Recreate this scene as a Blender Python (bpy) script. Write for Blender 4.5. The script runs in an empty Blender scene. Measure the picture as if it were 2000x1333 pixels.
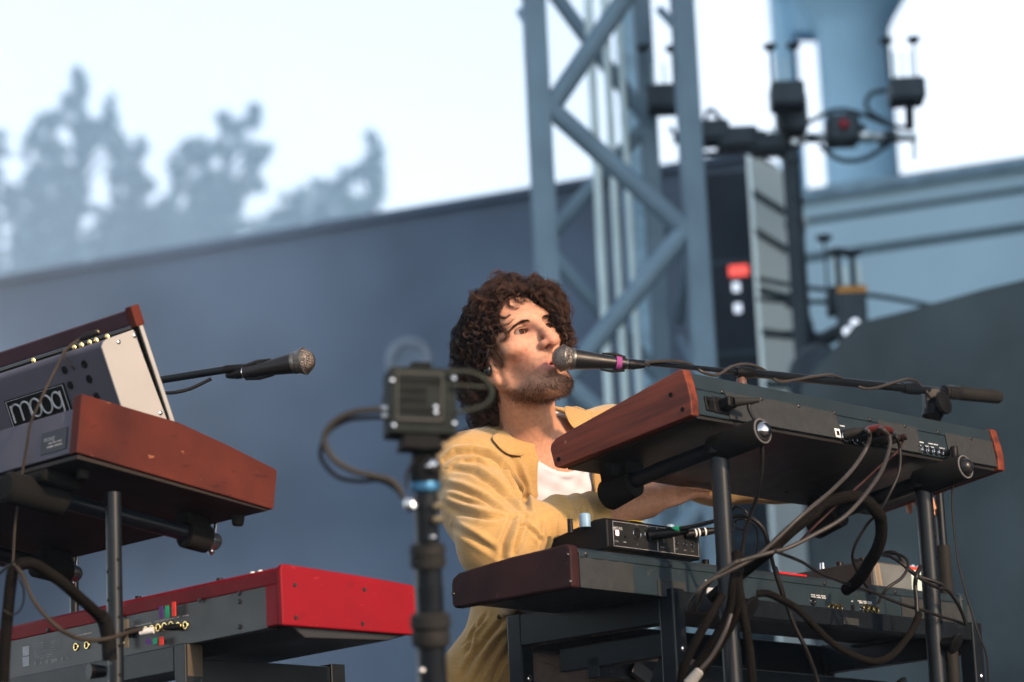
import bpy, bmesh, math, random
import numpy as np
from mathutils import Vector, Matrix
V = Vector
rnd = random.Random(7)
C = bpy.context.scene.collection
S = bpy.context.scene

# ---------------------------------------------------------------- camera
CAM = V((0, 0, 1.5)); PITCH = math.radians(12.8); ROLL = math.radians(2.65); FPX = 6000.0
cd = bpy.data.cameras.new('camera'); cam = bpy.data.objects.new('camera', cd); C.objects.link(cam)
FWD = V((0, math.cos(PITCH), math.sin(PITCH)))
u0 = V((0, -math.sin(PITCH), math.cos(PITCH))); r0 = V((1, 0, 0))
RGT = r0*math.cos(ROLL) - u0*math.sin(ROLL); UPV = r0*math.sin(ROLL) + u0*math.cos(ROLL)
m3 = Matrix((RGT, UPV, -FWD)).transposed()
cam.matrix_world = Matrix.Translation(CAM) @ m3.to_4x4()
cd.lens = FPX*36/2000; cd.sensor_width = 36; cd.clip_end = 2000; cd.clip_start = 0.1
cd.dof.use_dof = True; cd.dof.focus_distance = 5.95; cd.dof.aperture_fstop = 3.5
S.camera = cam

# ---------------------------------------------------------------- sky and sun
SUN_DIR = V((0.60, -0.70, 0.38)).normalized()          # towards the sun
w = bpy.data.worlds.new('World'); S.world = w; w.use_nodes = True
nt = w.node_tree; nt.nodes.clear()
sky = nt.nodes.new('ShaderNodeTexSky'); sky.sky_type = 'NISHITA'; sky.sun_disc = False
sky.sun_elevation = math.asin(SUN_DIR.z)
sky.sun_rotation = math.atan2(SUN_DIR.x, SUN_DIR.y)
sky.air_density = 1.0; sky.dust_density = 0.5; sky.ozone_density = 1.0
hs = nt.nodes.new('ShaderNodeHueSaturation'); hs.inputs['Saturation'].default_value = 0.42; hs.inputs['Value'].default_value = 1.0
bg = nt.nodes.new('ShaderNodeBackground'); bg.inputs['Strength'].default_value = 0.15
wo = nt.nodes.new('ShaderNodeOutputWorld')
nt.links.new(sky.outputs[0], hs.inputs['Color']); nt.links.new(hs.outputs[0], bg.inputs[0]); nt.links.new(bg.outputs[0], wo.inputs[0])
ld = bpy.data.lights.new('sun', 'SUN'); ld.energy = 2.8; ld.angle = math.radians(2.0); ld.color = (1.0, 0.68, 0.43)
sun = bpy.data.objects.new('sun', ld); C.objects.link(sun)
sun.rotation_euler = SUN_DIR.to_track_quat('Z', 'Y').to_euler(); sun.location = (20, -30, 30)
S.view_settings.view_transform = 'Standard'; S.view_settings.look = 'None'
S.view_settings.exposure = 1.35; S.view_settings.gamma = 1.0
S.cycles.max_bounces = 6; S.cycles.use_denoising = True

# ---------------------------------------------------------------- pixel rays
def ray(px, py):
    return FWD + RGT*((px-1000)/FPX) - UPV*((py-666.5)/FPX)
def P(px, py, d):
    return CAM + ray(px, py)*d
def proj(p):
    q = p - CAM; d = q.dot(FWD)
    return (1000 + FPX*q.dot(RGT)/d, 666.5 - FPX*q.dot(UPV)/d, d)
class Fr:
    """a local frame: origin and three axes"""
    def __init__(s, o, X, Y, Z=None):
        s.o = V(o); s.X = V(X).normalized(); s.Y = V(Y).normalized()
        s.Z = V(Z).normalized() if Z is not None else s.X.cross(s.Y)
    def __call__(s, a, b, c): return s.o + s.X*a + s.Y*b + s.Z*c
    def pix(s, px, py, ax, val):
        """local coordinates of the point seen at a pixel on the plane axis ax = val"""
        n = (s.X, s.Y, s.Z)[ax]; r = ray(px, py)
        t = (s.o + n*val - CAM).dot(n) / r.dot(n); q = CAM + r*t - s.o
        return (q.dot(s.X), q.dot(s.Y), q.dot(s.Z))
    def sub(s, a, b, c): return Fr(s(a, b, c), s.X, s.Y, s.Z)
WF = Fr((0, 0, 0), (1, 0, 0), (0, 1, 0))

# ---------------------------------------------------------------- mesh helpers
class M:
    def __init__(s): s.v = []; s.f = []
    def add(s, vs, fs):
        n = len(s.v); s.v += [V(x) for x in vs]; s.f += [tuple(i+n for i in f) for f in fs]; return s
    def box(s, fr, a0, a1, b0, b1, c0, c1):
        if a0 > a1: a0, a1 = a1, a0
        if b0 > b1: b0, b1 = b1, b0
        if c0 > c1: c0, c1 = c1, c0
        vs = [fr(a, b, c) for c in (c0, c1) for b in (b0, b1) for a in (a0, a1)]
        return s.add(vs, [(0,2,3,1), (4,5,7,6), (0,1,5,4), (2,6,7,3), (0,4,6,2), (1,3,7,5)])
    def prism(s, poly, ext):
        n = len(poly); ext = V(ext); vs = [V(p) for p in poly] + [V(p)+ext for p in poly]
        return s.add(vs, [tuple(range(n-1, -1, -1)), tuple(range(n, 2*n))] + [(i, (i+1) % n, n+(i+1) % n, n+i) for i in range(n)])
    def tube(s, pts, r, n=10, cap=True, flat=None):
        pts = [V(p) for p in pts]; k = len(pts)
        rs = r if isinstance(r, (list, tuple)) else [r]*k
        t0 = (pts[1]-pts[0]).normalized()
        a = V((0, 0, 1)) if abs(t0.z) < .9 else V((1, 0, 0))
        nx = t0.cross(a).normalized(); vs = []; fs = []
        for i, p in enumerate(pts):
            t = (pts[min(i+1, k-1)]-pts[max(i-1, 0)]).normalized()
            nx = (nx - t*nx.dot(t)).normalized(); ny = t.cross(nx)
            for j in range(n):
                an = 2*math.pi*j/n; vs.append(p + (nx*math.cos(an) + ny*math.sin(an))*rs[i])
        for i in range(k-1):
            for j in range(n):
                fs.append((i*n+j, i*n+(j+1) % n, (i+1)*n+(j+1) % n, (i+1)*n+j))
        if cap: fs += [tuple(range(n-1, -1, -1)), tuple((k-1)*n+j for j in range(n))]
        return s.add(vs, fs)
    def lathe(s, p0, p1, prof, n=24):
        """prof: list of (t 0..1 along p0->p1, radius)"""
        p0 = V(p0); p1 = V(p1)
        t0 = (p1-p0).normalized(); a = V((0, 0, 1)) if abs(t0.z) < .9 else V((1, 0, 0))
        nx = t0.cross(a).normalized(); ny = t0.cross(nx); vs = []; fs = []; k = len(prof)
        for t, r in prof:
            c = p0.lerp(p1, t)
            for j in range(n):
                an = 2*math.pi*j/n; vs.append(c + (nx*math.cos(an)+ny*math.sin(an))*max(r, 1e-5))
        for i in range(k-1):
            for j in range(n):
                fs.append((i*n+j, i*n+(j+1) % n, (i+1)*n+(j+1) % n, (i+1)*n+j))
        fs += [tuple(range(n-1, -1, -1)), tuple((k-1)*n+j for j in range(n))]
        return s.add(vs, fs)
    def ball(s, c, r, n=12, ax=(1, 1, 1)):
        c = V(c); vs = []; fs = []
        for i in range(n+1):
            th = math.pi*i/n
            for j in range(2*n):
                ph = math.pi*j/n
                vs.append(c + V((r*ax[0]*math.sin(th)*math.cos(ph), r*ax[1]*math.sin(th)*math.sin(ph), r*ax[2]*math.cos(th))))
        for i in range(n):
            for j in range(2*n):
                fs.append((i*2*n+j, (i+1)*2*n+j, (i+1)*2*n+(j+1) % (2*n), i*2*n+(j+1) % (2*n)))
        return s.add(vs, fs)
    def ring(s, c, nrm, R, r, n=24, k=8):
        c = V(c); nrm = V(nrm).normalized(); a = V((0, 0, 1)) if abs(nrm.z) < .9 else V((1, 0, 0))
        x = nrm.cross(a).normalized(); y = nrm.cross(x); vs = []; fs = []
        for i in range(n):
            d = x*math.cos(2*math.pi*i/n) + y*math.sin(2*math.pi*i/n)
            for j in range(k):
                an = 2*math.pi*j/k; vs.append(c + d*(R + r*math.cos(an)) + nrm*r*math.sin(an))
        for i in range(n):
            for j in range(k):
                fs.append((i*k+j, i*k+(j+1) % k, ((i+1) % n)*k+(j+1) % k, ((i+1) % n)*k+j))
        return s.add(vs, fs)
    def text(s, fr, body, x, z, h, depth=.0006, bold=0, b=0.0, wscale=1.0):
        """text lying in the X-Z plane of a frame, facing -Y; h = capital height"""
        c = bpy.data.curves.new('t', 'FONT'); c.body = body; c.size = 1; c.extrude = 0; c.offset = bold; c.resolution_u = 3
        o = bpy.data.objects.new('t', c); C.objects.link(o)
        dg = bpy.context.evaluated_depsgraph_get(); me = bpy.data.meshes.new_from_object(o.evaluated_get(dg))
        k = h/0.72
        top = [fr(x+v.co.x*k*wscale, b-depth, z+v.co.y*k) for v in me.vertices]
        s.add(top, [tuple(p.vertices) for p in me.polygons])
        bpy.data.objects.remove(o); bpy.data.curves.remove(c); bpy.data.meshes.remove(me)
        return s
    def split(s, name, mt, parent=None, **kw):
        """one object per separate piece of the mesh"""
        par = list(range(len(s.v)))
        def find(i):
            while par[i] != i: par[i] = par[par[i]]; i = par[i]
            return i
        for f in s.f:
            r = find(f[0])
            for i in f[1:]: par[find(i)] = r
        # pieces that touch (same position) count as one
        key = {}
        for i, v in enumerate(s.v):
            k = (round(v.x, 4), round(v.y, 4), round(v.z, 4))
            if k in key: par[find(i)] = find(key[k])
            else: key[k] = i
        groups = {}
        for f in s.f: groups.setdefault(find(f[0]), []).append(f)
        out = []
        for g in groups.values():
            ids = sorted({i for f in g for i in f}); mp = {j: n for n, j in enumerate(ids)}
            m = M(); m.add([s.v[i] for i in ids], [tuple(mp[i] for i in f) for f in g]); out.append(m.obj(name, mt, parent, **kw))
        return out
    def obj(s, name, mt, parent=None, smooth=False, bevel=0, seg=2, loc=None):
        me = bpy.data.meshes.new(name)
        if parent is not None: inv = WM[parent.name].inverted()
        else:
            if loc is None:
                xs = [v.x for v in s.v]; ys = [v.y for v in s.v]; zs = [v.z for v in s.v]
                loc = V(((min(xs)+max(xs))/2, (min(ys)+max(ys))/2, min(zs)))
            inv = Matrix.Translation(-V(loc))
        me.from_pydata([inv @ v for v in s.v], [], s.f); me.update()
        bm = bmesh.new(); bm.from_mesh(me); bmesh.ops.recalc_face_normals(bm, faces=bm.faces); bm.to_mesh(me); bm.free()
        o = bpy.data.objects.new(name, me); C.objects.link(o)
        me.materials.append(mt)
        if parent is not None: o.parent = parent; WM[o.name] = WM[parent.name].copy()
        else: o.location = loc; WM[o.name] = Matrix.Translation(V(loc))
        if smooth:
            for p in me.polygons: p.use_smooth = True
            me.set_sharp_from_angle(angle=math.radians(40))
        if bevel:
            md = o.modifiers.new('bevel', 'BEVEL'); md.width = bevel; md.segments = seg; md.limit_method = 'ANGLE'; md.angle_limit = math.radians(35)
        return o
WM = {}
def empty(name, loc):
    o = bpy.data.objects.new(name, None); C.objects.link(o); o.location = loc; o.empty_display_size = .1
    WM[o.name] = Matrix.Translation(V(loc)); return o
def tag(o, label, cat, group=None, kind=None):
    if label: o['label'] = label
    if cat: o['category'] = cat
    if group: o['group'] = group
    if kind: o['kind'] = kind
    return o
def struct(o, kind='structure'): o['kind'] = kind; return o
def crv(pts, n=10):
    """Catmull-Rom through points"""
    pts = [V(p) for p in pts]; q = [pts[0]*2-pts[1]] + pts + [pts[-1]*2-pts[-2]]; out = []
    for i in range(1, len(q)-2):
        a, b, c, d = q[i-1:i+3]
        for k in range(n):
            t = k/n
            out.append(0.5*((2*b) + (c-a)*t + (2*a-5*b+4*c-d)*t*t + (3*b-a-3*c+d)*t**3))
    return out + [pts[-1]]
def pcrv(pts, n=10): return crv([P(*p) for p in pts], n)

# ---------------------------------------------------------------- materials
MATS = {}
def mat(name, col, rough=.5, metal=0.0, var=0.12, scale=12, bump=0.0, bscale=60, coat=0, spec=.12, col2=None, stretch=None, grain=None, emit=None, estr=1, rvar=.1, detail=6, sheen=0, sss=0):
    if name in MATS: return MATS[name]
    m = bpy.data.materials.new(name); m.use_nodes = True; t = m.node_tree; b = t.nodes['Principled BSDF']
    L = t.links.new; N = t.nodes.new
    tc = N('ShaderNodeTexCoord'); mp = N('ShaderNodeMapping'); L(tc.outputs['Object'], mp.inputs[0])
    if grain: mp.vector_type = 'TEXTURE'; mp.inputs['Scale'].default_value = grain[0]; mp.inputs['Rotation'].default_value = grain[1]
    if stretch: mp.inputs['Scale'].default_value = stretch[0]; mp.inputs['Rotation'].default_value = stretch[1]
    nz = N('ShaderNodeTexNoise'); nz.inputs['Scale'].default_value = scale; nz.inputs['Detail'].default_value = detail; L(mp.outputs[0], nz.inputs[0])
    rp = N('ShaderNodeValToRGB'); L(nz.outputs[0], rp.inputs[0])
    c2 = col2 or tuple(max(0, c*(1-var*2)) for c in col); c1 = col if col2 else tuple(min(1, c*(1+var)) for c in col)
    rp.color_ramp.elements[0].position = .33; rp.color_ramp.elements[1].position = .67
    rp.color_ramp.elements[0].color = (*c2, 1); rp.color_ramp.elements[1].color = (*c1, 1)
    L(rp.outputs[0], b.inputs['Base Color'])
    b.inputs['Metallic'].default_value = metal; b.inputs['Specular IOR Level'].default_value = spec
    mr = N('ShaderNodeMapRange'); mr.inputs[3].default_value = max(.02, rough-rvar); mr.inputs[4].default_value = min(1, rough+rvar)
    n2 = N('ShaderNodeTexNoise'); n2.inputs['Scale'].default_value = scale*2.3; n2.inputs['Detail'].default_value = 4; L(tc.outputs['Object'], n2.inputs[0])
    L(n2.outputs[0], mr.inputs[0]); L(mr.outputs[0], b.inputs['Roughness'])
    if coat: b.inputs['Coat Weight'].default_value = coat; b.inputs['Coat Roughness'].default_value = .25
    if sheen: b.inputs['Sheen Weight'].default_value = sheen
    if sss:
        b.inputs['Subsurface Weight'].default_value = sss; b.inputs['Subsurface Radius'].default_value = (.012, .004, .002); b.inputs['Subsurface Scale'].default_value = 1
    if bump:
        n3 = N('ShaderNodeTexNoise'); n3.inputs['Scale'].default_value = bscale; n3.inputs['Detail'].default_value = 5; L(mp.outputs[0] if (stretch or grain) else tc.outputs['Object'], n3.inputs[0])
        bp = N('ShaderNodeBump'); bp.inputs['Strength'].default_value = bump; bp.inputs['Distance'].default_value = .002
        L(n3.outputs[0], bp.inputs['Height']); L(bp.outputs[0], b.inputs['Normal'])
    if emit: b.inputs['Emission Color'].default_value = (*emit, 1); b.inputs['Emission Strength'].default_value = estr
    MATS[name] = m; return m
def wear(m, col, scale=38, thr=.70, amt=.8, streak=(1, 1, 1)):
    """small chips and scuffs of another colour"""
    t = m.node_tree; N = t.nodes.new; L = t.links.new; b = t.nodes['Principled BSDF']; tc = t.nodes['Texture Coordinate']
    mp = N('ShaderNodeMapping'); mp.inputs['Scale'].default_value = streak; L(tc.outputs['Object'], mp.inputs[0])
    nz = N('ShaderNodeTexNoise'); nz.inputs['Scale'].default_value = scale; nz.inputs['Detail'].default_value = 3; L(mp.outputs[0], nz.inputs[0])
    r = N('ShaderNodeMapRange'); r.inputs[1].default_value = thr; r.inputs[2].default_value = thr+.035; r.inputs[4].default_value = amt; L(nz.outputs[0], r.inputs[0])
    mx = N('ShaderNodeMix'); mx.data_type = 'RGBA'; src = b.inputs['Base Color'].links[0].from_socket; L(r.outputs[0], mx.inputs[0]); L(src, mx.inputs[6]); mx.inputs[7].default_value = (*col, 1); L(mx.outputs[2], b.inputs['Base Color'])

AZR = math.radians(42.6)
L_R = V((math.sin(AZR), math.cos(AZR), 0)); D_R = V((-math.cos(AZR), math.sin(AZR), 0))
AZL = math.radians(44.0)
L_L = V((-math.sin(AZL), math.cos(AZL), 0)); D_L = V((math.cos(AZL), math.sin(AZL), 0))
UP = V((0, 0, 1)); TAU = math.radians(7.7); STAGE_Z = 1.5
def tilt(D, t): return D*math.cos(t) - UP*math.sin(t)
z2 = lambda x, y: (820+x/2.41, 780+y/2.41)
z3 = lambda x, y: (x/3.125, 580+y/3.125)
z4 = lambda x, y: (x/3.078, 900+y/3.078)
z5 = lambda x, y: (600+x/1.9225, 640+y/1.9225)
z6 = lambda x, y: (1040+x/4, 680+y/4)
z7 = lambda x, y: (1500+x/4, 680+y/4)
z8 = lambda x, y: (1500+x/4, 1000+y/4)
zb = lambda x, y: (1040+x/3.776, 980+y/3.776)
# ================================================================ THE SETTING
m_ground = mat('ground_asphalt', (.05, .05, .052), .9, scale=3, bump=.3, bscale=40)
m_stage = mat('stage_deck_paint', (.03, .03, .032), .6, scale=5, bump=.2)
g = M().box(WF, -300, 300, -100, 500, -.2, 0).obj('ground', m_ground); struct(g)
st = M().box(WF, -9, 9, 4.0, 22, .2, STAGE_Z).obj('stage_floor', m_stage); struct(st)

# unseen tall dark wall added at right, out of view: it keeps the low sun off everything upstage
m_blocker = mat('dark_blocker_face', (.05, .06, .07), .9, scale=1)
sf = Fr((6.3, 4.8, 0), (.11, 1, 0), (-1, .11, 0), UP); sw = M()
for k in range(14): sw.box(sf, k*3.6, k*3.6+3.56, -.5, 0, 0, 22)
sw.box(sf, 0, 50.3, -.45, -.05, 0, 21.9)
o = sw.obj('sun_blocker_wall', m_blocker); struct(o)
o = sw = None

# long dark wall behind the stage
AZW = math.radians(-65.7); Wd = V((math.sin(AZW), math.cos(AZW), 0)); Wn = V((-Wd.y, Wd.x, 0))
if Wn.y > 0: Wn = -Wn
wf = Fr(P(500, 474, 20), -Wd, -Wn)
m_wall = mat('dark_blue_cladding', (.085, .125, .190), .8, var=.26, scale=.55, bump=.1, detail=3, spec=.25)  # broad mottling in the colour stands in for smoke patches
aL = wf.pix(-420, 620, 1, 0)[0]; aR = wf.pix(1478, 330, 1, 0)[0]; zt = 0.0
back = M().box(wf, aL, aR, 0, .35, -wf.o.z-.05, zt)
for i in range(0, 0):
    a = aL + (aR-aL)*(i+.5)/9
    back.box(wf, a-.02, a+.02, -.012, 0.0, -wf.o.z, zt-.08)
back.box(wf, aL, aR, -.05, .40, zt+.001, zt+.05)
o = back.obj('back_wall', m_wall); tag(o, 'long dark blue-grey wall behind the stage, below the trees', 'wall')

# pale slatted building on the right, behind the column
AZB = math.radians(-68); Bd = V((math.sin(AZB), math.cos(AZB), 0)); Bn = V((-Bd.y, Bd.x, 0))
if Bn.y > 0: Bn = -Bn
bf = Fr(P(1800, 340, 24), -Bd, -Bn)
m_clad = mat('pale_blue_panel', (.38, .56, .68), .6, var=.05, scale=.6, bump=.05, detail=3)
m_seam = mat('panel_shadow_gap', (.045, .08, .10), .8)
m_roof = mat('roof_edge_metal', (.20, .31, .40), .5)
b0 = bf.pix(1490, 380, 1, 0)[0]; b1 = bf.pix(2260, 300, 1, 0)[0]
t = empty('stadium_building', bf(0, 0, -bf.o.z))
tag(t, 'pale blue panelled building with horizontal dark gaps right of the tower', 'building')
c_band = [bf.pix(1800, y, 1, 0)[2] for y in (340, 362, 394, 407, 465, 481, 596)]
M().box(bf, b0, b1, -.08, .5, c_band[1], c_band[0]).obj('roof_edge', m_roof, t)
p = M()
p.box(bf, b0, b1, 0, .4, c_band[2], c_band[1]-.003); p.box(bf, b0, b1, 0, .4, c_band[4], c_band[3]); p.box(bf, b0, b1, 0, .4, -bf.o.z, c_band[5])
p.obj('wall', m_clad, t)
p = M(); p.box(bf, b0, b1, .03, .38, c_band[3], c_band[2]); p.box(bf, b0, b1, .03, .38, c_band[5], c_band[4]); p.obj('gap', m_seam, t)
M().box(bf, b0, b1, .6, 9, -bf.o.z, c_band[1]-.1).obj('rear_block', m_clad, t)

# big steel-blue column with flared head
m_col = mat('steel_blue_column', (.32, .54, .71), .5, var=.06, scale=1.2, detail=3)
t = empty('steel_column', P(1690, 900, 27)); tag(t, 'massive steel-blue column with flared head above the pale building', 'column')
d = 27
bot = P(1693, 420, d); top = P(1655, -60, d)
ax = UP
def atz(px, py, dd): return P(px, py, dd)
wc = (1757-1612)/2/FPX*d
base = P(1688, 380, d); prof = []
H = 5.2*27/23; up_ = base + UP*H
prof = [(0, wc), (.245, wc), (.262, wc*1.15), (.30, wc*1.6), (.36, wc*2.3), (.5, wc*3.2), (1, wc*3.4)]
base2 = base - UP*3.5
M().lathe(base2, base, [(0, wc), (1, wc)], 40).obj('lower_shaft', m_col, t, smooth=True)
M().lathe(base, up_, prof, 40).obj('shaft', m_col, t, smooth=True)
s2 = P(1553, 400, d+.3); r2 = 26/FPX*d
M().lathe(s2-UP*3.5, s2+UP*2.6, [(0, r2), (1, r2)], 24).obj('side_pipe', m_col, t, smooth=True)
M().prism([P(1552, 62, d+.35), P(1640, 62, d+.35), P(1640, -90, d+.35), P(1535, -90, d+.35)], V((0, .3, 0))).obj('gusset', m_col, t)

# ---------------------------------------------------------------- truss tower
m_tr = mat('truss_grey_blue', (.125, .20, .27), .6, .0, var=.08, scale=4)
DT = 12.8
TF = Fr(P(1056, 220, DT), V((1, .10, 0)), V((-.10, 1, 0)), UP)
t = empty('truss_tower', TF(0, 0, STAGE_Z-TF.o.z)); tag(t, 'tall grey-blue lattice truss tower rising behind the musician', 'truss tower')
TW = TF.pix(1345, 220, 1, 0)[0]; zb0 = STAGE_Z-TF.o.z; zt0 = 1.7
lw = .042
for (a, b, r) in ((0, 0, lw), (TW, 0, lw*1.12), (.05, .62, lw*.9), (TW-.08, .62, lw*.9)):
    M().box(TF.sub(a, b, 0), -r, r, -r, r, zb0, zt0).obj('leg', m_tr, t, bevel=.008)
nodes = [(1, 1.70), (0, TF.pix(1068, 212, 1, 0)[2]), (1, TF.pix(1345, 450, 1, 0)[2]), (0, TF.pix(1085, 745, 1, 0)[2]), (1, TF.pix(1390, 985, 1, 0)[2]), (0, TF.pix(1100, 1280, 1, 0)[2])]
nodes[0] = (1, TF.pix(1330, -130, 1, 0)[2])
for i in range(5):
    (s0, za), (s1, zb_) = nodes[i], nodes[i+1]
    M().tube([TF(lw+s0*(TW-2*lw), 0, za), TF(lw+s1*(TW-2*lw), 0, zb_)], .043, 12).obj('brace', m_tr, t, smooth=True)
    # opposite lattice on the rear face
    M().tube([TF(.05+(1-s0)*(TW-.13), .62, za+.12), TF(.05+(1-s1)*(TW-.13), .62, zb_+.12)], .034, 10).obj('brace', m_tr, t, smooth=True)
for i, (za) in enumerate((nodes[1][1]+.33, nodes[2][1]+.05, nodes[3][1], nodes[4][1])):
    for a in (0.0, TW):
        M().tube([TF(a, lw, za), TF(a, .6, za-.3 if i % 2 else za+.3)], .02, 8).obj('brace', m_tr, t, smooth=True)
# column of pale tubes hanging inside the tower
m_pt = mat('pale_steel_tube', (.55, .70, .74), .3, .2, var=.1, scale=3)
for (xa, xb, wpx, lab) in ((1141, 1190, 19, 'leftmost pale vertical steel pipe inside the truss tower, brightest of three'), (1176, 1222, 17, 'middle pale vertical steel pipe inside the truss tower'), (1208, 1250, 13, 'rightmost and thinnest pale vertical steel pipe inside the truss tower')):
    d = 13.15
    a = P(xb, 780, d); r = wpx/2/FPX*d
    bot = V((a.x, a.y, STAGE_Z)); top = a + UP*2.6
    tag(M().tube([bot, top], r, 14).obj('steel_pipe', m_pt, None, smooth=True, loc=bot), lab, 'pipe', 'vertical pipes inside the truss tower')
a = P(1262, 560, 14.6); m_bp = mat('blue_grey_mast', (.25, .42, .56), .5)
tag(M().box(Fr(a, (1, .2, 0), (-.2, 1, 0), UP), -.075, .075, -.05, .05, STAGE_Z-a.z, 2.2).obj('steel_mast', m_bp, None, loc=V((a.x, a.y, STAGE_Z)), bevel=.01), 'broad flat blue-grey mast seen between the legs of the truss tower', 'mast')

# ---------------------------------------------------------------- black loudspeaker tower and white louvred wall right of the truss
m_blk = mat('black_cloth_box', (.02, .028, .04), .7, scale=3)
m_white = mat('white_cladding', (.80, .95, 1.0), .55, var=.04, scale=.7, detail=3)
SF = Fr(P(1430, 335, 15), V((1, -.18, 0)), V((.18, 1, 0)), UP)
t = empty('speaker_tower', SF(0, 0, STAGE_Z-SF.o.z)); tag(t, 'tall black speaker tower with a red display right of the truss', 'speaker tower')
sx0 = SF.pix(1372, 335, 1, 0)[0]; sx1 = SF.pix(1462, 335, 1, 0)[0]; zb1 = STAGE_Z-SF.o.z
M().box(SF, sx0, sx1, 0, .6, zb1, 0).obj('cabinet', m_blk, t, bevel=.01)
m_rled = mat('red_display', (.3, .02, .02), .4, emit=(1, .12, .10), estr=.5)
q0 = SF.pix(1424, 522, 1, 0); q1 = SF.pix(1462, 538, 1, 0)
M().box(SF, q0[0], q1[0], -.02, -.001, q1[2], q0[2]).obj('display', m_rled, t)
m_wled = mat('small_white_lamp', (.6, .6, .65), .4, emit=(.75, .85, 1), estr=.42)
for (x, y) in ((1439, 563), (1442, 604)):
    q = SF.pix(x, y, 1, 0); M().tube([SF(q[0], -.02, q[2]-.02), SF(q[0], -.02, q[2]+.02)], .018, 12).obj('indicator_lamp', m_wled, t, smooth=True)
for k in range(1, 9):
    zz = zb1*k/9.0
    M().box(SF, sx0+.01, sx1-.01, -.006, -.001, zz-.008, zz+.008).obj('seam', m_seam, t)
# white side wall panel
PF = Fr(P(1466, 320, 14.6), V((.55, 1, 0)), V((-1, .55, 0)), UP)
t = empty('white_panel_wall', PF(0, 0, STAGE_Z-PF.o.z)); tag(t, 'white panelled side wall with slanting dark seams beside the black speaker tower', 'wall')
L1 = PF.pix(1556, 360, 1, 0)[0]; zb2 = STAGE_Z-PF.o.z
M().box(PF, 0, L1, 0, .02, zb2, .05).obj('panel', m_white, t)
for (ya, yb) in ((375, 428), (448, 500), (560, 580), (640, 650), (740, 740)):
    qa = PF.pix(1466, ya, 1, 0); qb = PF.pix(1550, yb, 1, 0)
    M().prism([PF(0, .0, qa[2]+.018), PF(L1, 0, qb[2]+.018), PF(L1, 0, qb[2]-.018), PF(0, 0, qa[2]-.018)], PF.Y*-.006 if PF.Y.y > 0 else PF.Y*.006).obj('seam', m_seam, t)

# ---------------------------------------------------------------- grey curtain, and a dark sheet for the shade under the building roof
m_shade_sheet = mat('dark_shade_sheet', (.050, .068, .078), .95, var=.25, scale=1.3, bump=.1, spec=.1)  # dark colour for the roof recess, its shade put into the sheet
m_cur2 = mat('grey_stage_drape', (.19, .29, .34), .9, var=.15, scale=1.5, spec=.15)
def drape(name, a, b, z0, ztop, fold, amp, mt, label, cat='curtain', seed=1):
    r = random.Random(seed); a = V(a); b = V(b); n = 220; dv = (b-a); L = dv.length; dv.normalize(); nn = V((-dv.y, dv.x, 0))
    ph = [r.uniform(0, 6.28) for _ in range(6)]; vs = []; fs = []
    rows = 9
    for i in range(n+1):
        s = L*i/n
        off = amp*(math.sin(s*2*math.pi/fold+ph[0]) + .6*math.sin(s*2*math.pi/fold*.43+ph[1]) + .35*math.sin(s*2*math.pi/fold*2.1+ph[2]))
        zt = ztop(i/n) if callable(ztop) else ztop
        for k in range(rows+1):
            u = k/rows; p = a + dv*s + nn*off*(1-.55*u**3); vs.append(V((p.x, p.y, z0+(zt-z0)*u)))
    m = M(); nb = rows+1
    front = [(i*nb+k, (i+1)*nb+k, (i+1)*nb+k+1, i*nb+k+1) for i in range(n) for k in range(rows)]
    m.add(vs, front); m.add([v + nn*.02 for v in vs], front)
    o = m.obj(name, mt, None, smooth=True); return tag(o, label, cat)
zc = lambda u: P(1560+u*700, 612, 12.0).z + (0.0 if u < .25 else (u-.25)*.20)
drape('shade_sheet', P(1572, 900, 12.1), P(2300, 900, 11.4), STAGE_Z, lambda u: P(1585+715*u, float(np.interp(1585+715*u, [1585, 1650, 1709, 1810, 2000, 2300], [738, 676, 621, 603, 573, 525])), 12).z, .5, .016, m_shade_sheet, 'wide dark sheet at right, standing in for shade under the building roof, behind the far end of the upper keyboard', seed=3)
drape('grey_drape', P(1085, 1000, 16.5), P(1600, 1000, 15.6), STAGE_Z-.6, P(1400, 780, 16).z, .42, .05, m_cur2, 'grey-blue drape with soft folds low behind the keyboard stand', seed=5)

# ---------------------------------------------------------------- lighting mast with bars and antenna boxes
m_dk = mat('dark_rig_metal', (.03, .045, .06), .5, .2)
m_al = mat('aluminium_bar', (.45, .55, .62), .35, .6)
DM = 13.6
mb = P(1565, 700, DM); t = empty('rigging_mast', V((mb.x, mb.y, STAGE_Z))); tag(t, 'dark rigging mast with pale crossbar and cables right of the tower', 'rigging mast')
tp = P(1541, 255, DM)
M().tube([V((mb.x, mb.y, STAGE_Z)), mb + (tp-mb)*1.0], .040, 14).obj('pole', m_dk, t, smooth=True)
M().tube([P(1315, 272, DM), P(1790, 268, DM)], .024, 12).obj('crossbar', m_al, t, smooth=True)
m_dr = mat('clamp_red', (.25, .02, .03), .5)
for (x, y, sx, sy) in ((1390, 262, 34, 22), (1440, 275, 40, 22), (1545, 225, 30, 40), (1645, 257, 32, 28), (1500, 285, 34, 18)):
    c = P(x, y, DM-.05); f = Fr(c, (1, 0, 0), (0, 1, 0)); ww = sx/FPX*DM; hh = sy/FPX*DM
    M().box(f, -ww, ww, -.08, .08, -hh, hh).obj('clamp', m_dk, t, bevel=.02)
M().ball(P(1648, 243, DM-.14), .022, 8).obj('red_knob', m_dr, t, smooth=True)
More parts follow.
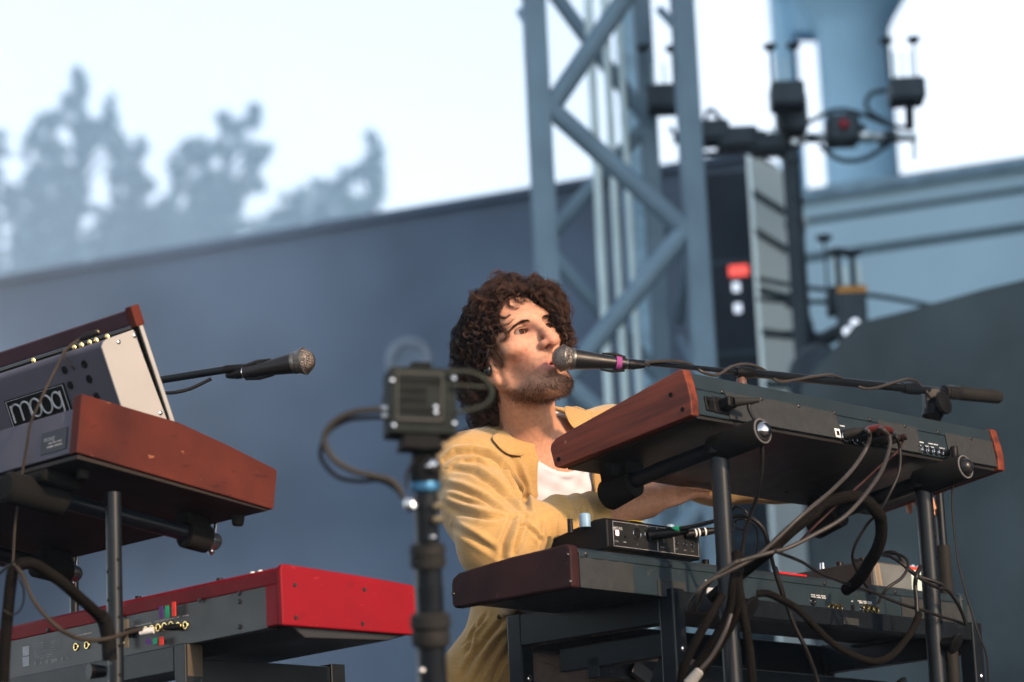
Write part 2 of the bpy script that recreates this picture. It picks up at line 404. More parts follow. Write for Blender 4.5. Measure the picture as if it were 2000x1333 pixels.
for pts in ([(1310, 250, DM), (1340, 290, DM-.1), (1400, 300, DM), (1470, 280, DM), (1530, 310, DM)], [(1560, 250, DM), (1640, 215, DM), (1740, 245, DM), (1780, 250, DM)], [(1600, 285, DM), (1640, 312, DM), (1690, 310, DM), (1745, 275, DM)], [(1737, 175, DM), (1700, 185, DM), (1695, 215, DM), (1740, 245, DM)],
            [(1480, 545, DM), (1560, 560, DM), (1720, 580, DM), (1830, 600, DM)], [(1480, 585, DM), (1560, 590, DM), (1640, 590, DM)], [(1500, 655, DM), (1560, 650, DM), (1640, 660, DM)], [(1560, 680, DM), (1600, 665, DM), (1680, 655, DM)], [(1560, 590, DM), (1585, 640, DM), (1575, 700, DM)], [(1420, 250, DM), (1385, 215, DM), (1370, 280, DM)]):
    M().tube(pcrv(pts, 8), .011, 6).obj('cable', m_dk, t, smooth=True)
rr9 = random.Random(9)
for i in range(34):                                     # small fittings hung on the crossbar and the mast
    if i < 20: x = rr9.uniform(1325, 1780); y = 270 + rr9.gauss(0, 9)
    else: x = 1556 + rr9.gauss(0, 9); y = rr9.uniform(300, 700)
    c9 = P(x, y, DM-.06+rr9.uniform(-.03, .03)); f9 = Fr(c9, V((1, rr9.uniform(-.5, .5), rr9.uniform(-.4, .4))), V((0, 1, 0)).cross(V((0, 0, 1))).cross(V((1, 0, 0))) if False else V((-rr9.uniform(-.5, .5), 1, 0)), None)
    s9 = rr9.uniform(.012, .035); M().box(f9, -s9, s9, -.02, .02, -s9*rr9.uniform(.4, 1.2), s9*.8).obj('fitting', m_dk if rr9.random() < .75 else m_al, t, bevel=.004)
M().tube([P(1560, 690, DM), P(1655, 640, DM)], .035, 10).obj('bracket', m_dk, t, smooth=True)
M().tube([P(1785, 262, DM), P(1786, 315, DM)], .008, 8).obj('hanger', m_dk, t, smooth=True)
def antenna(px, py, wpx, hpx, d, rods, rh, label, band=False, lamps=()):
    c = P(px, py, d); f = Fr(c, (1, 0, 0), (0, 1, 0)); ww = wpx/2/FPX*d; hh = hpx/2/FPX*d
    t = empty('antenna_box', f(0, 0, -hh)); tag(t, label, 'antenna', 'antenna boxes on the rigging behind the stage')
    M().box(f, -ww, ww, -.08, .08, -hh, hh).obj('housing', m_dk, t, bevel=.015)
    for (rx, top, capw) in rods:
        x = (rx-px)/FPX*d; zt = hh + top/FPX*d
        r_ = M().tube([f(x, 0, hh-.01), f(x-.0, 0, zt)], .005 if not band else .012, 8).obj('rod', m_dk if capw else m_pt, t, smooth=True)
        if capw: M().lathe(f(x, 0, zt), f(x, 0, zt+.03), [(0, capw*.3), (.5, capw), (1, capw)], 12).obj('rod_cap', m_dk, t, smooth=True)
    if band: M().box(f, -ww-.004, ww+.004, -.085, -.0801, hh*.70, hh*.90).obj('orange_band', mat('orange_tape', (.5, .25, .06), .6), t)
    for (lx, ly) in lamps:
        M().ball(P(lx, ly, d-.12), .02, 8).obj('indicator_lamp', m_wled, t, smooth=True)
    return t
antenna(1771, 181, 68, 46, 13.3, ((1738, 75, .03), (1792, 75, .03), (1750, 62, 0), (1766, 62, 0), (1782, 62, 0)), 0, 'black antenna box farthest right, against white sky beside the column')
M().tube([P(1776, 205, 13.3), P(1777, 250, 13.4)], .02, 8).obj('hanger', m_dk, t, smooth=True)
antenna(1537, 190, 66, 50, 13.3, ((1510, 70, .03), (1556, 70, .03), (1524, 55, 0), (1540, 55, 0)), 0, 'black antenna box in front of the column, left of the white gap')
antenna(1297, 196, 68, 50, 13.3, ((1262, 75, .03), (1318, 70, .03), (1280, 50, 0), (1300, 50, 0)), 0, 'black antenna box against the right leg of the truss tower')
antenna(1664, 615, 54, 105, 13.2, ((1643, 66, .04), (1672, 62, .045), (1656, 45, 0), (1684, 50, 0)), 0, 'tall black antenna box with an orange band below the pale building', True, ((1670, 632), (1655, 648), (1675, 668), (1674, 684)))
antenna(1628, 590, 24, 50, 13.5, ((1618, 95, .035), (1634, 85, .0)), 0, 'narrow dark antenna box half hidden left of the orange-banded one')
# cable drum / stage lamp behind the upper keyboard, with a red light
c = P(1600, 745, 12.6); t = empty('moving_head_lamp', c - UP*.3); tag(t, 'dark stage lamp with a red light just above the microphone boom', 'stage lamp')
M().ball(c, .13, 12, (1, 1, 1.2)).obj('lamp_head', m_dk, t, smooth=True)
M().box(Fr(c-UP*.28, (1, 0, 0), (0, 1, 0)), -.14, .14, -.1, .1, -.08, .08).obj('lamp_base', m_dk, t, bevel=.02)
M().tube([P(1598, 757, 12.42), P(1598, 757, 12.44)], .02, 16).obj('red_light', mat('red_led', (.4, .01, .02), .4, emit=(1, .04, .08), estr=1.0), t)

# ---------------------------------------------------------------- trees
m_leaf = mat('foliage', (.05, .10, .105), .7, var=.3, scale=2)
m_bark = mat('bark', (.06, .05, .04), .9)
def tree(px, pytop, d, hw_px, blobs, label, seed):
    """blobs: (px, py, rx_px, ry_px) clumps of the crown as seen; depth is filled in round the trunk"""
    r = random.Random(seed); base = P(px, 700, d); base = V((base.x, base.y, 0)); topz = P(px, pytop, d).z
    t = empty('tree', base); tag(t, label, 'tree', 'trees beyond the back wall')
    tr = M(); tr.tube([base, base + V((.1, 0, topz*.5)), V((base.x+.15, base.y, topz*.93))], [.3, .2, .03], 10)
    lf = M(); vs = []; fs = []
    sub_ = []
    for (bx, by, rx, ry) in blobs:
        sub_.append((bx, by, rx*.38, ry*.38))
        for _ in range(int(6 + rx*ry/100)):
            an = r.uniform(0, 6.283); q_ = r.uniform(.35, 1.05); sc_ = r.uniform(.10, .27); sub_.append((bx+rx*q_*math.cos(an), by+ry*q_*math.sin(an), max(3.5, rx*sc_), max(5, ry*sc_*1.3)))
    for (bx, by, rx, ry) in sub_:
        k = d/FPX; cpt = P(bx, by, d + r.uniform(-1.0, 1.0)); ax = rx*k; az = ry*k; ay = ax*.9
        if r.random() < .25: tr.tube([V((base.x+.1, base.y, max(1.0, cpt.z-az-1.2))), cpt], [.10, .03], 6)
        n = int(95*(ax*az)**.75) + 8
        for _ in range(n):
            while True:
                u = V((r.uniform(-1, 1), r.uniform(-1, 1), r.uniform(-1, 1)))
                if u.length < 1: break
            u = u*(.6+.95*r.random()**2)
            c = cpt + V((u.x*ax, u.y*ay, u.z*az)); s = r.uniform(.14, .34)
            a = V((r.gauss(0, 1), r.gauss(0, 1), r.gauss(0, 1))).normalized(); b = a.cross(V((r.gauss(0, 1), r.gauss(0, 1), r.gauss(0, 1)))).normalized()
            q = len(vs); vs += [c-a*s, c+b*s*.55, c+a*s, c-b*s*.55]; fs.append((q, q+1, q+2, q+3))
    lf.add(vs, fs)
    tr.obj('trunk', m_bark, t, smooth=True); lf.obj('crown', m_leaf, t)
tree(150, 130, 128, 100, [(157, 160, 12, 30), (150, 205, 26, 26), (110, 240, 36, 30), (215, 215, 20, 28), (180, 255, 50, 30), (90, 300, 40, 45), (160, 300, 20, 30), (110, 380, 60, 60), (55, 430, 40, 60), (100, 480, 70, 40), (225, 300, 16, 40), (140, 350, 30, 30), (60, 525, 55, 30), (120, 515, 50, 30), (185, 505, 50, 28)], 'tallest feathery tree at upper left beyond the wall', 1)
tree(255, 260, 132, 70, [(250, 290, 32, 26), (240, 350, 26, 40), (265, 340, 22, 40), (250, 420, 50, 50), (280, 370, 22, 20), (215, 470, 60, 30), (300, 450, 40, 40), (230, 492, 50, 28), (290, 482, 50, 26)], 'bushy tree just right of the tallest tree, with a bright gap between them', 2)
tree(440, 200, 129, 90, [(437, 235, 14, 22), (500, 225, 14, 18), (478, 245, 22, 14), (400, 295, 52, 30), (460, 275, 12, 22), (350, 325, 28, 24), (385, 360, 50, 35), (510, 300, 22, 16), (500, 345, 18, 34), (420, 410, 60, 40), (340, 420, 40, 40), (485, 300, 12, 20), (470, 380, 18, 30), (440, 450, 60, 16), (350, 470, 50, 26), (420, 462, 50, 24), (500, 452, 50, 20)], 'middle tree with two pointed tops above the wall', 3)
tree(640, 330, 135, 80, [(640, 370, 44, 22), (600, 395, 50, 24), (560, 415, 40, 16), (680, 345, 22, 16), (660, 395, 40, 20), (700, 400, 20, 16), (560, 445, 45, 18), (620, 432, 45, 20), (680, 425, 45, 18)], 'low rounded tree sloping down along the wall top', 4)
tree(732, 250, 130, 20, [(728, 280, 12, 22), (736, 305, 10, 26), (718, 320, 16, 12), (740, 345, 9, 26), (705, 335, 16, 10), (735, 385, 12, 24)], 'slim tree with a narrow spire, farthest right of the trees', 5)
tree(-20, 270, 128, 40, [(0, 285, 18, 26), (-10, 340, 16, 40), (15, 380, 16, 20), (-15, 440, 26, 40), (10, 400, 20, 14), (20, 500, 36, 30)], 'tree cut off by the left edge of the picture', 6)
# ================================================================ INSTRUMENT MATERIALS
m_wood = mat('mahogany', (.140, .032, .017), .6, scale=60, grain=((16, 2, 1), (0, TAU, math.radians(137.4))), col2=(.052, .012, .008), bump=.05, bscale=50, coat=.1)
m_wood2 = mat('dark_wine_wood', (.028, .009, .009), .55, scale=14, col2=(.012, .004, .005), coat=.0)
m_wood3 = mat('worn_red_wood', (.070, .015, .010), .7, scale=9, col2=(.034, .009, .008), spec=.08, coat=.0, bump=.1, bscale=30)
m_pan = mat('black_steel_panel', (.009, .018, .025), .45, .0, var=.08, scale=20, spec=.32, bump=.05, bscale=400)
m_under = mat('black_underside', (.008, .007, .007), .42, scale=8, spec=.4)
m_bkp = mat('black_plastic', (.005, .005, .006), .42, scale=30)
m_blkm = mat('black_powder_steel', (.005, .007, .010), .33, .0, scale=40, bump=.05, bscale=300, spec=.18)
m_rub = mat('black_rubber', (.012, .012, .012), .7, scale=30)
m_foam = mat('black_foam', (.006, .006, .006), .98, scale=40, bump=.3, spec=.1)
m_chr = mat('chrome', (.42, .42, .43), .16, 1.0, var=.05, scale=30)
m_gold = mat('brass', (.7, .52, .22), .25, 1.0, scale=30)
m_tape = mat('gaffer_tape', (.015, .018, .020), .8, scale=60, bump=.6, bscale=45, spec=.3)
m_ink = mat('white_print', (.62, .64, .66), .6, scale=80)
m_ink2 = mat('grey_print', (.30, .31, .33), .6, scale=80)
m_scr = mat('dark_screw', (.03, .03, .032), .3, .6, scale=50)
m_cab = mat('cable_rubber', (.008, .0075, .008), .45, scale=20, spec=.2)
m_cabg = mat('grey_cable_rubber', (.030, .027, .026), .42, scale=20, spec=.2)
m_braid = mat('braided_sleeve', (.010, .0085, .0075), .95, spec=.03, scale=300, col2=(.002, .002, .002), bump=.8, bscale=420)
m_wht = mat('white_plastic', (.6, .6, .6), .4, scale=30)
m_pink = mat('pink_tape', (.20, .04, .15), .6, scale=60, bump=.2)
m_key = mat('ivory_key', (.65, .63, .58), .3, scale=20)
m_clear = mat('clear_blue_knob', (.18, .30, .42), .15, scale=30, coat=.5)
m_green = mat('green_tape', (.02, .30, .14), .6, scale=60)
m_redtape = mat('red_tape', (.75, .05, .03), .6, scale=60)
m_purp = mat('purple_tape', (.09, .03, .16), .6, scale=60)
m_yel = mat('yellow_tape', (.6, .42, .04), .6, scale=60)

wear(m_wood, (.22, .09, .05), 60, .72, .7); wear(m_wood3, (.20, .08, .04), 44, .70, .8, (1, 1, 2.5)); wear(m_wood3, (.018, .006, .005), 16, .66, .6, (1, 1, 4)); wear(m_wood2, (.07, .03, .025), 50, .70, .7)
wear(m_pan, (.05, .055, .055), 70, .71, .6); wear(m_blkm, (.05, .05, .05), 55, .73, .8)
def screw(m, fr, a, c, b=0.0, r=.0035, side=-1):
    m.lathe(fr(a, b, c), fr(a, b+side*.0028, c), [(0, r), (.6, r), (1, r*.55)], 12)
def jack(parent, fr, a, c, r, b=0.0, mt=None):
    """jack socket on a rear panel: ring with a dark hole"""
    m = M(); m.ring(fr(a, b-.001, c), fr.Y, r, r*.28, 16, 6); m.lathe(fr(a, b, c), fr(a, b-.0006, c), [(0, r*.8), (1, r*.8)], 14)
    o = m.obj('jack_socket', mt or m_chr, parent, smooth=True)
    M().lathe(fr(a, b-.0007, c), fr(a, b-.0014, c), [(0, r*.72), (1, r*.72)], 14).obj('hole', m_foam, o)
    return o
def captions(m, fr, a, c, n, wtot, h, b=0.0, seed=0):
    """rows of tiny illegible captions, as strokes"""
    r = random.Random(seed); x = a
    for i in range(n):
        w_ = wtot/n; k = max(2, int(w_/h*1.1)); 
        for j in range(k):
            x0 = x + w_*(j+.1)/k*.86; m.box(fr, x0, x0 + w_/k*.86*.35, b-.0006, b, c, c+h*(.75+.25*r.random()))
            if r.random() < .7: m.box(fr, x0, x0 + w_/k*.86*.75, b-.0006, b, c+h*.38, c+h*.6)
        x += w_

# ================================================================ UPPER RIGHT SYNTH
A_u = P(1351, 811, 5.55)
FU = Fr(A_u, L_R, tilt(D_R, TAU)); FU.Z = FU.X.cross(FU.Y)
if FU.Z.z < 0: FU.Z = -FU.Z
def at_len(fr, px, py, axis=1, val=0): return fr.pix(px, py, axis, val)
LU = FU.pix(1964, 924, 1, 0)[0]
k0 = FU.pix(*z6(1175, 165), 0, 0); k1 = FU.pix(*z6(130, 740), 0, 0); k2 = FU.pix(*z6(160, 955), 0, 0)
DU = (k2[1]+k1[1])/2; HU = k0[2]; RB = k0[1]
print('upper synth len', LU, 'depth', k1, k2, 'rear top', k0)
sy = empty('synthesizer', FU(LU/2, DU/2, 0)); tag(sy, 'upper keyboard on the right with mahogany end cheeks, its connector panel facing the camera', 'keyboard')
HF = k1[2]; TH = .022
def cheek(x0, x1):
    poly = [(RB*0+0, 0), (-.004, HU*.33), (-.002, HU*.66), (RB, HU), (RB+.012, HU+.002), (DU-.02, HF+.004), (DU-.004, HF-.004), (DU, HF*.75), (DU-.004, .006), (DU-.012, 0)]
    return M().prism([FU(x0, y, z) for y, z in poly], FU.X*(x1-x0))
cheek(0, TH).obj('cheek', m_wood, sy, bevel=.0025)
cheek(LU-TH, LU).obj('cheek', m_wood, sy, bevel=.0025)
i0, i1 = TH+.0015, LU-TH-.0015
ins = .004
bd = M().prism([FU(i0, y, z) for y, z in [(ins, .006), (ins+RB*.6, HU*.60), (ins+RB, HU-.004), (.11, HU-.010), (DU-.03, HF*.55), (DU-.012, HF*.5), (DU-.012, .012), (DU-.02, .006)]], FU.X*(i1-i0))
bd.obj('body', m_pan, sy, bevel=.002)
M().box(FU, i0+.002, i1-.002, .008, DU-.014, -.001, .0055).obj('base_plate', m_under, sy, bevel=.001)
# rear face frame: y follows the slanted rear panel
def rearframe(F_, rb, h, inset, a0=0):
    zz = V(F_.Y*rb + F_.Z*h).normalized(); o_ = F_(a0, inset, .006)
    yy = F_.X.cross(zz); 
    if yy.dot(F_.Y) < 0: yy = -yy
    return Fr(o_, F_.X, yy, zz)
RU = rearframe(FU, RB*.6, HU*.6-.006, ins)
# lower half of the rear panel is RU; the upper half:
RU2 = Fr(FU(0, ins+RB*.6, HU*.60), FU.X, RU.Y, V(FU.Y*RB*.4+FU.Z*(HU*.4-.004)).normalized()); RU2.Y = FU.X.cross(RU2.Z); RU2.Y = RU2.Y if RU2.Y.dot(FU.Y) > 0 else -RU2.Y
HL = (FU.Y*RB*.6+FU.Z*(HU*.6-.006)).length; H2 = (FU.Y*RB*.4+FU.Z*(HU*.4-.004)).length
M().box(RU2, i0, i1, -.0022, -.0001, .002, H2).obj('top_lip', m_pan, sy, bevel=.0008)
sc = M()
for (x, y) in (z6(1475, 345), z6(1778, 398), z7(232, 460), z7(513, 517), z7(792, 572), z7(1062, 622), z7(1323, 677), z7(1580, 722)):
    q = RU2.pix(x, y, 1, 0); screw(sc, RU2, q[0], .006, -.0022, .0042)
sc.split('screw', m_scr, sy, smooth=True)
r_ = random.Random(4)
for (xa, ya, xb, yb) in ((*z6(1500, 365), *z7(520, 500)), (*z7(855, 600), *z7(1160, 660)), (*z7(1380, 700), *z7(1795, 760))):
    a = RU.pix(xa, ya, 1, 0)[0]; b = RU.pix(xb, yb, 1, 0)[0]; n = 14; lo = []; hi = []
    tp = M()
    for i in range(n+1):
        x = a + (b-a)*i/n; lo.append((x, .001)); hi.append((x, HL+.006+.003*r_.random()))
    for i in range(n):
        tp.prism([RU(lo[i][0], -.0024, lo[i][1]), RU(lo[i+1][0], -.0024, lo[i+1][1]), RU(lo[i+1][0], -.0027, hi[i+1][1]), RU(lo[i][0], -.0027, hi[i][1])], RU.Y*.0018)
    tp.obj('gaffer_tape', m_tape, sy)

# power switch and mains plug
q = RU.pix(*z6(1378, 440), 1, 0); M().box(RU, q[0]-.012, q[0]+.012, -.0035, 0, q[2]-.014, q[2]+.014).obj('switch_frame', m_bkp, sy, bevel=.001)
M().prism([RU(q[0]-.007, -.0035, q[2]-.01), RU(q[0]-.007, -.0035, q[2]+.01), RU(q[0]-.007, -.009, q[2]+.002)], RU.X*.014).obj('rocker_switch', m_bkp, sy, bevel=.0006)
q = RU.pix(*z6(1470, 455), 1, 0); M().box(RU, q[0]-.022, q[0]+.020, -.0035, 0, q[2]-.016, q[2]+.016).obj('power_inlet', m_bkp, sy, bevel=.001)
PLUG_U = RU(q[0]+.002, -.004, q[2])
# midi sockets, usb, jacks
q = RU.pix(*z7(537, 668), 1, 0); M().box(RU, q[0]-.008, q[0]+.008, -.003, 0, q[2]-.009, q[2]+.009).obj('usb_port', m_wht, sy, bevel=.0006)
M().box(RU, q[0]-.004, q[0]+.004, -.0036, -.003, q[2]-.005, q[2]+.004).obj('hole', m_bkp, sy)
for (x, y) in (z7(600, 690), z7(675, 706), z7(752, 722)):
    q = RU.pix(x, y, 1, 0); jack(sy, RU, q[0], q[2]-.002, .0085)
for i, (x, y) in enumerate((z7(815, 722), z7(865, 735))):
    q = RU.pix(x, y, 1, 0); jack(sy, RU, q[0], q[2], .0066)
JK = []
for (x, y) in (z7(1180, 790), z7(1222, 797), z7(1268, 805), z7(1312, 812), z7(1352, 820), z7(1385, 829)):
    q = RU.pix(x, y, 1, 0); jack(sy, RU, q[0], q[2], .0066); JK.append(RU(q[0], -.002, q[2]))
cp = M()
q = RU.pix(*z7(562, 612), 1, 0); captions(cp, RU, q[0], q[2], 1, .018, .003)
q = RU.pix(*z7(522, 640), 1, 0); captions(cp, RU, q[0], q[2], 1, .012, .0028)
q = RU.pix(*z7(1172, 738), 1, 0); captions(cp, RU, q[0], q[2], 1, .022, .003); captions(cp, RU, q[0]-.004, q[2]-.007, 1, .014, .0025)
q = RU.pix(*z7(1252, 750), 1, 0); captions(cp, RU, q[0], q[2], 2, .036, .003); captions(cp, RU, q[0]-.012, q[2]-.007, 1, .012, .0025); captions(cp, RU, q[0]+.006, q[2]-.007, 1, .012, .0025)
q = RU.pix(*z7(1340, 778), 1, 0); captions(cp, RU, q[0], q[2]-.002, 1, .02, .0025)
cp.obj('panel_captions', m_ink, sy)
# screws in the cheek (outer left face), keys at the player's side
sc = M(); FC = Fr(FU.o, FU.Y, FU.X, FU.Z)
for (x, y) in (z6(1080, 367), z6(1172, 481), z6(205, 870)):
    q = FU.pix(x, y, 0, 0); sc.lathe(FU(-.0012, q[1], q[2]), FU(.001, q[1], q[2]), [(0, .0045), (1, .0045)], 14)
sc.split('cheek_screw', m_foam, sy)
sc = M()
for (x, y) in (z6(765, 770), z6(515, 875), z6(1385, 620), z6(1530, 1047), z6(1982, 1120), z7(392, 1028), z7(145, 1120), z7(180, 945)):
    q = FU.pix(x, y, 2, 0); sc.lathe(FU(q[0], q[1], -.0035), FU(q[0], q[1], 0), [(0, .003), (1, .0045)], 10)
sc.split('base_screw', m_scr, sy, smooth=True)
ky = M(); n = 36; kw = (i1-i0-.10)/n
for i in range(n): ky.box(FU, i0+.09+i*kw, i0+.09+(i+1)*kw-.001, DU-.165, DU-.018, HF*.55+.006, HF*.55+.016)
ky.obj('white_keys', m_key, sy, bevel=.0008, seg=1)
bk = M()
for i in range(n-1):
    if i % 7 in (2, 6): continue
    bk.box(FU, i0+.09+(i+1)*kw-.006, i0+.09+(i+1)*kw+.006, DU-.165, DU-.075, HF*.55+.0165, HF*.55+.026)
bk.obj('black_keys', m_bkp, sy, bevel=.001, seg=1)
kn = M()
for i in range(9):
    for j in range(3):
        kn.lathe(FU(.12+i*(LU-.25)/8, .05+.035*j, HU-.012), FU(.12+i*(LU-.25)/8, .05+.035*j, HU+.004), [(0, .007), (1, .006)], 12)
kn.obj('knobs', m_bkp, sy, smooth=True)
for (x, y) in ((*z6(540, 945),), (*z8(800, 60),)):
    pass

# ================================================================ UPPER TIER STAND (posts, arms under the upper synth)
ts = empty('keyboard_stand_tier', FU(.3, -.02, 0)); ts.location.z = STAGE_Z
WM[ts.name] = Matrix.Translation(ts.location); tag(ts, 'black two-post upper tier with tilted arms carrying the right synthesizer', 'keyboard stand')
def arm(parent, FF, a, y0, y1, drop, rr, capr, D0, endcap=True):
    """tilted arm under a keyboard: tube with foam rollers at both ends"""
    p0 = FF(a, y0, -drop); p1 = FF(a, y1, -drop)
    M().tube([p0, p1], rr, 18).obj('arm', m_blkm, parent, smooth=True)
    return p0, p1
qa = FU.pix(*z6(1770, 655), 1, -.035); qb = None
XA = FU.pix(1440, 900, 1, .02)[0]
XB = FU.pix(1822, 950, 1, .02)[0]
for xa, front in ((FU.pix(*z6(1790, 660), 1, -.06)[0], True), (FU.pix(1885, 921, 1, -.06)[0], False)):
    dz = .036
    M().tube([FU(xa, .03, -dz), FU(xa, DU-.05, -dz)], .0155, 18).obj('arm', m_blkm, ts, smooth=True)
    rl = M(); rl.lathe(FU(xa, -.062, -dz), FU(xa, .055, -dz), [(0, .024), (.03, .026), (.97, .026), (1, .024)], 28)
    rr_ = rl.obj('arm_end_sleeve', m_foam, ts, smooth=True)
    rg = M(); rg.ring(FU(xa, -.0625, -dz), FU.Y, .0225, .0018, 28, 6); rg.obj('trim_ring', mat('grey_trim', (.09, .09, .095), .5), rr_, smooth=True)
    cp = M(); cp.lathe(FU(xa, -.062, -dz), FU(xa, -.078, -dz), [(0, .017), (.5, .0155), (.85, .010), (1, .002)], 24); cp.obj('end_cap', m_chr if front else m_scr, rr_, smooth=True)
    lk = M(); lk.lathe(FU(xa-.045, DU-.07, -dz-.008), FU(xa+.045, DU-.07, -dz-.008), [(0, .025), (.04, .028), (.96, .028), (1, .025)], 24) if False else lk.lathe(FU(xa, DU-.095, -dz-.004), FU(xa, DU-.022, -dz-.010), [(0, .022), (.04, .027), (.94, .030), (1, .027)], 28)
    lk.obj('front_roller', m_foam, ts, smooth=True)
    bx = M(); bx.box(FU, xa-.026, xa+.026, DU-.10, DU-.035, -dz+.01, -.002); bx.lathe(FU(xa-.05, DU-.075, -.013), FU(xa+.05, DU-.075, -.013), [(0, .012), (1, .012)], 16)
    bx.obj('support_pad', m_foam, ts, smooth=True)
    # post from the arm down to the stage
    top = FU(xa, .042, -dz)
    foot = V((top.x, top.y, STAGE_Z))
    M().tube([top, top-UP*.012], .026, 20).obj('post_clamp', m_bkp, ts, smooth=True)
    po = M().lathe(foot, top - UP*.012, [(0, .0175), (1, .0175)], 24).obj('post', m_blkm, ts, smooth=True)
    hl = M(); pf = Fr(top, V((.93, -.42, 0)), V((.42, .93, 0)), UP)
    for k in range(14):
        c = top - UP*(.07+.042*k)
        hl.lathe(c + pf.X*.0172, c + pf.X*.0182, [(0, .0035), (1, .0035)], 10)
    hl.split('peg_hole', m_foam, po)
    M().tube([foot + V((-.25, .1, .02)), foot + V((0, 0, .05)), foot + V((.25, -.1, .02))], .016, 10).obj('foot', m_blkm, ts, smooth=True)
    # thumb knob with a flat wing
    kz = P(1480, 1190, 5.6).z if front else P(1840, 1243, 5.9).z
    c = V((foot.x, foot.y, kz)); kd = V((.9, -.45, 0)).normalized()
    M().lathe(c + kd*.012, c + kd*.040, [(0, .011), (.3, .014), (1, .016)], 20).obj('knob', m_bkp, ts, smooth=True)
    wg = M(); wf_ = Fr(c + kd*.040, kd, V((-kd.y, kd.x, 0)), UP); wg.lathe(wf_(0, 0, 0), wf_(.006, 0, -.004), [(0, .022), (.6, .023), (1, .019)], 24); wg.obj('knob_wing', m_bkp, ts, smooth=True)

# ================================================================ LOWER RIGHT KEYBOARD
A_l = P(1117, 1147, 5.52)
FL = Fr(A_l, L_R, D_R, UP)
LL = FL.pix(1894, 1230, 1, 0)[0]
c0 = FL.pix(1110, 1062, 0, 0); c1 = FL.pix(880, 1124, 0, 0); c2 = FL.pix(882, 1189, 0, 0)
print('lower kb', LL, c0, c1, c2)
HLk = c0[2]; DLk = c1[1]
lk = empty('stage_keyboard', FL(LL/2, DLk/2, 0)); tag(lk, 'lower keyboard on the right with dark wine wooden cheek and taped black back panel', 'keyboard')
ch = [(0, .0), (0, HLk-.01), (.003, HLk-.003), (.012, HLk), (DLk*.5, HLk*.99+c1[2]*0), (DLk-.02, c1[2]+.002), (DLk-.004, c1[2]-.006), (DLk, c1[2]-.018), (DLk, c2[2]+.008), (DLk-.006, c2[2]), (DLk*.6, min(c2[2]*.6, .01)), (.01, 0)]
ch[4] = (DLk*.5, HLk*.5+c1[2]*.5+.004)
M().prism([FL(0, y, z) for y, z in ch], FL.X*.024).obj('cheek', m_wood2, lk, bevel=.004, seg=3)
M().prism([FL(LL-.024, y, z) for y, z in ch], FL.X*.024).obj('cheek', m_pan, lk, bevel=.006, seg=3)
j0, j1 = .0255, LL-.0255
M().prism([FL(j0, y, z) for y, z in [(.003, .002), (.003, HLk-.010), (.012, HLk-.004), (.12, HLk-.006), (DLk-.03, c1[2]*.78), (DLk-.01, c1[2]*.7), (DLk-.01, c2[2]+.008), (DLk*.6, .004)]], FL.X*(j1-j0)).obj('body', m_pan, lk, bevel=.002)
RLk = Fr(FL(0, .003, 0), FL.X, FL.Y, FL.Z)
M().box(RLk, j0, j1, -.0022, -.0001, HLk*.72, HLk-.012).obj('top_lip', m_pan, lk, bevel=.0008)
sc = M()
for (x, y) in (zb(388, 400), zb(1010, 478), z8(435, 577), z8(988, 645), z8(1515, 715)):
    q = RLk.pix(x, y, 1, 0); screw(sc, RLk, q[0], HLk*.80, -.0022, .0045)
sc.split('screw', m_scr, lk, smooth=True)
for (xa, xb, ya) in ((zb(345, 0)[0], zb(740, 0)[0], .70), (zb(915, 0)[0], zb(1120, 0)[0], .40), (z8(1020, 0)[0], z8(1560, 0)[0], .68)):
    a = RLk.pix(xa, 1120, 1, 0)[0]; b = RLk.pix(xb, 1130, 1, 0)[0]; n = 10; tp = M()
    for i in range(n):
        x0 = a+(b-a)*i/n; x1 = a+(b-a)*(i+1)/n
        tp.prism([RLk(x0, -.0018, .002), RLk(x1, -.0018, .002), RLk(x1, -.0018, HLk*ya+.001*((i+1) % 3)), RLk(x0, -.0018, HLk*ya+.001*(i % 3))], RLk.Y*.0014)
    tp.obj('gaffer_tape', m_tape, lk)

cp = M(); q = RLk.pix(*zb(1270, 590), 1, 0); cp.text(RLk, 'POWER', q[0], q[2], .0035, b=-.0003); cp.obj('panel_captions', m_ink, lk)
for (x, y, n_, w_) in ((*z8(335, 652), 3, .05), (*z8(340, 668), 3, .05), (*z8(700, 700), 3, .05), (*z8(712, 714), 3, .045), (*z8(650, 703), 1, .008)):
    for k_ in range(n_):
        cp = M(); q = RLk.pix(x, y, 1, 0); captions(cp, RLk, q[0]+w_*k_/n_, q[2], 1, w_/n_*.92, .0028, seed=n_+k_); cp.obj('panel_caption', m_ink, lk)
q = RLk.pix(*zb(1310, 660), 1, 0); M().box(RLk, q[0]-.012, q[0]+.012, -.003, 0, q[2]-.006, q[2]+.006).obj('rating_label', m_wht, lk)
for (x, y) in (zb(1365, 665), zb(1390, 655), z8(350, 700), z8(490, 745), z8(525, 752), z8(560, 752), z8(765, 752), z8(805, 757), z8(845, 770)):
    q = RLk.pix(x, y, 1, 0); jack(lk, RLk, q[0], q[2], .0070, mt=m_gold if x > 1600 else None)
q = RLk.pix(*z8(730, 763), 1, 0); jack(lk, RLk, q[0], q[2], .0045)
q = RLk.pix(*z8(660, 760), 1, 0); M().box(RLk, q[0]-.005, q[0]+.005, -.002, 0, q[2]-.008, q[2]+.008).obj('network_port', m_bkp, lk)
sc = M()
for (x, y) in (zb(255, 390), zb(272, 590), z2(157, 917)):
    q = FL.pix(x, y, 0, 0); sc.lathe(FL(-.002, q[1], q[2]), FL(.001, q[1], q[2]), [(0, .003), (1, .0045)], 12)
sc.split('cheek_screw', m_scr, lk, smooth=True)
rs = M(); a = FL.pix(1505, 1117, 1, .03)[0]; b = FL.pix(1562, 1125, 1, .03)[0]
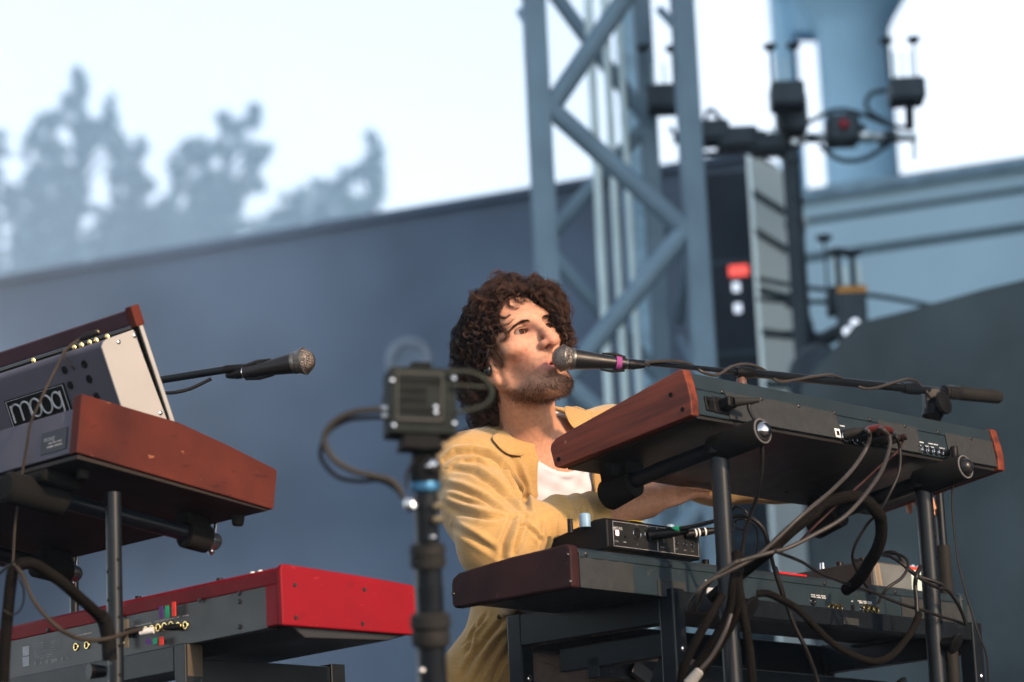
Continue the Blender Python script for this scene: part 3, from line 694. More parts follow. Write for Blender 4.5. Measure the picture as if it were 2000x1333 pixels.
rs.box(FL, a, b, .012, .10, HLk-.0045, HLk-.001); rs.obj('red_top_strip', mat('red_gloss', (.55, .01, .012), .25, coat=.4), lk, bevel=.001)
kn = M()
for (x, y) in (zb(1275, 440), zb(1380, 450)):
    q = FL.pix(x, y, 1, .05); kn.lathe(FL(q[0], .05, HLk-.006), FL(q[0], .05, HLk+.013), [(0, .008), (1, .007)], 14)
kn.obj('knobs', m_bkp, lk, smooth=True)
ky = M(); n = 52; kw = (j1-j0-.02)/n
for i in range(n): ky.box(FL, j0+.01+i*kw, j0+.01+(i+1)*kw-.001, DLk-.15, DLk-.014, c1[2]*.78, c1[2]*.86)
ky.obj('white_keys', m_key, lk, bevel=.0008, seg=1)

# ================================================================ PERSONAL MIXER on the lower keyboard
q = FL.pix(*zb(545, 300), 1, .035)
FMx = Fr(FL(FL.pix(*zb(555, 320), 1, .03)[0], .03, HLk+.006), L_R, D_R, UP)
LM = FMx.pix(*zb(1240, 390), 1, 0)[0]; 
hb = FMx.pix(*zb(520, 112), 1, 0)[2]; 
dm = FMx.pix(*zb(85, 205), 0, 0)
HM = FMx.pix(*zb(1180, 190), 1, 0)[2]
print('mixer', LM, hb, dm)
HM = hb; DMx = max(.12, dm[1])
mx = empty('personal_mixer', FMx(LM/2, DMx/2, 0)); tag(mx, 'small black personal mixer box with clear blue knobs lying on the lower keyboard', 'mixer')
M().prism([FMx(0, y, z) for y, z in [(0, .004), (0, HM-.004), (.004, HM), (.03, HM), (DMx-.01, HM*.62), (DMx, HM*.5), (DMx, .008), (DMx-.006, 0), (.004, 0)]], FMx.X*LM).obj('housing', m_bkp, mx, bevel=.003, seg=3)
pn = M(); PMf = Fr(FMx(0, -.001, 0), L_R, D_R, UP)
pn.box(PMf, .014, LM-.008, -.0012, 0, .006, HM-.006); pn.obj('rear_panel', mat('mixer_panel', (.010, .011, .012), .5), mx)
ol = M(); 
for (a0, a1) in ((.014, .52*LM), (.525*LM, .70*LM), (.705*LM, LM-.008)):
    for (c0_, c1_) in ((.006, .0066), (HM-.0066, HM-.006)): ol.box(PMf, a0, a1, -.0018, -.0012, c0_, c1_)
    for xx in (a0, a1-.0006): ol.box(PMf, xx, xx+.0006, -.0018, -.0012, .006, HM-.006)
q = PMf.pix(*zb(586, 190), 1, -.0014)
ol.text(PMf, 'MIDAS', q[0]+.001, q[2]-.003, .0055, b=-.0014, bold=.01, wscale=1.25)
q = PMf.pix(*zb(590, 210), 1, 0); captions(ol, PMf, q[0], q[2], 2, .016, .0016, -.0013)
q = PMf.pix(*zb(597, 295), 1, 0); ol.text(PMf, 'DC INPUT', q[0], q[2], .0020, b=-.0014)
q = PMf.pix(*zb(663, 303), 1, 0); ol.text(PMf, 'POWER', q[0], q[2], .0020, b=-.0014)
for (x, y, t_) in ((755, 178, 'AUX'), (835, 188, 'ULTRANET'), (765, 318, 'IN'), (935, 340, 'DATA/USB'), (1040, 352, 'AUX IN'), (1110, 362, 'OUT R'), (1165, 370, 'OUT L'), (1100, 222, 'PHONES')):
    q = PMf.pix(*zb(x, y), 1, 0); ol.text(PMf, t_, q[0], q[2], .0020, b=-.0014)
ol.obj('panel_print', m_ink2, mx)
q = PMf.pix(*zb(620, 232), 1, 0); M().box(PMf, q[0]-.004, q[0]+.004, -.003, 0, q[2]-.005, q[2]+.005).obj('power_light', mat('pink_white_led', (.8, .5, .5), .3, emit=(1, .55, .5), estr=.9), mx, bevel=.001)
q = PMf.pix(*zb(682, 262), 1, 0); M().lathe(PMf(q[0], 0, q[2]), PMf(q[0], -.003, q[2]), [(0, .003), (1, .003)], 12).obj('power_button', m_bkp, mx, smooth=True)
XL = []
for (x, y) in (zb(765, 240), zb(850, 250)):
    q = PMf.pix(x, y, 1, 0); XL.append(PMf(q[0], -.002, q[2]))
    o = M().ring(PMf(q[0], -.0025, q[2]), PMf.Y, .0105, .0011, 28, 6).obj('socket_ring', m_chr, mx, smooth=True)
    M().lathe(PMf(q[0], -.0012, q[2]), PMf(q[0], -.0022, q[2]), [(0, .0098), (1, .0098)], 24).obj('hole', m_foam, o)
    M().box(PMf, q[0]-.005, q[0]+.005, -.003, -.0023, q[2]-.004, q[2]+.004).obj('network_port', m_bkp, mx)
o_ = M(); q = PMf.pix(*zb(965, 285), 1, 0)
for (a0, a1, c0_, c1_) in ((-.006, .006, -.006, -.005), (-.006, .006, .005, .006), (-.006, -.005, -.005, .005), (.005, .006, -.005, .005)): o_.box(PMf, q[0]+a0, q[0]+a1, -.0022, -.0012, q[2]+c0_, q[2]+c1_)
o_.obj('usb_port', m_chr, mx)
for (x, y) in (zb(1055, 235), zb(1058, 305), zb(1122, 315), zb(1177, 325), zb(1130, 232)):
    q = PMf.pix(x, y, 1, 0); o = M().ring(PMf(q[0], -.002, q[2]), PMf.Y, .0042, .0009, 16, 6).obj('jack_socket', m_chr, mx, smooth=True)
    M().lathe(PMf(q[0], -.0012, q[2]), PMf(q[0], -.0018, q[2]), [(0, .0036), (1, .0036)], 14).obj('hole', m_foam, o)
q = FMx.pix(*zb(430, 95), 1, .035); M().lathe(FMx(q[0], .05, HM-.012), FMx(q[0], .05, HM+.014), [(0, .011), (.9, .0105), (1, .008)], 24).obj('knob', m_clear, mx, smooth=True)
q = FMx.pix(*zb(320, 120), 1, .06); M().lathe(FMx(q[0], .075, HM-.02), FMx(q[0], .075, HM+.006), [(0, .0055), (1, .005)], 16).obj('button', m_bkp, mx, smooth=True)
q = FMx.pix(*zb(1010, 155), 1, .03); M().lathe(FMx(q[0], .03, HM-.002), FMx(q[0], .03, HM+.010), [(0, .010), (.9, .0095), (1, .007)], 24).obj('knob', m_clear, mx, smooth=True)
q = FMx.pix(*zb(775, 140), 1, 0); M().box(FMx, q[0]-.018, q[0]+.018, -.001, .02, HM+.0002, HM+.001).obj('yellow_tape', m_yel, mx)

# ================================================================ SECOND BOX: small desktop synth at the far end of the lower keyboard
q0 = FL.pix(*z8(812, 540), 1, .04); 
FD = Fr(FL(q0[0], .04, HLk-.004), L_R, D_R, UP)
LD = FD.pix(*z8(1120, 580), 1, 0)[0]; HD = FD.pix(*z8(820, 385), 1, 0)[2]; dd = FD.pix(*z8(335, 462), 0, 0)
print('desktop', LD, HD, dd)
DD = min(max(.2, dd[1]), .3)
ds = empty('desktop_synth', FD(LD/2, DD/2, 0)); tag(ds, 'wedge-shaped desktop synth with grey end and black knobs at far end of the lower keyboard', 'desktop synth')
M().prism([FD(0, y, z) for y, z in [(0, 0), (0, HD), (.02, HD+.002), (DD, max(dd[2], .012)), (DD, 0)]], FD.X*LD).obj('housing', mat('brown_black_metal', (.045, .036, .036), .5), ds, bevel=.002)
M().box(FD, .003, LD-.002, -.0022, -.0002, .003, HD-.003).obj('rear_panel', mat('grey_panel', (.09, .10, .105), .5, scale=15), ds)
s_ = M()
for a in (.02, .06): s_.prism([FD(LD*a+.01, -.0028, .004), FD(LD*a+.024, -.0028, .004), FD(LD*a+.017, -.0028, HD-.004), FD(LD*a+.003, -.0028, HD-.004)], FD.Y*.0006)
s_.obj('tape_strip', mat('brown_tape', (.18, .15, .12), .7), ds)
kn = M(); kb = M()
for (x, y) in (z8(555, 395), z8(685, 372), z8(735, 380), z8(805, 350), z8(1155, 400)):
    q = FD.pix(x, y, 0, LD*.3); a = min(max(q[1], .03), DD-.02); zz = HD + (dd[2]-HD)*a/DD
    kn.lathe(FD(LD*.3, a, zz-.002), FD(LD*.3, a, zz+.016), [(0, .0085), (.8, .008), (1, .007)], 16)
kn.obj('knobs', m_bkp, ds, smooth=True)
q = FD.pix(*z8(440, 420), 0, LD*.2); M().lathe(FD(LD*.15, min(q[1], DD-.02), max(dd[2], .012)), FD(LD*.15, min(q[1], DD-.02), max(dd[2], .012)+.016), [(0, .006), (1, .005)], 14).obj('toggle_knob', m_chr, ds, smooth=True)
# small pale pedal at the end
q = FL.pix(*z8(1120, 580), 1, .05)
FP2 = Fr(FL(q[0]+.004, .05, HLk-.004), L_R, D_R, UP)
pd = empty('effect_pedal', FP2(.04, .05, 0)); tag(pd, 'small pale green effect pedal with cables, right of the desktop synth', 'effect pedal')
M().box(FP2, 0, .085, 0, .11, 0, .052).obj('housing', mat('pale_mint_paint', (.34, .42, .40), .5), pd, bevel=.004)
k_ = M()
for a in (.02, .045, .066): k_.lathe(FP2(a, .03, .052), FP2(a, .03, .068), [(0, .007), (1, .006)], 14)
k_.obj('knobs', m_clear, pd, smooth=True)
M().box(FP2, .01, .05, .01, .05, .0525, .06).obj('red_plate', m_redtape, pd)

# ================================================================ TABLE STAND carrying the lower keyboard
tb = empty('keyboard_table_stand', V((FL(.5, .2, 0).x, FL(.5, .2, 0).y, STAGE_Z)))
tag(tb, 'black square-tube table stand under the lower right keyboard', 'keyboard stand')
zt = -.004
sx = FL.pix(1313, 1149, 1, -.012)[0]
FT = FL.sub(sx, -.012, 0)
s0 = FT.pix(990, 1208, 0, 0)
DT_ = min(s0[1], .46); print('stand', sx, s0)
zt = FT.pix(1313, 1149, 1, 0)[2]; zl = FT.pix(1310, 1215, 1, 0)[2]
LR = FL.pix(1917, 1225, 1, -.012)[0]-sx
zr = FT.pix(1380, 1195, 1, 0)[2]
M().box(FT, .0, .032, .034, DT_-.034, zl+.002, zt-.001).obj('side_rail', m_blkm, tb, bevel=.002)
M().box(FT, LR-.034, LR-.002, .034, DT_-.034, zl+.002, zt-.001).obj('side_rail', m_blkm, tb, bevel=.002)
M().box(FT, .034, LR-.036, .002, .034, zr, zt-.003).obj('rear_rail', m_blkm, tb, bevel=.002)
M().box(FT, .034, LR-.036, DT_-.034, DT_-.002, zr-.03, zt-.003).obj('front_rail', m_blkm, tb, bevel=.002)
zf = STAGE_Z - FL.o.z
for a in (0, LR-.034):
    for b in (0, DT_-.034):
        lg = M().box(FT, a-.001, a+.034, b-.001, b+.035, zf, zt+.001).obj('leg', m_blkm, tb, bevel=.003)
        z_ = FT.pix(1335, 1268, 1, 0)[2] if b == 0 else FT.pix(1020, 1325, 0, 0)[2]
        M().lathe(FT(a+.017, b-.001, z_), FT(a+.017, b-.006, z_), [(0, .006), (.6, .006), (1, .003)], 14).obj('bolt', m_chr, lg, smooth=True)
# lower cross rails and folding braces
zq = FT.pix(1140, 1258, 0, .03)[2]
M().box(FT, .036, .058, .06, DT_-.1, zl-.055, zl-.01).obj('inner_rail', m_blkm, tb, bevel=.002)
M().box(FT, .036, LR-.04, DT_-.2, DT_-.17, zl-.075, zl-.035).obj('cross_rail', m_blkm, tb, bevel=.002)
M().box(FT, .036, LR-.04, DT_*.45, DT_*.45+.03, zl-.16, zl-.115).obj('cross_rail', m_blkm, tb, bevel=.002)
def bar(a, b, w_, h_, name, par, mt):
    a = V(a); b = V(b); x = (b-a).normalized(); y = x.cross(UP).normalized(); f = Fr(a, x, y, x.cross(y)); L_ = (b-a).length
    return M().box(f, 0, L_, -w_/2, w_/2, -h_/2, h_/2).obj(name, mt, par, bevel=.002)
h0 = FT(.05, .02+.03, zl-.035); g0 = P(1225, 1350, 5.75)
br = bar(h0, FT(.05, .22, zl-.035-.28), .012, .032, 'folding_brace', tb, m_blkm)
M().lathe(h0 + FT.X*-.008, h0 + FT.X*-.018, [(0, .007), (1, .005)], 14).obj('bolt', m_chr, tb, smooth=True)
h1 = FT(LR-.16, .10, zl-.05); bar(h1, FT(LR-.02, .14, zf+.2), .012, .034, 'folding_brace', tb, m_blkm)
bar(FT(.12, DT_*.5, zl-.05), FT(LR-.2, DT_*.3, zl-.42), .012, .03, 'folding_brace', tb, m_blkm)
M().box(FT, LR*.52, LR*.52+.05, -.002, .0015, zr+.004, zr+.018).obj('rail_label', m_tape, tb)

# ================================================================ BOOM MICROPHONE
mic_metal = mat('mic_body_black', (.008, .008, .009), .4, .0, scale=30, spec=.25, coat=.0)
def mesh_mat():
    m = mat('mic_grille', (.32, .27, .24), .35, .9, scale=40)
    if 'gr' in m: return m
    t = m.node_tree; b = t.nodes['Principled BSDF']; N = t.nodes.new; L = t.links.new
    tc = t.nodes['Texture Coordinate']; vo_ = N('ShaderNodeTexVoronoi'); vo_.inputs['Scale'].default_value = 480; L(tc.outputs['Object'], vo_.inputs[0])
    bp = N('ShaderNodeBump'); bp.inputs['Strength'].default_value = 1; bp.inputs['Distance'].default_value = .0015; L(vo_.outputs[0], bp.inputs['Height']); L(bp.outputs[0], b.inputs['Normal'])
    mx_ = N('ShaderNodeMix'); mx_.data_type = 'RGBA'; rp = N('ShaderNodeMapRange'); L(vo_.outputs[0], rp.inputs[0]); rp.inputs[1].default_value = .15; rp.inputs[2].default_value = .5
    L(rp.outputs[0], mx_.inputs[0]); mx_.inputs[6].default_value = (.006, .005, .005, 1); mx_.inputs[7].default_value = (.17, .145, .13, 1)
    L(mx_.outputs[2], b.inputs['Base Color']); m['gr'] = 1; return m
m_gr = mesh_mat(); m_band = mat('grille_band', (.12, .118, .112), .4, .8, scale=30)
def microphone(c_head, c_tail, label, tape_t=.715):
    """handheld vocal microphone from the tip of its grille to its connector end"""
    a = V(c_head); b = V(c_tail); ax = (b-a).normalized(); L = (b-a).length; k = L/.18
    t = empty('microphone', b); tag(t, label, 'microphone', 'microphones on booms')
    k_ = k; k = k*1.2; R_ = .0262*k
    g_ = M().lathe(a, a+ax*.052*k_*.88, [(0, .0005), (.03, .009*k), (.12, .0155*k), (.28, .0212*k), (.46, .0248*k), (.53, R_), (.72, .0248*k), (1, .0205*k)], 32).obj('grille', m_gr, t, smooth=True)
    M().lathe(a+ax*.0215*k_, a+ax*.0275*k_, [(0, .0255*k), (.2, .0272*k), (.8, .0272*k), (1, .0262*k)], 32).obj('band', m_band, t, smooth=True)
    M().lathe(a+ax*.0440*k_, a+ax*.053*k_, [(0, .0212*k), (.3, .0222*k), (1, .0215*k)], 32).obj('collar', m_band, t, smooth=True)
    M().lathe(a+ax*.052*k_, b, [(0, .0205*k), (.12, .0195*k), (.55, .0142*k), (.8, .0120*k), (1, .0112*k)], 32).obj('handle', mic_metal, t, smooth=True)
    M().lathe(a+ax*(.052*k_+(L-.052*k_)*tape_t), a+ax*(.059*k+(L-.059*k)*tape_t+.008), [(0, .0141*k), (1, .0137*k)], 28).obj('pink_tape_band', m_pink, t, smooth=True)
    xl = M().lathe(b, b+ax*.048*k_, [(0, .0102*k), (.05, .0106*k), (.45, .0104*k), (.5, .0092*k), (.75, .0075*k), (1, .0045*k)], 24).obj('cable_connector', m_bkp, t, smooth=True)
    M().ring(b+ax*.002, ax, .0108*k, .0012*k, 28, 6).obj('connector_ring', m_chr, xl, smooth=True)
    return t, ax, k
MICH = P(1078.5, 698, 5.82); MICT = P(1222, 711, 5.85)
mic1, max1, mk = microphone(MICH, MICT, 'black vocal microphone held by a boom at the singer\'s mouth', .80)
bs = empty('microphone_stand', V((P(1826, 900, 6.6).x, P(1826, 900, 6.6).y, STAGE_Z))); tag(bs, 'black boom stand reaching over the right keyboard to the singer', 'microphone stand')
pb0 = P(1250, 709, 5.67); pbm = P(1445, 727, 5.80); pb1 = P(1795, 762, 6.04); pb2 = P(1951, 776, 6.72)
def along(a, b, x):
    # point on segment a-b seen at pixel column x
    lo, hi = 0.0, 1.0
    for _ in range(30):
        md = (lo+hi)/2
        if (proj(a.lerp(b, md))[0] < x) == (proj(a)[0] < proj(b)[0]): lo = md
        else: hi = md
    return a.lerp(b, lo)
pA = P(1235, 707, 5.86)
M().tube([pA, pb2], .0052, 12).obj('boom', m_blkm, bs, smooth=True)
t0_ = along(pA, pb2, 1458); t1_ = along(pA, pb2, 1865)
M().tube([t0_, t1_], .0085, 14).obj('boom_sleeve', m_blkm, bs, smooth=True)
M().lathe(along(pA, pb2, 1436), along(pA, pb2, 1470), [(0, .0085), (.2, .0115), (.8, .0115), (1, .0095)], 16).obj('boom_clutch', m_bkp, bs, smooth=True)
c = along(pA, pb2, 1447); M().lathe(c - UP*.010, c - UP*.030, [(0, .006), (.3, .010), (1, .011)], 16).obj('clutch_knob', mat('brown_knob', (.10, .055, .045), .4), bs, smooth=True)
M().lathe(along(pA, pb2, 1762), along(pA, pb2, 1795), [(0, .0105), (.5, .013), (1, .0115)], 16).obj('boom_collar', m_blkm, bs, smooth=True)
M().lathe(along(pA, pb2, 1843), along(pA, pb2, 1951), [(0, .0135), (.2, .014), (.22, .0150), (.97, .0150), (1, .0125)], 20).obj('counterweight_grip', m_rub, bs, smooth=True)
M().lathe(along(pA, pb2, 1848), along(pA, pb2, 1872), [(0, .0150), (.5, .0156), (1, .0150)], 20).obj('grip_ring', m_scr, bs, smooth=True)
hp = along(pA, pb2, 1818); 
M().box(Fr(hp, (1, .3, 0), (-.3, 1, 0), UP), -.018, .018, -.012, .012, -.055, .004).obj('swivel_bracket', m_bkp, bs, bevel=.003)
M().lathe(hp-UP*.03, hp-UP*.075, [(0, .016), (.5, .024), (1, .012)], 20).obj('swivel', m_bkp, bs, smooth=True)
kd = V((.75, -.6, .15)).normalized(); kc = hp - UP*.035 + V((.012, -.02, 0)); M().lathe(kc, kc+kd*.02, [(0, .012), (.5, .026), (.8, .025), (1, .012)], 24).obj('swivel_knob', m_bkp, bs, smooth=True)
M().tube([V((hp.x, hp.y, STAGE_Z)), hp-UP*.07], .010, 14).obj('upright', m_blkm, bs, smooth=True)
M().lathe(V((hp.x, hp.y, STAGE_Z)), V((hp.x, hp.y, P(1850, 1085, 6.6).z)), [(0, .0155), (1, .0155)], 16).obj('upright_sleeve', m_rub, bs, smooth=True)
M().lathe(V((hp.x, hp.y, STAGE_Z)), V((hp.x, hp.y, STAGE_Z+.02)), [(0, .14), (.8, .14), (1, .13)], 32).obj('round_base', m_blkm, bs, smooth=True)
def clip(parent, a, ax, k, s0, s1):
    n1 = ax.cross(FWD).normalized()
    for sg in (1, -1):
        p = a+ax*s0*k; q = a+ax*s1*k; r_a = .0130*k; r_b = .0122*k
        m = M(); m.tube([p + n1*sg*(r_a+.003), p.lerp(q, .5)+n1*sg*(.5*r_a+.5*r_b+.004), q+n1*sg*(r_b-.001)], [.0016, .0035, .0045], 8)
        m.obj('clip_jaw', m_rub, parent, smooth=True)
clip(bs, MICH, max1, mk, .10, .148)
M().tube([MICT + max1*.01 - UP*.012*0, pA], .0062, 10).obj('clip_swivel', m_rub, bs, smooth=True)
for sg in (1, -1):
    pass
# cable wound along the boom

wp = [(1262, 709), (1290, 706), (1320, 706), (1350, 713), (1372, 727), (1400, 733), (1430, 716), (1460, 712), (1490, 722), (1520, 745), (1555, 742), (1590, 736), (1625, 733), (1655, 745), (1685, 758), (1710, 758), (1745, 748), (1775, 741), (1795, 750), (1815, 775)]
pts = []
for i, (x, y) in enumerate(wp):
    b_ = proj(along(pA, pb2, x))[2]; off = -.012 if i % 4 in (0, 1) else -.010
    pts.append(P(x, y, b_ + (-.014 if i not in (3, 8, 13, 18) else .012)))
pts += [P(1832, 830, 6.6), P(1828, 1000, 6.6), P(1838, 1333, 6.6), V((hp.x+.03, hp.y-.03, STAGE_Z+.02))]
o = M().tube(crv([MICT+max1*.046] + pts, 8), .0032, 8).obj('microphone_cable', m_cabg, None, smooth=True); tag(o, 'thin grey cable wound round the long microphone boom', 'cable')

# ================================================================ CABLES OF THE RIGHT RIG
def cable(pts, r, mt, label, n=10, group=None, name='cable', cat='cable'):
    o = M().tube(pcrv(pts, n), r, 10).obj(name, mt, None, smooth=True); return tag(o, label, cat, group)
def conn(parent, a, b, r, mt=None, tip=None):
    return M().lathe(a, b, [(0, r), (.55, r), (.65, r*.8), (1, r*.5)], 16).obj('plug', mt or m_bkp, parent, smooth=True)
# mains lead of upper synth
pc = empty('power_cable', PLUG_U); tag(pc, 'black mains lead plugged into the near end of the upper right synth', 'cable')
b_ = M().box(Fr(PLUG_U, L_R, -RU.Y, UP), -.012, .014, 0, .024, -.010, .010).obj('plug', m_bkp, pc, bevel=.003)
pp = proj(PLUG_U)
e0 = PLUG_U - RU.Y*.022 + L_R*.004
o = M().lathe(e0, e0 + (L_R*.9 - RU.Y*.5).normalized()*.05, [(0, .009), (.2, .0085), (1, .0045)], 14).obj('strain_relief', m_rub, pc, smooth=True)
e1 = e0 + (L_R*.9 - RU.Y*.5).normalized()*.045
d1 = proj(e1)[2]
M().tube(crv([e1, P(1462, 795, d1-.005), P(1478, 830, d1-.02), P(1488, 870, d1-.03), P(1488, 920, d1-.02), P(1480, 965, d1), P(1466, 1005, d1+.02), P(1452, 1060, d1+.03), P(1440, 1200, d1+.03), P(1436, 1400, d1+.03)], 10), .0036, 10).obj('lead', m_cab, pc, smooth=True)
# two grey audio cables from the rear panel down-left to lower bundle
def jackcable(name_label, sx_, sy_, path, r, mt, sleeve=None, dplug=.045):
    q = RU.pix(sx_, sy_, 1, 0); a = RU(q[0], -.002, q[2]); t = empty('audio_cable', a); tag(t, name_label, 'cable', 'cables plugged into the upper synth')
    dr = (-RU.Y*.8 + L_R*.55).normalized(); e = a + dr*dplug
    M().lathe(a, e, [(0, .0095), (.5, .0095), (.6, .008), (1, .006)], 16).obj('plug', m_rub, t, smooth=True)
    if sleeve: M().tube(crv([e, e+dr*.02+UP*.000, P(path[0][0], path[0][1], path[0][2])], 6), [.0068]*12+[.0045], 10).obj('red_sleeve', mat('dark_red_sleeve', (.06, .010, .009), .5), t, smooth=True)
    M().tube(crv([e - dr*.004] + [P(*p) for p in path], 10), r, 10).obj('lead', mt, t, smooth=True); return t
jackcable('grey cable with a red-tinged plug, leftmost of the fan leaving the upper synth rear', *z7(590, 680), [(*z7(770, 640), 5.62), (*z7(795, 690), 5.62), (*z7(760, 800), 5.62), (*z7(650, 960), 5.58), (*z7(480, 1130), 5.52), (*z7(250, 1320), 5.45), (1480, 1085, 5.42), (*zb(1300, 590), 5.40), (*zb(1180, 720), 5.42), (*zb(1150, 800), 5.6)], .0040, m_cabg, True)
jackcable('grey cable sweeping down right of the first red-tinged one from the synth rear', *z7(690, 705), [(*z7(880, 630), 5.66), (*z7(945, 690), 5.66), (*z7(945, 800), 5.64), (*z7(860, 1010), 5.58), (*z7(620, 1300), 5.50), (1590, 1045, 5.46), (1540, 1070, 5.44), (1500, 1081, 5.42), (1450, 1095, 5.41), (*zb(1480, 460), 5.4), (*zb(1300, 600), 5.42), (*zb(1200, 800), 5.55)], .0040, m_cabg, True)
jackcable('thin black cable hanging from the middle of the upper synth rear panel', *z7(800, 730), [(*z7(990, 670), 5.70), (*z7(1030, 790), 5.70), (*z7(1025, 960), 5.68), (*z7(960, 1120), 5.66), (*z7(870, 1280), 5.66), (1690, 1030, 5.68), (1665, 1090, 5.7), (1700, 1160, 5.8)], .0028, m_cab, False, .05)
jackcable('thin reddish-black cable crossing behind the grey ones under the synth', *z7(860, 740), [(*z7(1040, 680), 5.74), (*z7(1050, 740), 5.74), (*z7(990, 830), 5.72), (*z7(880, 920), 5.71), (*z7(740, 1050), 5.70), (*z7(640, 1140), 5.68), (1600, 1020, 5.66), (1560, 1060, 5.6)], .0024, mat('red_black_cable', (.025, .009, .009), .5), False, .055)
# long thin headphone-like cable with white label at the last jack
a = JK[5]; t = empty('audio_cable', a); tag(t, 'thin black cable hanging from the labelled angled jack plug at the synth\'s far end', 'cable', 'cables plugged into the upper synth')
dr = -RU.Y; e = a + dr*.02
M().tube([a, e], .0065, 14).obj('plug', m_bkp, t, smooth=True)
M().lathe(e + UP*.008, e - UP*.022, [(0, .0065), (.1, .008), (.9, .008), (1, .006)], 16).obj('angle_plug', m_bkp, t, smooth=True)
M().lathe(e - UP*.018, e - UP*.034, [(0, .0062), (1, .0062)], 16).obj('white_label', m_wht, t, smooth=True)
lf_ = Fr(e - UP*.029, (1, .1, 0), (-.1, 1, 0), UP); M().text(lf_, 'T.C', -.0055, 0, .0055, b=-.0064, bold=.02).obj('label_print', m_foam, t)
M().lathe(e - UP*.033, e - UP*.045, [(0, .0045), (1, .003)], 12).obj('strain_relief', m_rub, t, smooth=True)
dj = proj(e)[2]
M().tube(crv([e-UP*.04, P(1860, 960, dj), P(1862, 1020, dj-.02), P(1872, 1100, dj-.04), P(1890, 1170, dj-.06), P(1912, 1240, dj-.08), P(1928, 1290, dj-.08), P(1932, 1400, dj-.08)], 10), .0021, 8).obj('lead', m_cab, t, smooth=True)

# thick braided looms
BR = 'braided cable looms on the right keyboard stand'
cable([(*zb(1330, 700), 5.7), (1500, 1078, 5.50), (*z8(60, 260), 5.50), (*z8(200, 130), 5.50), (*z8(360, 10), 5.52), (*z7(420, 1225), 5.53), (*z7(620, 1165), 5.54), (*z7(760, 1190), 5.55), (*z7(855, 1290), 5.56), (*z8(880, 60), 5.58), (*z8(885, 180), 5.60), (*z8(850, 300), 5.62), (*z8(780, 420), 5.65), (*z8(700, 540), 5.69), (*z8(610, 610), 5.73)], .0115, m_braid, 'thick braided black cable loom arching up under the upper synth and back down', 10, BR, 'cable_loom', 'cable loom')
cable([(1478, 1160, 5.50), (*z8(0, 640), 5.50), (*z8(110, 690), 5.49), (*z8(230, 760), 5.48), (*z8(340, 870), 5.48), (*z8(470, 1000), 5.50), (*z8(620, 1100), 5.53), (*z8(770, 1160), 5.57), (*z8(880, 1165), 5.61), (*z8(980, 1110), 5.65), (*z8(1070, 1010), 5.70), (*z8(1140, 900), 5.75), (*z8(1180, 800), 5.80)], .0068, m_braid, 'braided black loom drooping in a wide U below the lower keyboard rear', 10, BR, 'cable_loom', 'cable loom')
for i, (dx, lab) in enumerate(((0, 'braided loom running down from the near post, leftmost of the falling three'), (16, 'braided loom running down beside the near post, middle of the falling three'), (60, 'braided loom dropping straight behind the near post, rightmost of the falling three'))):
    if i < 2: pts = [(1440+dx*.3, 1085, 5.50), (1432+dx*.6, 1140, 5.46), (1425+dx, 1190, 5.46), (1395+dx, 1250, 5.48), (1355+dx, 1310, 5.50), (1325+dx, 1360, 5.52)]
    else: pts = [(1437, 1080, 5.51), (1442, 1140, 5.47), (1452, 1200, 5.46), (1462, 1260, 5.46), (1468, 1310, 5.46), (1470, 1370, 5.46)]
    cable(pts, .0085, m_braid, lab, 10, BR, 'cable_loom', 'cable loom')
cable([(*zb(1400, 690), 5.45), (*zb(1300, 860), 5.43), (*zb(1200, 1040), 5.43), (*zb(1130, 1180), 5.44), (1330, 1330, 5.45), (1325, 1380, 5.46)], .0080, m_braid, 'braided loom falling left of the other three beside the table leg', 10, BR, 'cable_loom', 'cable loom')
t = empty('extension_lead', P(1400, 1250, 5.42)); tag(t, 'grey cable with a pale rubber connector falling beside the table leg', 'cable')
M().tube(pcrv([(*zb(1465, 830), 5.42), (*zb(1420, 960), 5.41), (*zb(1330, 1130), 5.41), (*zb(1230, 1250), 5.41)], 8), .0042, 10).obj('lead', m_cabg, t, smooth=True)
M().lathe(P(*zb(1240, 1240), 5.41), P(*zb(1150, 1350), 5.41), [(0, .005), (.1, .009), (1, .011)], 14).obj('connector', mat('pale_grey_rubber', (.16, .16, .155), .6), t, smooth=True)
# mixer cables
x2 = XL[1]; t = empty('network_cable', x2); tag(t, 'black cable with green tape plugged into the small mixer, arching to the post', 'cable')
e = x2 + (-D_R*.75+L_R*.62).normalized()*.075 + UP*.004
M().lathe(x2, e, [(0, .0095), (.55, .0100), (.6, .0085), (1, .0050)], 18).obj('plug', m_bkp, t, smooth=True)
dx = proj(e)[2]
pth = [e, P(*zb(1060, 205), dx), P(*zb(1200, 180), dx-.02), P(*zb(1400, 130), dx-.05), P(*zb(1540, 105), dx-.07), P(*zb(1640, 140), dx-.08), P(*zb(1710, 220), dx-.08), P(*zb(1745, 350), dx-.07), P(*zb(1790, 520), dx-.06), P(*zb(1850, 700), dx-.05), P(*z8(60, 440), dx-.05), P(*z8(130, 680), dx-.04), P(*z8(210, 900), dx-.03), P(*z8(300, 1080), dx-.02), P(*z8(385, 1320), dx), P(1608, 1400, dx)]
M().tube(crv(pth, 10), .0040, 10).obj('lead', m_cab, t, smooth=True)
gp = pth[1]; gd = (pth[2]-pth[1]).normalized(); M().tube([gp-gd*.008, gp+gd*.008], .0055, 14).obj('green_tape', m_green, t, smooth=True)
q = PMf.pix(*zb(1115, 245), 1, 0); a = PMf(q[0], -.003, q[2]); t = empty('headphone_cable', a); tag(t, 'thin looping cable with white-striped plug from the small mixer\'s right side', 'cable')
e = a + (-D_R*.5+L_R*.85).normalized()*.078 + UP*.010
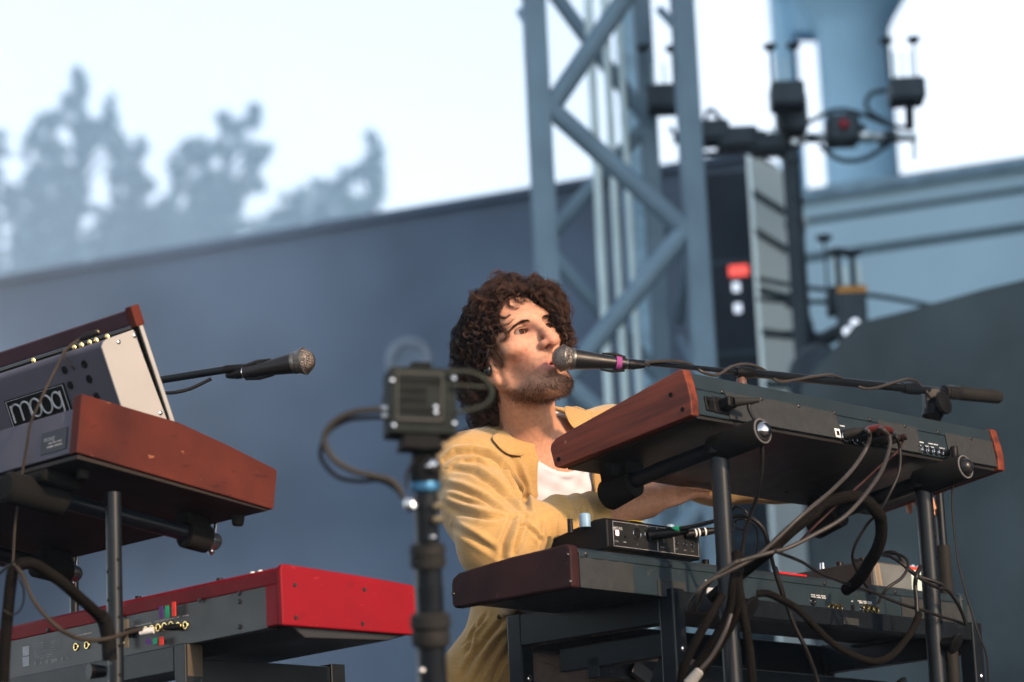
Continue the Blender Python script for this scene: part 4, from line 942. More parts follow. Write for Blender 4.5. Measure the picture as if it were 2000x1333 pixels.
M().lathe(a, e, [(0, .0078), (.5, .0082), (.7, .0065), (.95, .0035), (1, .003)], 16).obj('plug', m_bkp, t, smooth=True)
ad = (e-a).normalized()
for f_ in (.25, .34, .50): M().tube([a+ad*(.078*f_), a+ad*(.078*f_+.003)], .0084, 16).obj('white_stripe', m_wht, t, smooth=True)
dx = proj(e)[2]
M().tube(crv([e, P(*zb(1430, 200), dx), P(*zb(1450, 120), dx), P(*zb(1490, 45), dx-.03), P(*zb(1560, 60), dx-.05), P(*zb(1595, 130), dx-.05), P(*zb(1560, 205), dx-.04), P(*zb(1500, 190), dx-.03), P(*zb(1500, 140), dx-.03), P(*zb(1560, 130), dx-.05), P(*zb(1640, 180), dx-.04), P(*zb(1660, 300), dx), P(*zb(1640, 420), dx+.02)], 8), .0019, 8).obj('lead', m_cab, t, smooth=True)
# long thin cables across the lower keyboard
cable([(*z8(60, 310), 5.42), (*z8(100, 325), 5.5), (*z8(260, 390), 5.55), (*z8(400, 475), 5.6), (*z8(560, 540), 5.66), (*z8(660, 580), 5.7), (*z8(800, 620), 5.75), (*z8(960, 690), 5.82), (*z8(1100, 740), 5.88), (*z8(1210, 770), 5.94), (*z8(1340, 815), 6.0), (*z8(1460, 850), 6.05), (*z8(1540, 880), 6.08)], .0030, m_cab, 'long thin black cable lying slantwise across the lower keyboard rear panel', 8)
cable([(*z8(860, 720), 5.86), (*z8(885, 660), 5.86), (*z8(940, 590), 5.86), (*z8(1040, 520), 5.88), (*z8(1090, 440), 5.9), (*z8(1080, 370), 5.92), (*z8(1000, 330), 5.95), (*z8(910, 325), 5.98)], .0030, m_cab, 'black cable looping from the pedal down to a jack in the lower keyboard', 8)
cable([(*z8(1190, 430), 5.93), (*z8(1160, 500), 5.9), (*z8(1150, 580), 5.9), (*z8(1160, 680), 5.89), (*z8(1165, 780), 5.88), (*z8(1185, 830), 5.88)], .0045, m_cab, 'black cable dropping from the pedal past the far post into a loom', 8)
cable([(*z8(900, 340), 5.97), (*z8(960, 350), 5.95), (*z8(1040, 400), 5.94), (*z8(1120, 470), 5.94), (*z8(1220, 540), 5.95), (*z8(1320, 590), 5.98), (*z8(1400, 610), 6.0), (*z8(1470, 700), 6.02), (*z8(1520, 800), 6.04), (*z8(1545, 880), 6.05)], .0036, m_cab, 'brownish-black cable arching over the far end of the lower keyboard', 8)
cable([(*z8(890, 330), 5.99), (*z8(950, 315), 5.97), (*z8(1010, 330), 5.96), (*z8(1080, 420), 5.96), (*z8(1170, 500), 5.96), (*z8(1300, 545), 5.97), (*z8(1365, 575), 5.98), (*z8(1340, 600), 5.98)], .0036, m_cab, 'black cable bunched over the pedal at the far right', 8)
# ================================================================ LEFT: UPPER SYNTH with tilted-up panel
m_moogp = mat('mauve_grey_panel', (.060, .056, .075), .55, var=.06, scale=8, bump=.05, bscale=300)
m_alup = mat('satin_aluminium', (.25, .245, .24), .6, .0, var=.04, scale=10)
m_redp = mat('red_lacquer', (.150, .0012, .006), .5, var=.05, scale=12, coat=.0, bump=.03, bscale=200)
m_redd = mat('dark_red_trim', (.12, .006, .018), .4, scale=12)
wear(m_redp, (.30, .03, .03), 26, .68, .5, (1, 1, 3)); wear(m_redp, (.06, .001, .003), 9, .62, .35); wear(m_moogp, (.11, .10, .11), 40, .70, .6)
FV = Fr(P(150, 884, 5.25), -L_L, tilt(D_L, TAU)); FV.Z = FV.X.cross(FV.Y); FV.Z = FV.Z if FV.Z.z > 0 else -FV.Z
# X axis points along +(-L_L): out of the cheek towards camera right; the body extends to negative X
va = FV.pix(160, 769, 0, 0); vb = FV.pix(*z3(1090, 765), 0, 0); vc = FV.pix(*z3(1690, 1055), 0, 0); vd = FV.pix(*z3(1672, 1300), 0, 0); v0 = FV.pix(*z3(470, 950), 0, 0)
print('moog', va, vb, vc, vd)
mo = empty('synthesizer', FV(-.4, vd[1]/2, 0)); tag(mo, 'upper left synthesizer with red-brown wooden end and tilted-up panel, logo plate on its back', 'keyboard')
vmid = FV.pix(*z3(880, 705), 0, 0)
M().prism([FV(0, y, z) for y, z in [(0, 0), (va[1], va[2]), (vmid[1], vmid[2]), (vb[1], vb[2]), ((vb[1]+vc[1])/2, (vb[2]+vc[2])/2+.002), (vc[1], vc[2]), (vc[1]+.001, vc[2]-.003), (vd[1], vd[2]+.003), (vd[1]-.003, vd[2])]], FV.X*-.024).obj('cheek', m_wood3, mo, bevel=.002)
LMo = .80
M().prism([FV(-LMo, y, z) for y, z in [(0, 0), (va[1], va[2]), (vb[1], vb[2]), (vc[1], vc[2]), (vd[1], vd[2])]], FV.X*.024).obj('cheek', m_wood3, mo, bevel=.002)
yR = va[1]*.5
M().prism([FV(-LMo+.0255, y, z) for y, z in [(.004, .004), (va[1]+.004, va[2]*.80), (vb[1], vb[2]*.75), (vc[1]-.03, vc[2]*.6), (vd[1]-.02, vd[2]*.5+.01), (vd[1]-.02, .004)]], FV.X*(LMo-.051)).obj('body', m_moogp, mo, bevel=.002)
M().box(FV, -LMo+.024, -.006, .006, vd[1]-.010, -.009, -.0005).obj('base_plate', mat('brown_black_underside', (.022, .018, .017), .6, scale=5, spec=.08), mo, bevel=.002)
# rear plane
RV = Fr(FV(0, .004, .004), FV.X, V((FV.Y)), FV.Z)
zz_ = V(FV.Y*(va[1]) + FV.Z*(va[2]*.8-.004)).normalized(); RV.Z = zz_; RV.Y = FV.X.cross(zz_); RV.Y = RV.Y if RV.Y.dot(FV.Y) > 0 else -RV.Y
# feet
for (x, y) in ((*z4(1432, 335),),):
    q = FV.pix(x, y, 2, -.009); M().lathe(FV(q[0], q[1], -.009), FV(q[0], q[1], -.026), [(0, .012), (.8, .011), (1, .009)], 18).obj('foot', m_rub, mo, smooth=True)
q = FV.pix(*z4(500, 60), 2, -.009); M().lathe(FV(q[0], q[1], -.009), FV(q[0], q[1], -.024), [(0, .012), (1, .010)], 18).obj('foot', m_rub, mo, smooth=True)
# tilted panel: plane hinged near the back of the body. Frame: X as before, Z up along its side
pb_ = FV.pix(*z3(1020, 745), 0, -.03); pt_ = FV.pix(*z3(830, 170), 0, -.03)
pz = V(FV.Y*(pt_[1]-pb_[1]) + FV.Z*(pt_[2]-pb_[2])); HPn = pz.length; pz.normalize()
pyv = FV.X.cross(pz); pyv = pyv if pyv.dot(FV.Y) > 0 else -pyv      # towards the player
FPn = Fr(FV(-.03, pb_[1], pb_[2]), FV.X, pyv, pz)
print('panel H', HPn)
# side bracket outline in the side plane x = 0 of FPn
ol_ = [FPn.pix(*z3(x, y), 0, 0) for x, y in ((1020, 748), (835, 172), (815, 200), (640, 262), (622, 290), (742, 668))]
th_ = .010
bc = [(ol_[0][1], ol_[0][2]), (ol_[2][1]+.0, ol_[2][2]), (ol_[3][1]+.004, ol_[3][2]), (ol_[3][1]-.004, ol_[3][2]-.003), (ol_[4][1]-.002, ol_[4][2]-.004), (ol_[5][1], ol_[5][2]-.05), (ol_[0][1], ol_[0][2]-.05)]
M().prism([FPn(0, y, z) for y, z in bc], FPn.X*-.004).obj('side_bracket', m_alup, mo, bevel=.0012)
bxd = -ol_[4][1]
LPn = .74
print('bracket', bc)
M().box(FPn, -LPn, .0035, .0035, .012, -.04, HPn).obj('front_panel', m_alup, mo, bevel=.001)
M().box(FPn, -LPn, .001, .0006, .003, -.04, HPn-.004).obj('panel_gap', m_foam, mo)
# housing behind the panel, rounded top rear edge
ylo = ol_[4][1]; ztop = ol_[3][2]; zlo = ol_[5][2]-.05
zt2 = ol_[2][2]
prof = [(-.002, -.03), (-.002, zt2-.004)]
for k in range(7):
    an = math.pi/2*(k/6); prof.append((ylo+.014 - .012*math.sin(an), ztop-.012 + .012*math.cos(an)))
prof += [(bc[5][0]+.002, bc[5][1])]
M().prism([FPn(-LPn+.004, y, z) for y, z in prof], FPn.X*(LPn-.0085)).obj('panel_housing', m_moogp, mo, bevel=.002)
# wooden trim on top and its dark underside
tr0 = FPn.pix(*z3(800, 105), 0, .002)
M().box(FPn, -.012, .006, -.004, .016, HPn-.004, HPn+.034).obj('trim_end', m_wood3, mo, bevel=.002)
zz1 = HPn
M().box(FPn, -LPn, -.0125, -.0035, .014, HPn+.001, HPn+.030).obj('top_trim', mat('dark_plum_wood', (.045, .02, .028), .4), mo, bevel=.003)
# rear plane of the housing
hy = V(FPn.Y*(bc[5][0]+.002-(ylo+.002)) + FPn.Z*(bc[5][1]-(ztop-.012)));  hz = (-hy).normalized(); hn = FPn.X.cross(hz); hn = hn if hn.dot(FPn.Y) > 0 else -hn
FH = Fr(FPn(0, ylo+.002, ztop-.012), FPn.X, hn, hz)
for (x, y) in (z3(395, 447), z3(515, 412), z3(430, 540), z3(545, 502), z3(590, 610)):
    q = FH.pix(x, y, 1, 0); o = M().ring(FH(q[0], -.0005, q[2]), FH.Y, .0068, .0012, 18, 6).obj('jack_socket', m_bkp, mo, smooth=True); M().lathe(FH(q[0], .0002, q[2]), FH(q[0], -.001, q[2]), [(0, .0068), (1, .0068)], 16).obj('hole', m_foam, o)
# logo plate
c4 = [FH.pix(*z3(x, y), 1, 0) for x, y in ((28, 635), (395, 525), (448, 715), (90, 822))]
x0 = (c4[0][0]+c4[3][0])/2; x1 = (c4[1][0]+c4[2][0])/2; zl0 = (c4[2][2]+c4[3][2])/2; zl1 = (c4[0][2]+c4[1][2])/2
sk = ((c4[2][0]-c4[1][0])+(c4[3][0]-c4[0][0]))/2
print('plate', c4)
def q2(u, v): return FH(x0+(x1-x0)*u, 0, zl0+(zl1-zl0)*v)
M().box(FH, x0, x1, -.0022, -.0002, zl0, zl1).obj('logo_plate', m_foam, mo, bevel=.0006)
bd_ = M(); W_ = x1-x0; H_ = zl1-zl0
for (a0, a1, b0_, b1_) in ((.02, .98, .04, .055), (.02, .98, .945, .96), (.02, .028, .055, .945), (.972, .98, .055, .945)):
    bd_.box(FH, x0+W_*a0, x0+W_*a1, -.0027, -.0021, zl0+H_*b0_, zl0+H_*b1_)
bd_.obj('plate_border', m_ink2, mo)
lg = M(); yb_ = -.0030
def stroke(pts, r=.0019):
    lg.tube([FH(x0+W_*u, yb_, zl0+H_*v) for u, v in pts], r, 6)
def arc(cx, cy, rx, ry, a0, a1, n=14): return [(cx+rx*math.cos(math.radians(a0+(a1-a0)*i/n)), cy+ry*math.sin(math.radians(a0+(a1-a0)*i/n))) for i in range(n+1)]
lt, lb = .80, .24
stroke([(.08, lt), (.08, lb)])
stroke([(.08, .55)] + arc(.155, .62, .075, .18, 170, 0) + [(.23, lb)]); stroke([(.23, .55)] + arc(.305, .62, .075, .18, 170, 0) + [(.38, lb)])
stroke(arc(.475, .52, .085, .28, 0, 360, 28)); stroke(arc(.655, .52, .085, .28, 0, 360, 28)); stroke(arc(.83, .55, .075, .25, 0, 360, 28))
stroke([(.905, lt), (.905, .22)] + arc(.86, .20, .045, .09, 0, -90, 8) + [(.74, .11)])
lg.obj('logo_print', m_ink2, mo)
# small maker's plate on the body rear
c4 = [RV.pix(*z3(x, y), 1, 0) for x, y in ((262, 830), (415, 800), (405, 930), (250, 965))]
x0 = (c4[0][0]+c4[3][0])/2; x1 = (c4[1][0]+c4[2][0])/2; zl0 = (c4[2][2]+c4[3][2])/2; zl1 = (c4[0][2]+c4[1][2])/2
M().box(RV, x0, x1, -.0018, -.0002, zl0, zl1).obj('maker_plate', mat('slate_plate', (.03, .033, .04), .5), mo)
tx = M(); RVt = Fr(RV.o, RV.X, RV.Y, RV.Z)
tx.text(RVt, 'moog', x0+(x1-x0)*.12, zl0+(zl1-zl0)*.55, .010, b=-.0019, wscale=1.0)
captions(tx, RV, x0+(x1-x0)*.3, zl0+(zl1-zl0)*.40, 3, (x1-x0)*.55, .0022, -.0018); captions(tx, RV, x0+(x1-x0)*.25, zl0+(zl1-zl0)*.22, 2, (x1-x0)*.65, .0036, -.0018)
tx.obj('plate_print', m_ink2, mo)
for (x, y) in (z3(722, 276), z3(820, 238), z3(978, 710)):
    q = FPn.pix(x, y, 0, 0); M().lathe(FPn(0, q[1], q[2]), FPn(.003, q[1], q[2]), [(0, .0042), (.6, .004), (1, .002)], 14).obj('screw', m_chr, mo, smooth=True)
kn_ = M()
for (x, y) in (z3(15, 425), z3(290, 372), z3(540, 292), z3(580, 268), z3(632, 258), z3(672, 244), z3(740, 225)):
    q = FPn.pix(x, y, 1, -.012); kn_.lathe(FPn(q[0], ylo*.5, ztop-.001), FPn(q[0], ylo*.5, ztop+.009), [(0, .004), (.6, .0045), (1, .002)], 12)
kn_.split('brass_nut', m_gold, mo, smooth=True)
ky = M()
for i in range(28): ky.box(FV, -.05-i*.0245, -.0265-i*.0245, vd[1]-.16, vd[1]-.025, vd[2]+.045, vd[2]+.055)
ky.obj('white_keys', m_key, mo, bevel=.0006, seg=1)
# plug and thin cables over the synth
q = FPn.pix(*z3(560, 225), 1, -.02); a = FPn(q[0], -.03, q[2]); da = proj(a)[2]
t = empty('patch_cable', a); tag(t, 'thin brown cable with a coiled plug hanging over the left synthesizer\'s logo', 'cable')
M().lathe(P(*z3(600, 215), da), P(*z3(480, 262), da), [(0, .004), (.2, .006), (.6, .007), (1, .003)], 14).obj('plug', m_bkp, t, smooth=True)
M().lathe(P(*z3(606, 212), da), P(*z3(588, 218), da), [(0, .0035), (1, .0045)], 12).obj('plug_tip', m_gold, t, smooth=True)
m_brc = mat('brown_grey_cable', (.026, .021, .017), .55)
M().tube(pcrv([(*z3(490, 258), da), (*z3(440, 290), da-.01), (*z3(395, 335), da-.03), (*z3(350, 420), da-.09), (*z3(290, 540), da-.11), (*z3(230, 670), da-.12), (*z3(185, 780), da-.12), (*z3(165, 900), da-.12), (*z3(140, 1050), da-.12), (*z3(120, 1200), da-.12), (*z4(90, 400), da-.12), (*z4(78, 600), da-.12), (*z4(50, 900), da-.12), (10, 1400, da-.12)], 8), .0027, 8).obj('lead', m_brc, t, smooth=True)
M().tube(pcrv([(*z3(380, 320), da-.02), (*z3(400, 380), da-.03), (*z3(440, 430), da-.04), (*z3(500, 490), da-.03), (*z3(560, 560), da-.03), (*z3(620, 620), da-.025)], 8), .0012, 6).obj('thin_lead', m_brc, t, smooth=True)

# ================================================================ LEFT STAND carrying the upper synth
tl = empty('keyboard_stand_tier', V((P(220, 1000, 5.35).x, P(220, 1000, 5.35).y, STAGE_Z))); tag(tl, 'black single visible post tier with tilted arms under the upper left synthesizer', 'keyboard stand')
def larm(xs, ye, rollc, y_start):
    pass
for i, (bx_, by_, ex, ey, cx_, cy_) in enumerate(((225, 980, 362, 1042, 425, 1057), (0, 1068, 80, 1098, 143, 1122))):
    dz = .045
    qa = FV.pix(ex, ey, 2, -dz); qb = FV.pix(cx_, cy_, 2, -dz); xa = (qa[0]+qb[0])/2
    ya = qa[1]; 
    M().tube([FV(xa, .03, -dz), FV(xa, qb[1]-.02, -dz)], .0150, 18).obj('arm', m_blkm, tl, smooth=True)
    M().lathe(FV(xa, ya-.005, -dz-.002), FV(xa, qb[1]-.022, -dz-.002), [(0, .020), (.05, .0255), (.95, .0255), (1, .022)], 24).obj('front_roller', m_foam, tl, smooth=True)
    hc = M().lathe(FV(xa, qb[1]-.022, -dz-.002), FV(xa, qb[1]+.006, -dz-.002), [(0, .0185), (.5, .0185), (.8, .015), (1, .009)], 22).obj('end_cap', mat('dark_chrome', (.18, .2, .23), .22, .9), tl, smooth=True)
    M().lathe(FV(xa, qb[1]-.010, -dz-.018), FV(xa, qb[1]-.010, -dz-.028), [(0, .005), (.5, .006), (1, .003)], 12).obj('cap_screw', m_chr, hc, smooth=True)
    M().lathe(FV(xa, qb[1]-.006, -dz+.012), FV(xa, qb[1]-.006, -.011), [(0, .003), (1, .003)], 10).obj('height_pin', m_chr, hc, smooth=True)
    M().box(FV, xa-.022, xa+.022, qb[1]-.085, qb[1]-.03, -dz+.012, -.0095).obj('support_pad', m_foam, tl, bevel=.006)
    if i == 0:
        M().lathe(FV(xa-.0, -.045, -dz-.002), FV(xa, .075, -dz-.002), [(0, .022), (.05, .028), (.95, .029), (1, .026)], 24).obj('rear_sleeve', m_foam, tl, smooth=True)
        M().box(FV, xa-.04, xa+.05, -.0, .085, -dz+.01, -.0095).obj('support_pad', m_foam, tl, bevel=.01)
        top = FV(xa, .04, -dz); tpx = P(221, 985, proj(top)[2])
        top = tpx; foot = V((top.x, top.y, STAGE_Z))
        po = M().lathe(foot, top + UP*.02, [(0, .0140), (1, .0140)], 24).obj('post', m_blkm, tl, smooth=True)
        hl = M(); hd = V((.6, -.8, 0)).normalized()
        for k in range(12):
            c = top - UP*(.10+.05*k); hl.lathe(c + hd*.0137, c + hd*.0146, [(0, .003), (1, .003)], 10)
        hl.split('peg_hole', m_foam, po)
        hl = M(); hd = V((-.75, -.66, 0)).normalized()
        for k in range(12):
            c = top - UP*(.12+.05*k); hl.lathe(c + hd*.0137, c + hd*.0146, [(0, .003), (1, .003)], 10)
        hl.split('peg_hole', m_foam, po)
        c = P(205, 1312, proj(top)[2]-.02); kd = V((-.85, -.5, 0)).normalized()
        M().lathe(c, c + kd*.03, [(0, .010), (1, .014)], 18).obj('knob', m_bkp, tl, smooth=True)
        M().tube([foot + V((-.25, -.1, .02)), foot + V((0, 0, .05)), foot + V((.25, .1, .02))], .016, 10).obj('foot', m_blkm, tl, smooth=True)

# ================================================================ RED STAGE KEYBOARD
FN = Fr(P(552, 1221, 5.30), -L_L, D_L, UP)
na = FN.pix(572, 1104, 0, 0); nb = FN.pix(818, 1144, 0, 0); nc = FN.pix(811, 1241, 0, 0)
print('red', na, nb, nc)
no = empty('stage_keyboard', FN(-.5, nb[1]/2, 0)); tag(no, 'bright red stage keyboard with black back panel and coloured tape flags on the left', 'keyboard')
HN = na[2]; DN = (nb[1]+nc[1])/2; LN = 1.06
def ncheek(x0, x1): return M().prism([FN(x0, y, z) for y, z in [(0, 0), (-.002, HN*.93), (.003, HN), (.010, HN+.001), (DN*.6, HN*.5+nb[2]*.5), (DN-.006, nb[2]), (DN, nb[2]-.008), (DN, nc[2]+.006), (DN-.006, nc[2]), (DN*.5, nc[2]*.45)]], FN.X*(x1-x0))
ncheek(-.012, 0).obj('cheek', m_redp, no, bevel=.003, seg=3)
ncheek(-LN, -LN+.012).obj('cheek', m_redp, no, bevel=.003, seg=3)
# body: top shell red, rear upper strip dark red, panel black
M().prism([FN(-LN+.0125, y, z) for y, z in [(.004, HN*.70), (.001, HN-.008), (.005, HN-.003), (DN*.55, HN*.66+nb[2]*.30), (DN*.55, HN*.6), (.02, HN*.69)]], FN.X*(LN-.025)).obj('top_shell', m_redp, no, bevel=.002, seg=3)
M().box(FN, -.045, -.0125, .0, .02, .002, HN*.695).obj('rear_corner', m_redp, no, bevel=.002)
M().box(FN, -LN+.0125, -.0455, .005, .03, .001, HN*.695).obj('rear_panel', m_under, no)
M().prism([FN(-LN+.0125, y, z) for y, z in [(.0305, .001), (.0305, HN*.55), (DN*.55, HN*.5), (DN-.01, nb[2]*.7), (DN-.012, nc[2]+.002), (DN*.8, -.012), (.06, -.018)]], FN.X*(LN-.025)).obj('body', m_under, no, bevel=.002)
RN = Fr(FN(0, .005, 0), FN.X, FN.Y, FN.Z)
sc = M()
for (x, y) in (z4(300, 1020), z4(742, 935), z4(1213, 840), z4(1440, 798), z4(1440, 848), z4(1442, 1000), z4(1668, 755)):
    q = RN.pix(x, y, 1, 0); screw(sc, RN, q[0], q[2], -.004 if q[2] > HN*.68 else 0, .0045)
sc.split('screw', m_scr, no, smooth=True)
sc = M()
for (x, y) in (z5(208, 1113), z4(1773, 748), z4(1779, 945), z5(215, 985)):
    q = FN.pix(x, y, 0, 0); sc.lathe(FN(0, q[1], q[2]), FN(.0022, q[1], q[2]), [(0, .0042), (1, .003)], 12)
sc.split('cheek_screw', m_scr, no, smooth=True)
kn = M()
for (x, y) in (z4(1320, 708), z4(830, 820)):
    q = FN.pix(x, y, 1, .03); kn.lathe(FN(q[0], .03, HN-.006), FN(q[0], .03, HN+.006), [(0, .007), (1, .006)], 14)
kn.split('knob', m_bkp, no, smooth=True)
kn = M()
for (x, y) in (z4(1518, 678), z4(1565, 668)):
    q = FN.pix(x, y, 1, .03); kn.lathe(FN(q[0], .03, HN-.008), FN(q[0], .03, HN+.004), [(0, .006), (1, .004)], 14)
kn.split('ivory_button', m_key, no, smooth=True)
# label on the rear
cp = M()
q = RN.pix(*z4(125, 1135), 1, 0)
for (x, y) in (z4(157, 1145), z4(157, 1208)):
    q = RN.pix(x, y, 1, 0); cp.box(RN, q[0]-.0105, q[0]+.0105, -.0007, 0, q[2]-.009, q[2]+.009)
cp.split('rating_label', m_ink2, no)
cp = M()
for i in range(8):
    q = RN.pix(*z4(208, 1108+i*13), 1, 0); captions(cp, RN, q[0], q[2], 3, .060 if i > 3 else .03, .0016, seed=i)
    if i < 5: q = RN.pix(*z4(310, 1088+i*13), 1, 0); captions(cp, RN, q[0], q[2], 3, .030, .0016, seed=20+i)
cp.obj('panel_captions', m_ink2, no); cp = M()
for (x, y, t_) in ((210, 1222, 'B'), (244, 1218, 'C'), (276, 1213, 'CE'), (310, 1206, 'QUAL'), (372, 1195, 'E'), (405, 1188, 'I')):
    q = RN.pix(*z4(x, y), 1, 0); cp.text(RN, t_, q[0], q[2]-.002, .0055, b=-.0005, bold=.01)
cp.obj('approval_marks', m_ink2, no)
for (x, y, n_, w_) in ((450, 1060, 4, .055), (815, 1000, 3, .05), (930, 975, 5, .075), (1100, 940, 1, .02)):
    cp = M(); q = RN.pix(*z4(x, y), 1, 0); captions(cp, RN, q[0], q[2], n_, w_, .0024, seed=x); cp.obj('panel_captions', m_ink2, no)
for (x, y) in (z4(460, 1120), z4(525, 1110), z4(880, 1020), z4(918, 1012), z4(955, 1004), z4(993, 997), z4(1032, 990), z4(1075, 995), z4(1118, 990), z4(700, 1075), z4(745, 1080)):
    q = RN.pix(x, y, 1, 0); jack(no, RN, q[0], q[2], .0062, mt=m_gold)
# tape flags
def flag(x, y, mt, nm, par, FF, h=.020, w=.0075):
    q = FF.pix(x, y, 1, -.012); m = M(); m.box(FF, q[0]-w, q[0]+w, -.0125, -.0115, q[2]-h/2, q[2]+h/2); return m.obj(nm, mt, par)
flag(*z4(968, 912), m_purp, 'purple_tape_flag', no, RN, .022, .0055); flag(*z4(1005, 908), m_green, 'green_tape_flag', no, RN, .022, .0055); flag(*z4(1045, 893), m_redtape, 'red_tape_flag', no, RN, .026, .0055)
flag(*z4(893, 1088), m_purp, 'purple_tape_flag', no, RN, .010, .008); flag(*z4(932, 1085), m_green, 'green_tape_flag', no, RN, .011, .006); flag(*z4(970, 1085), m_redtape, 'red_tape_flag', no, RN, .015, .006)
flag(*z4(760, 1040), mat('tan_tape', (.22, .15, .08), .6), 'tan_tape_flag', no, RN, .052, .006)
pw = M()
for (x, y) in (z4(1090, 1000), z4(860, 1020), z4(700, 1085), z4(800, 1045)):
    q = RN.pix(x, y, 1, 0); a = RN(q[0], -.002, q[2]); 
    pw.lathe(a, a - RN.Y*.022 - RN.X*.024, [(0, .0062), (.5, .0066), (1, .0035)], 14)
pw.split('plug', m_bkp, no, smooth=True)
q = RN.pix(*z4(890, 1020), 1, -.02); M().lathe(RN(q[0]+.006, -.012, q[2]), RN(q[0]-.016, -.026, q[2]-.002), [(0, .0065), (1, .0065)], 14).obj('white_plug_sleeve', m_wht, no, smooth=True)

# ================================================================ TABLE STAND under the red keyboard
FTl = Fr(FN(-.0, .0, 0), FN.X, FN.Y, UP)
tt = empty('keyboard_table_stand', V((FN(-.5, .2, 0).x, FN(-.5, .2, 0).y, STAGE_Z))); tag(tt, 'black square-tube table stand under the red keyboard', 'keyboard stand')
q = FTl.pix(*z4(1110, 1095), 1, -.005); ex = q[0]; zt_ = q[2]; zf = STAGE_Z-FN.o.z
print('left stand', q)
M().box(FTl, -LN+.05, ex-.034, -.004, .028, zt_-.048, zt_-.001).obj('rear_rail', m_blkm, tt, bevel=.002)
M().box(FTl, ex-.032, ex, -.005, .03, zf, zt_).obj('leg', m_blkm, tt, bevel=.002)
M().box(FTl, -LN+.05, -LN+.084, -.005, .03, zf, zt_).obj('leg', m_blkm, tt, bevel=.002)
M().box(FTl, ex-.032, ex-.002, .031, .335, zt_-.075, zt_-.026).obj('side_rail', m_blkm, tt, bevel=.002)
M().box(FTl, ex-.002+.0005, ex+.0015, .0, .034, zt_-.060, zt_-.002).obj('corner_plate', mat('worn_bronze_black', (.05, .04, .03), .5), tt, bevel=.001)
M().box(FTl, ex-.034, ex, .336, .370, zf, zt_-.02).obj('leg', m_blkm, tt, bevel=.002)
M().box(FTl, -LN+.05, ex-.034, .337, .369, zt_-.075, zt_-.027).obj('front_rail', m_blkm, tt, bevel=.002)
M().box(FTl, -LN*.9, ex-.034, .10, .13, zt_-.16, zt_-.11).obj('cross_rail', m_blkm, tt, bevel=.002)
# braided loom at far left and cables hanging there
cable([(*z4(20, 1330), 5.02), (*z4(25, 1200), 5.02), (*z4(35, 1050), 5.02), (*z4(50, 880), 5.02), (*z4(65, 740), 5.02), (*z4(85, 650), 5.02), (*z4(140, 618), 5.02), (*z4(210, 625), 5.03), (*z4(290, 675), 5.05), (*z4(370, 730), 5.07), (*z4(450, 800), 5.10), (*z4(530, 870), 5.14), (*z4(600, 935), 5.18)], .0098, m_braid, 'thick braided brown-black loom rising at far left and dropping to the left post', 10, None, 'cable_loom', 'cable loom')
cable([(*z4(600, 930), 5.18), (*z4(625, 960), 5.19), (*z4(650, 1060), 5.20), (*z4(660, 1200), 5.20)], .0125, m_foam, 'black cable loom end taped against the left post', 8, None, 'cable_loom', 'cable loom')
cable([(*z4(100, 640), 5.01), (*z4(140, 700), 5.0), (*z4(190, 820), 4.98), (*z4(270, 930), 4.97), (*z4(370, 1020), 4.97), (*z4(470, 1068), 5.0), (*z4(570, 1080), 5.03), (*z4(670, 1065), 5.07), (*z4(780, 1030), 5.12), (*z4(850, 1015), 5.20)], .0036, m_brc, 'brown-grey cable sagging in front of the red keyboard\'s back to its sockets', 8)
cable([(*z4(105, 690), 5.0), (*z4(140, 770), 5.0), (*z4(140, 850), 5.0), (*z4(110, 910), 5.0), (*z4(70, 925), 5.0), (*z4(20, 900), 5.0)], .0016, m_cab, 'thin dark cable loop at the far left below the upper synthesizer', 8)
cable([(0, 1120, 5.05), (*z4(40, 640), 5.03), (*z4(90, 625), 5.01)], .0026, m_brc, 'short cable entering from the left edge at the top of the loom', 6)

# ================================================================ LEFT MICROPHONE
mic2, ax2, k2_ = microphone(P(613.5, 702, 5.95), P(478, 728, 6.0), 'black vocal microphone with pink tape on the left, nobody singing', .20)
clip(mic2, P(613.5, 702, 5.95), ax2, k2_, .09, .150)
bs2 = empty('microphone_stand', V((P(150, 900, 6.15).x, P(150, 900, 6.15).y, STAGE_Z))); tag(bs2, 'black microphone stand boom ending behind the tilted left synthesizer panel', 'microphone stand')
b0_ = P(478, 716, 6.0); b1_ = P(140, 770, 6.15)
M().tube([P(442, 722, 6.01), b1_], .0078, 14).obj('boom', m_blkm, bs2, smooth=True)
M().lathe(P(496, 718, 6.0), P(437, 722, 6.01), [(0, .006), (.35, .0085), (.9, .0085), (1, .007)], 14).obj('clip_swivel', m_bkp, bs2, smooth=True)
M().tube([b1_, V((b1_.x, b1_.y, STAGE_Z))], .009, 12).obj('upright', m_blkm, bs2, smooth=True)
M().lathe(V((b1_.x, b1_.y, STAGE_Z)), V((b1_.x, b1_.y, STAGE_Z+.02)), [(0, .13), (1, .12)], 30).obj('round_base', m_blkm, bs2, smooth=True)
e_ = P(478, 728, 6.0)+ax2*.046; 
cable([(*z3(1290, 500), 6.0), (*z3(1220, 535), 6.0), (*z3(1150, 565), 6.0), (*z3(1060, 585), 6.0), (*z3(985, 585), 6.02), (*z3(920, 570), 6.05), (270, 800, 6.1), (250, 1000, 6.15)], .0036, m_cab, 'dark cable hanging from the left microphone behind the tilted panel', 8)

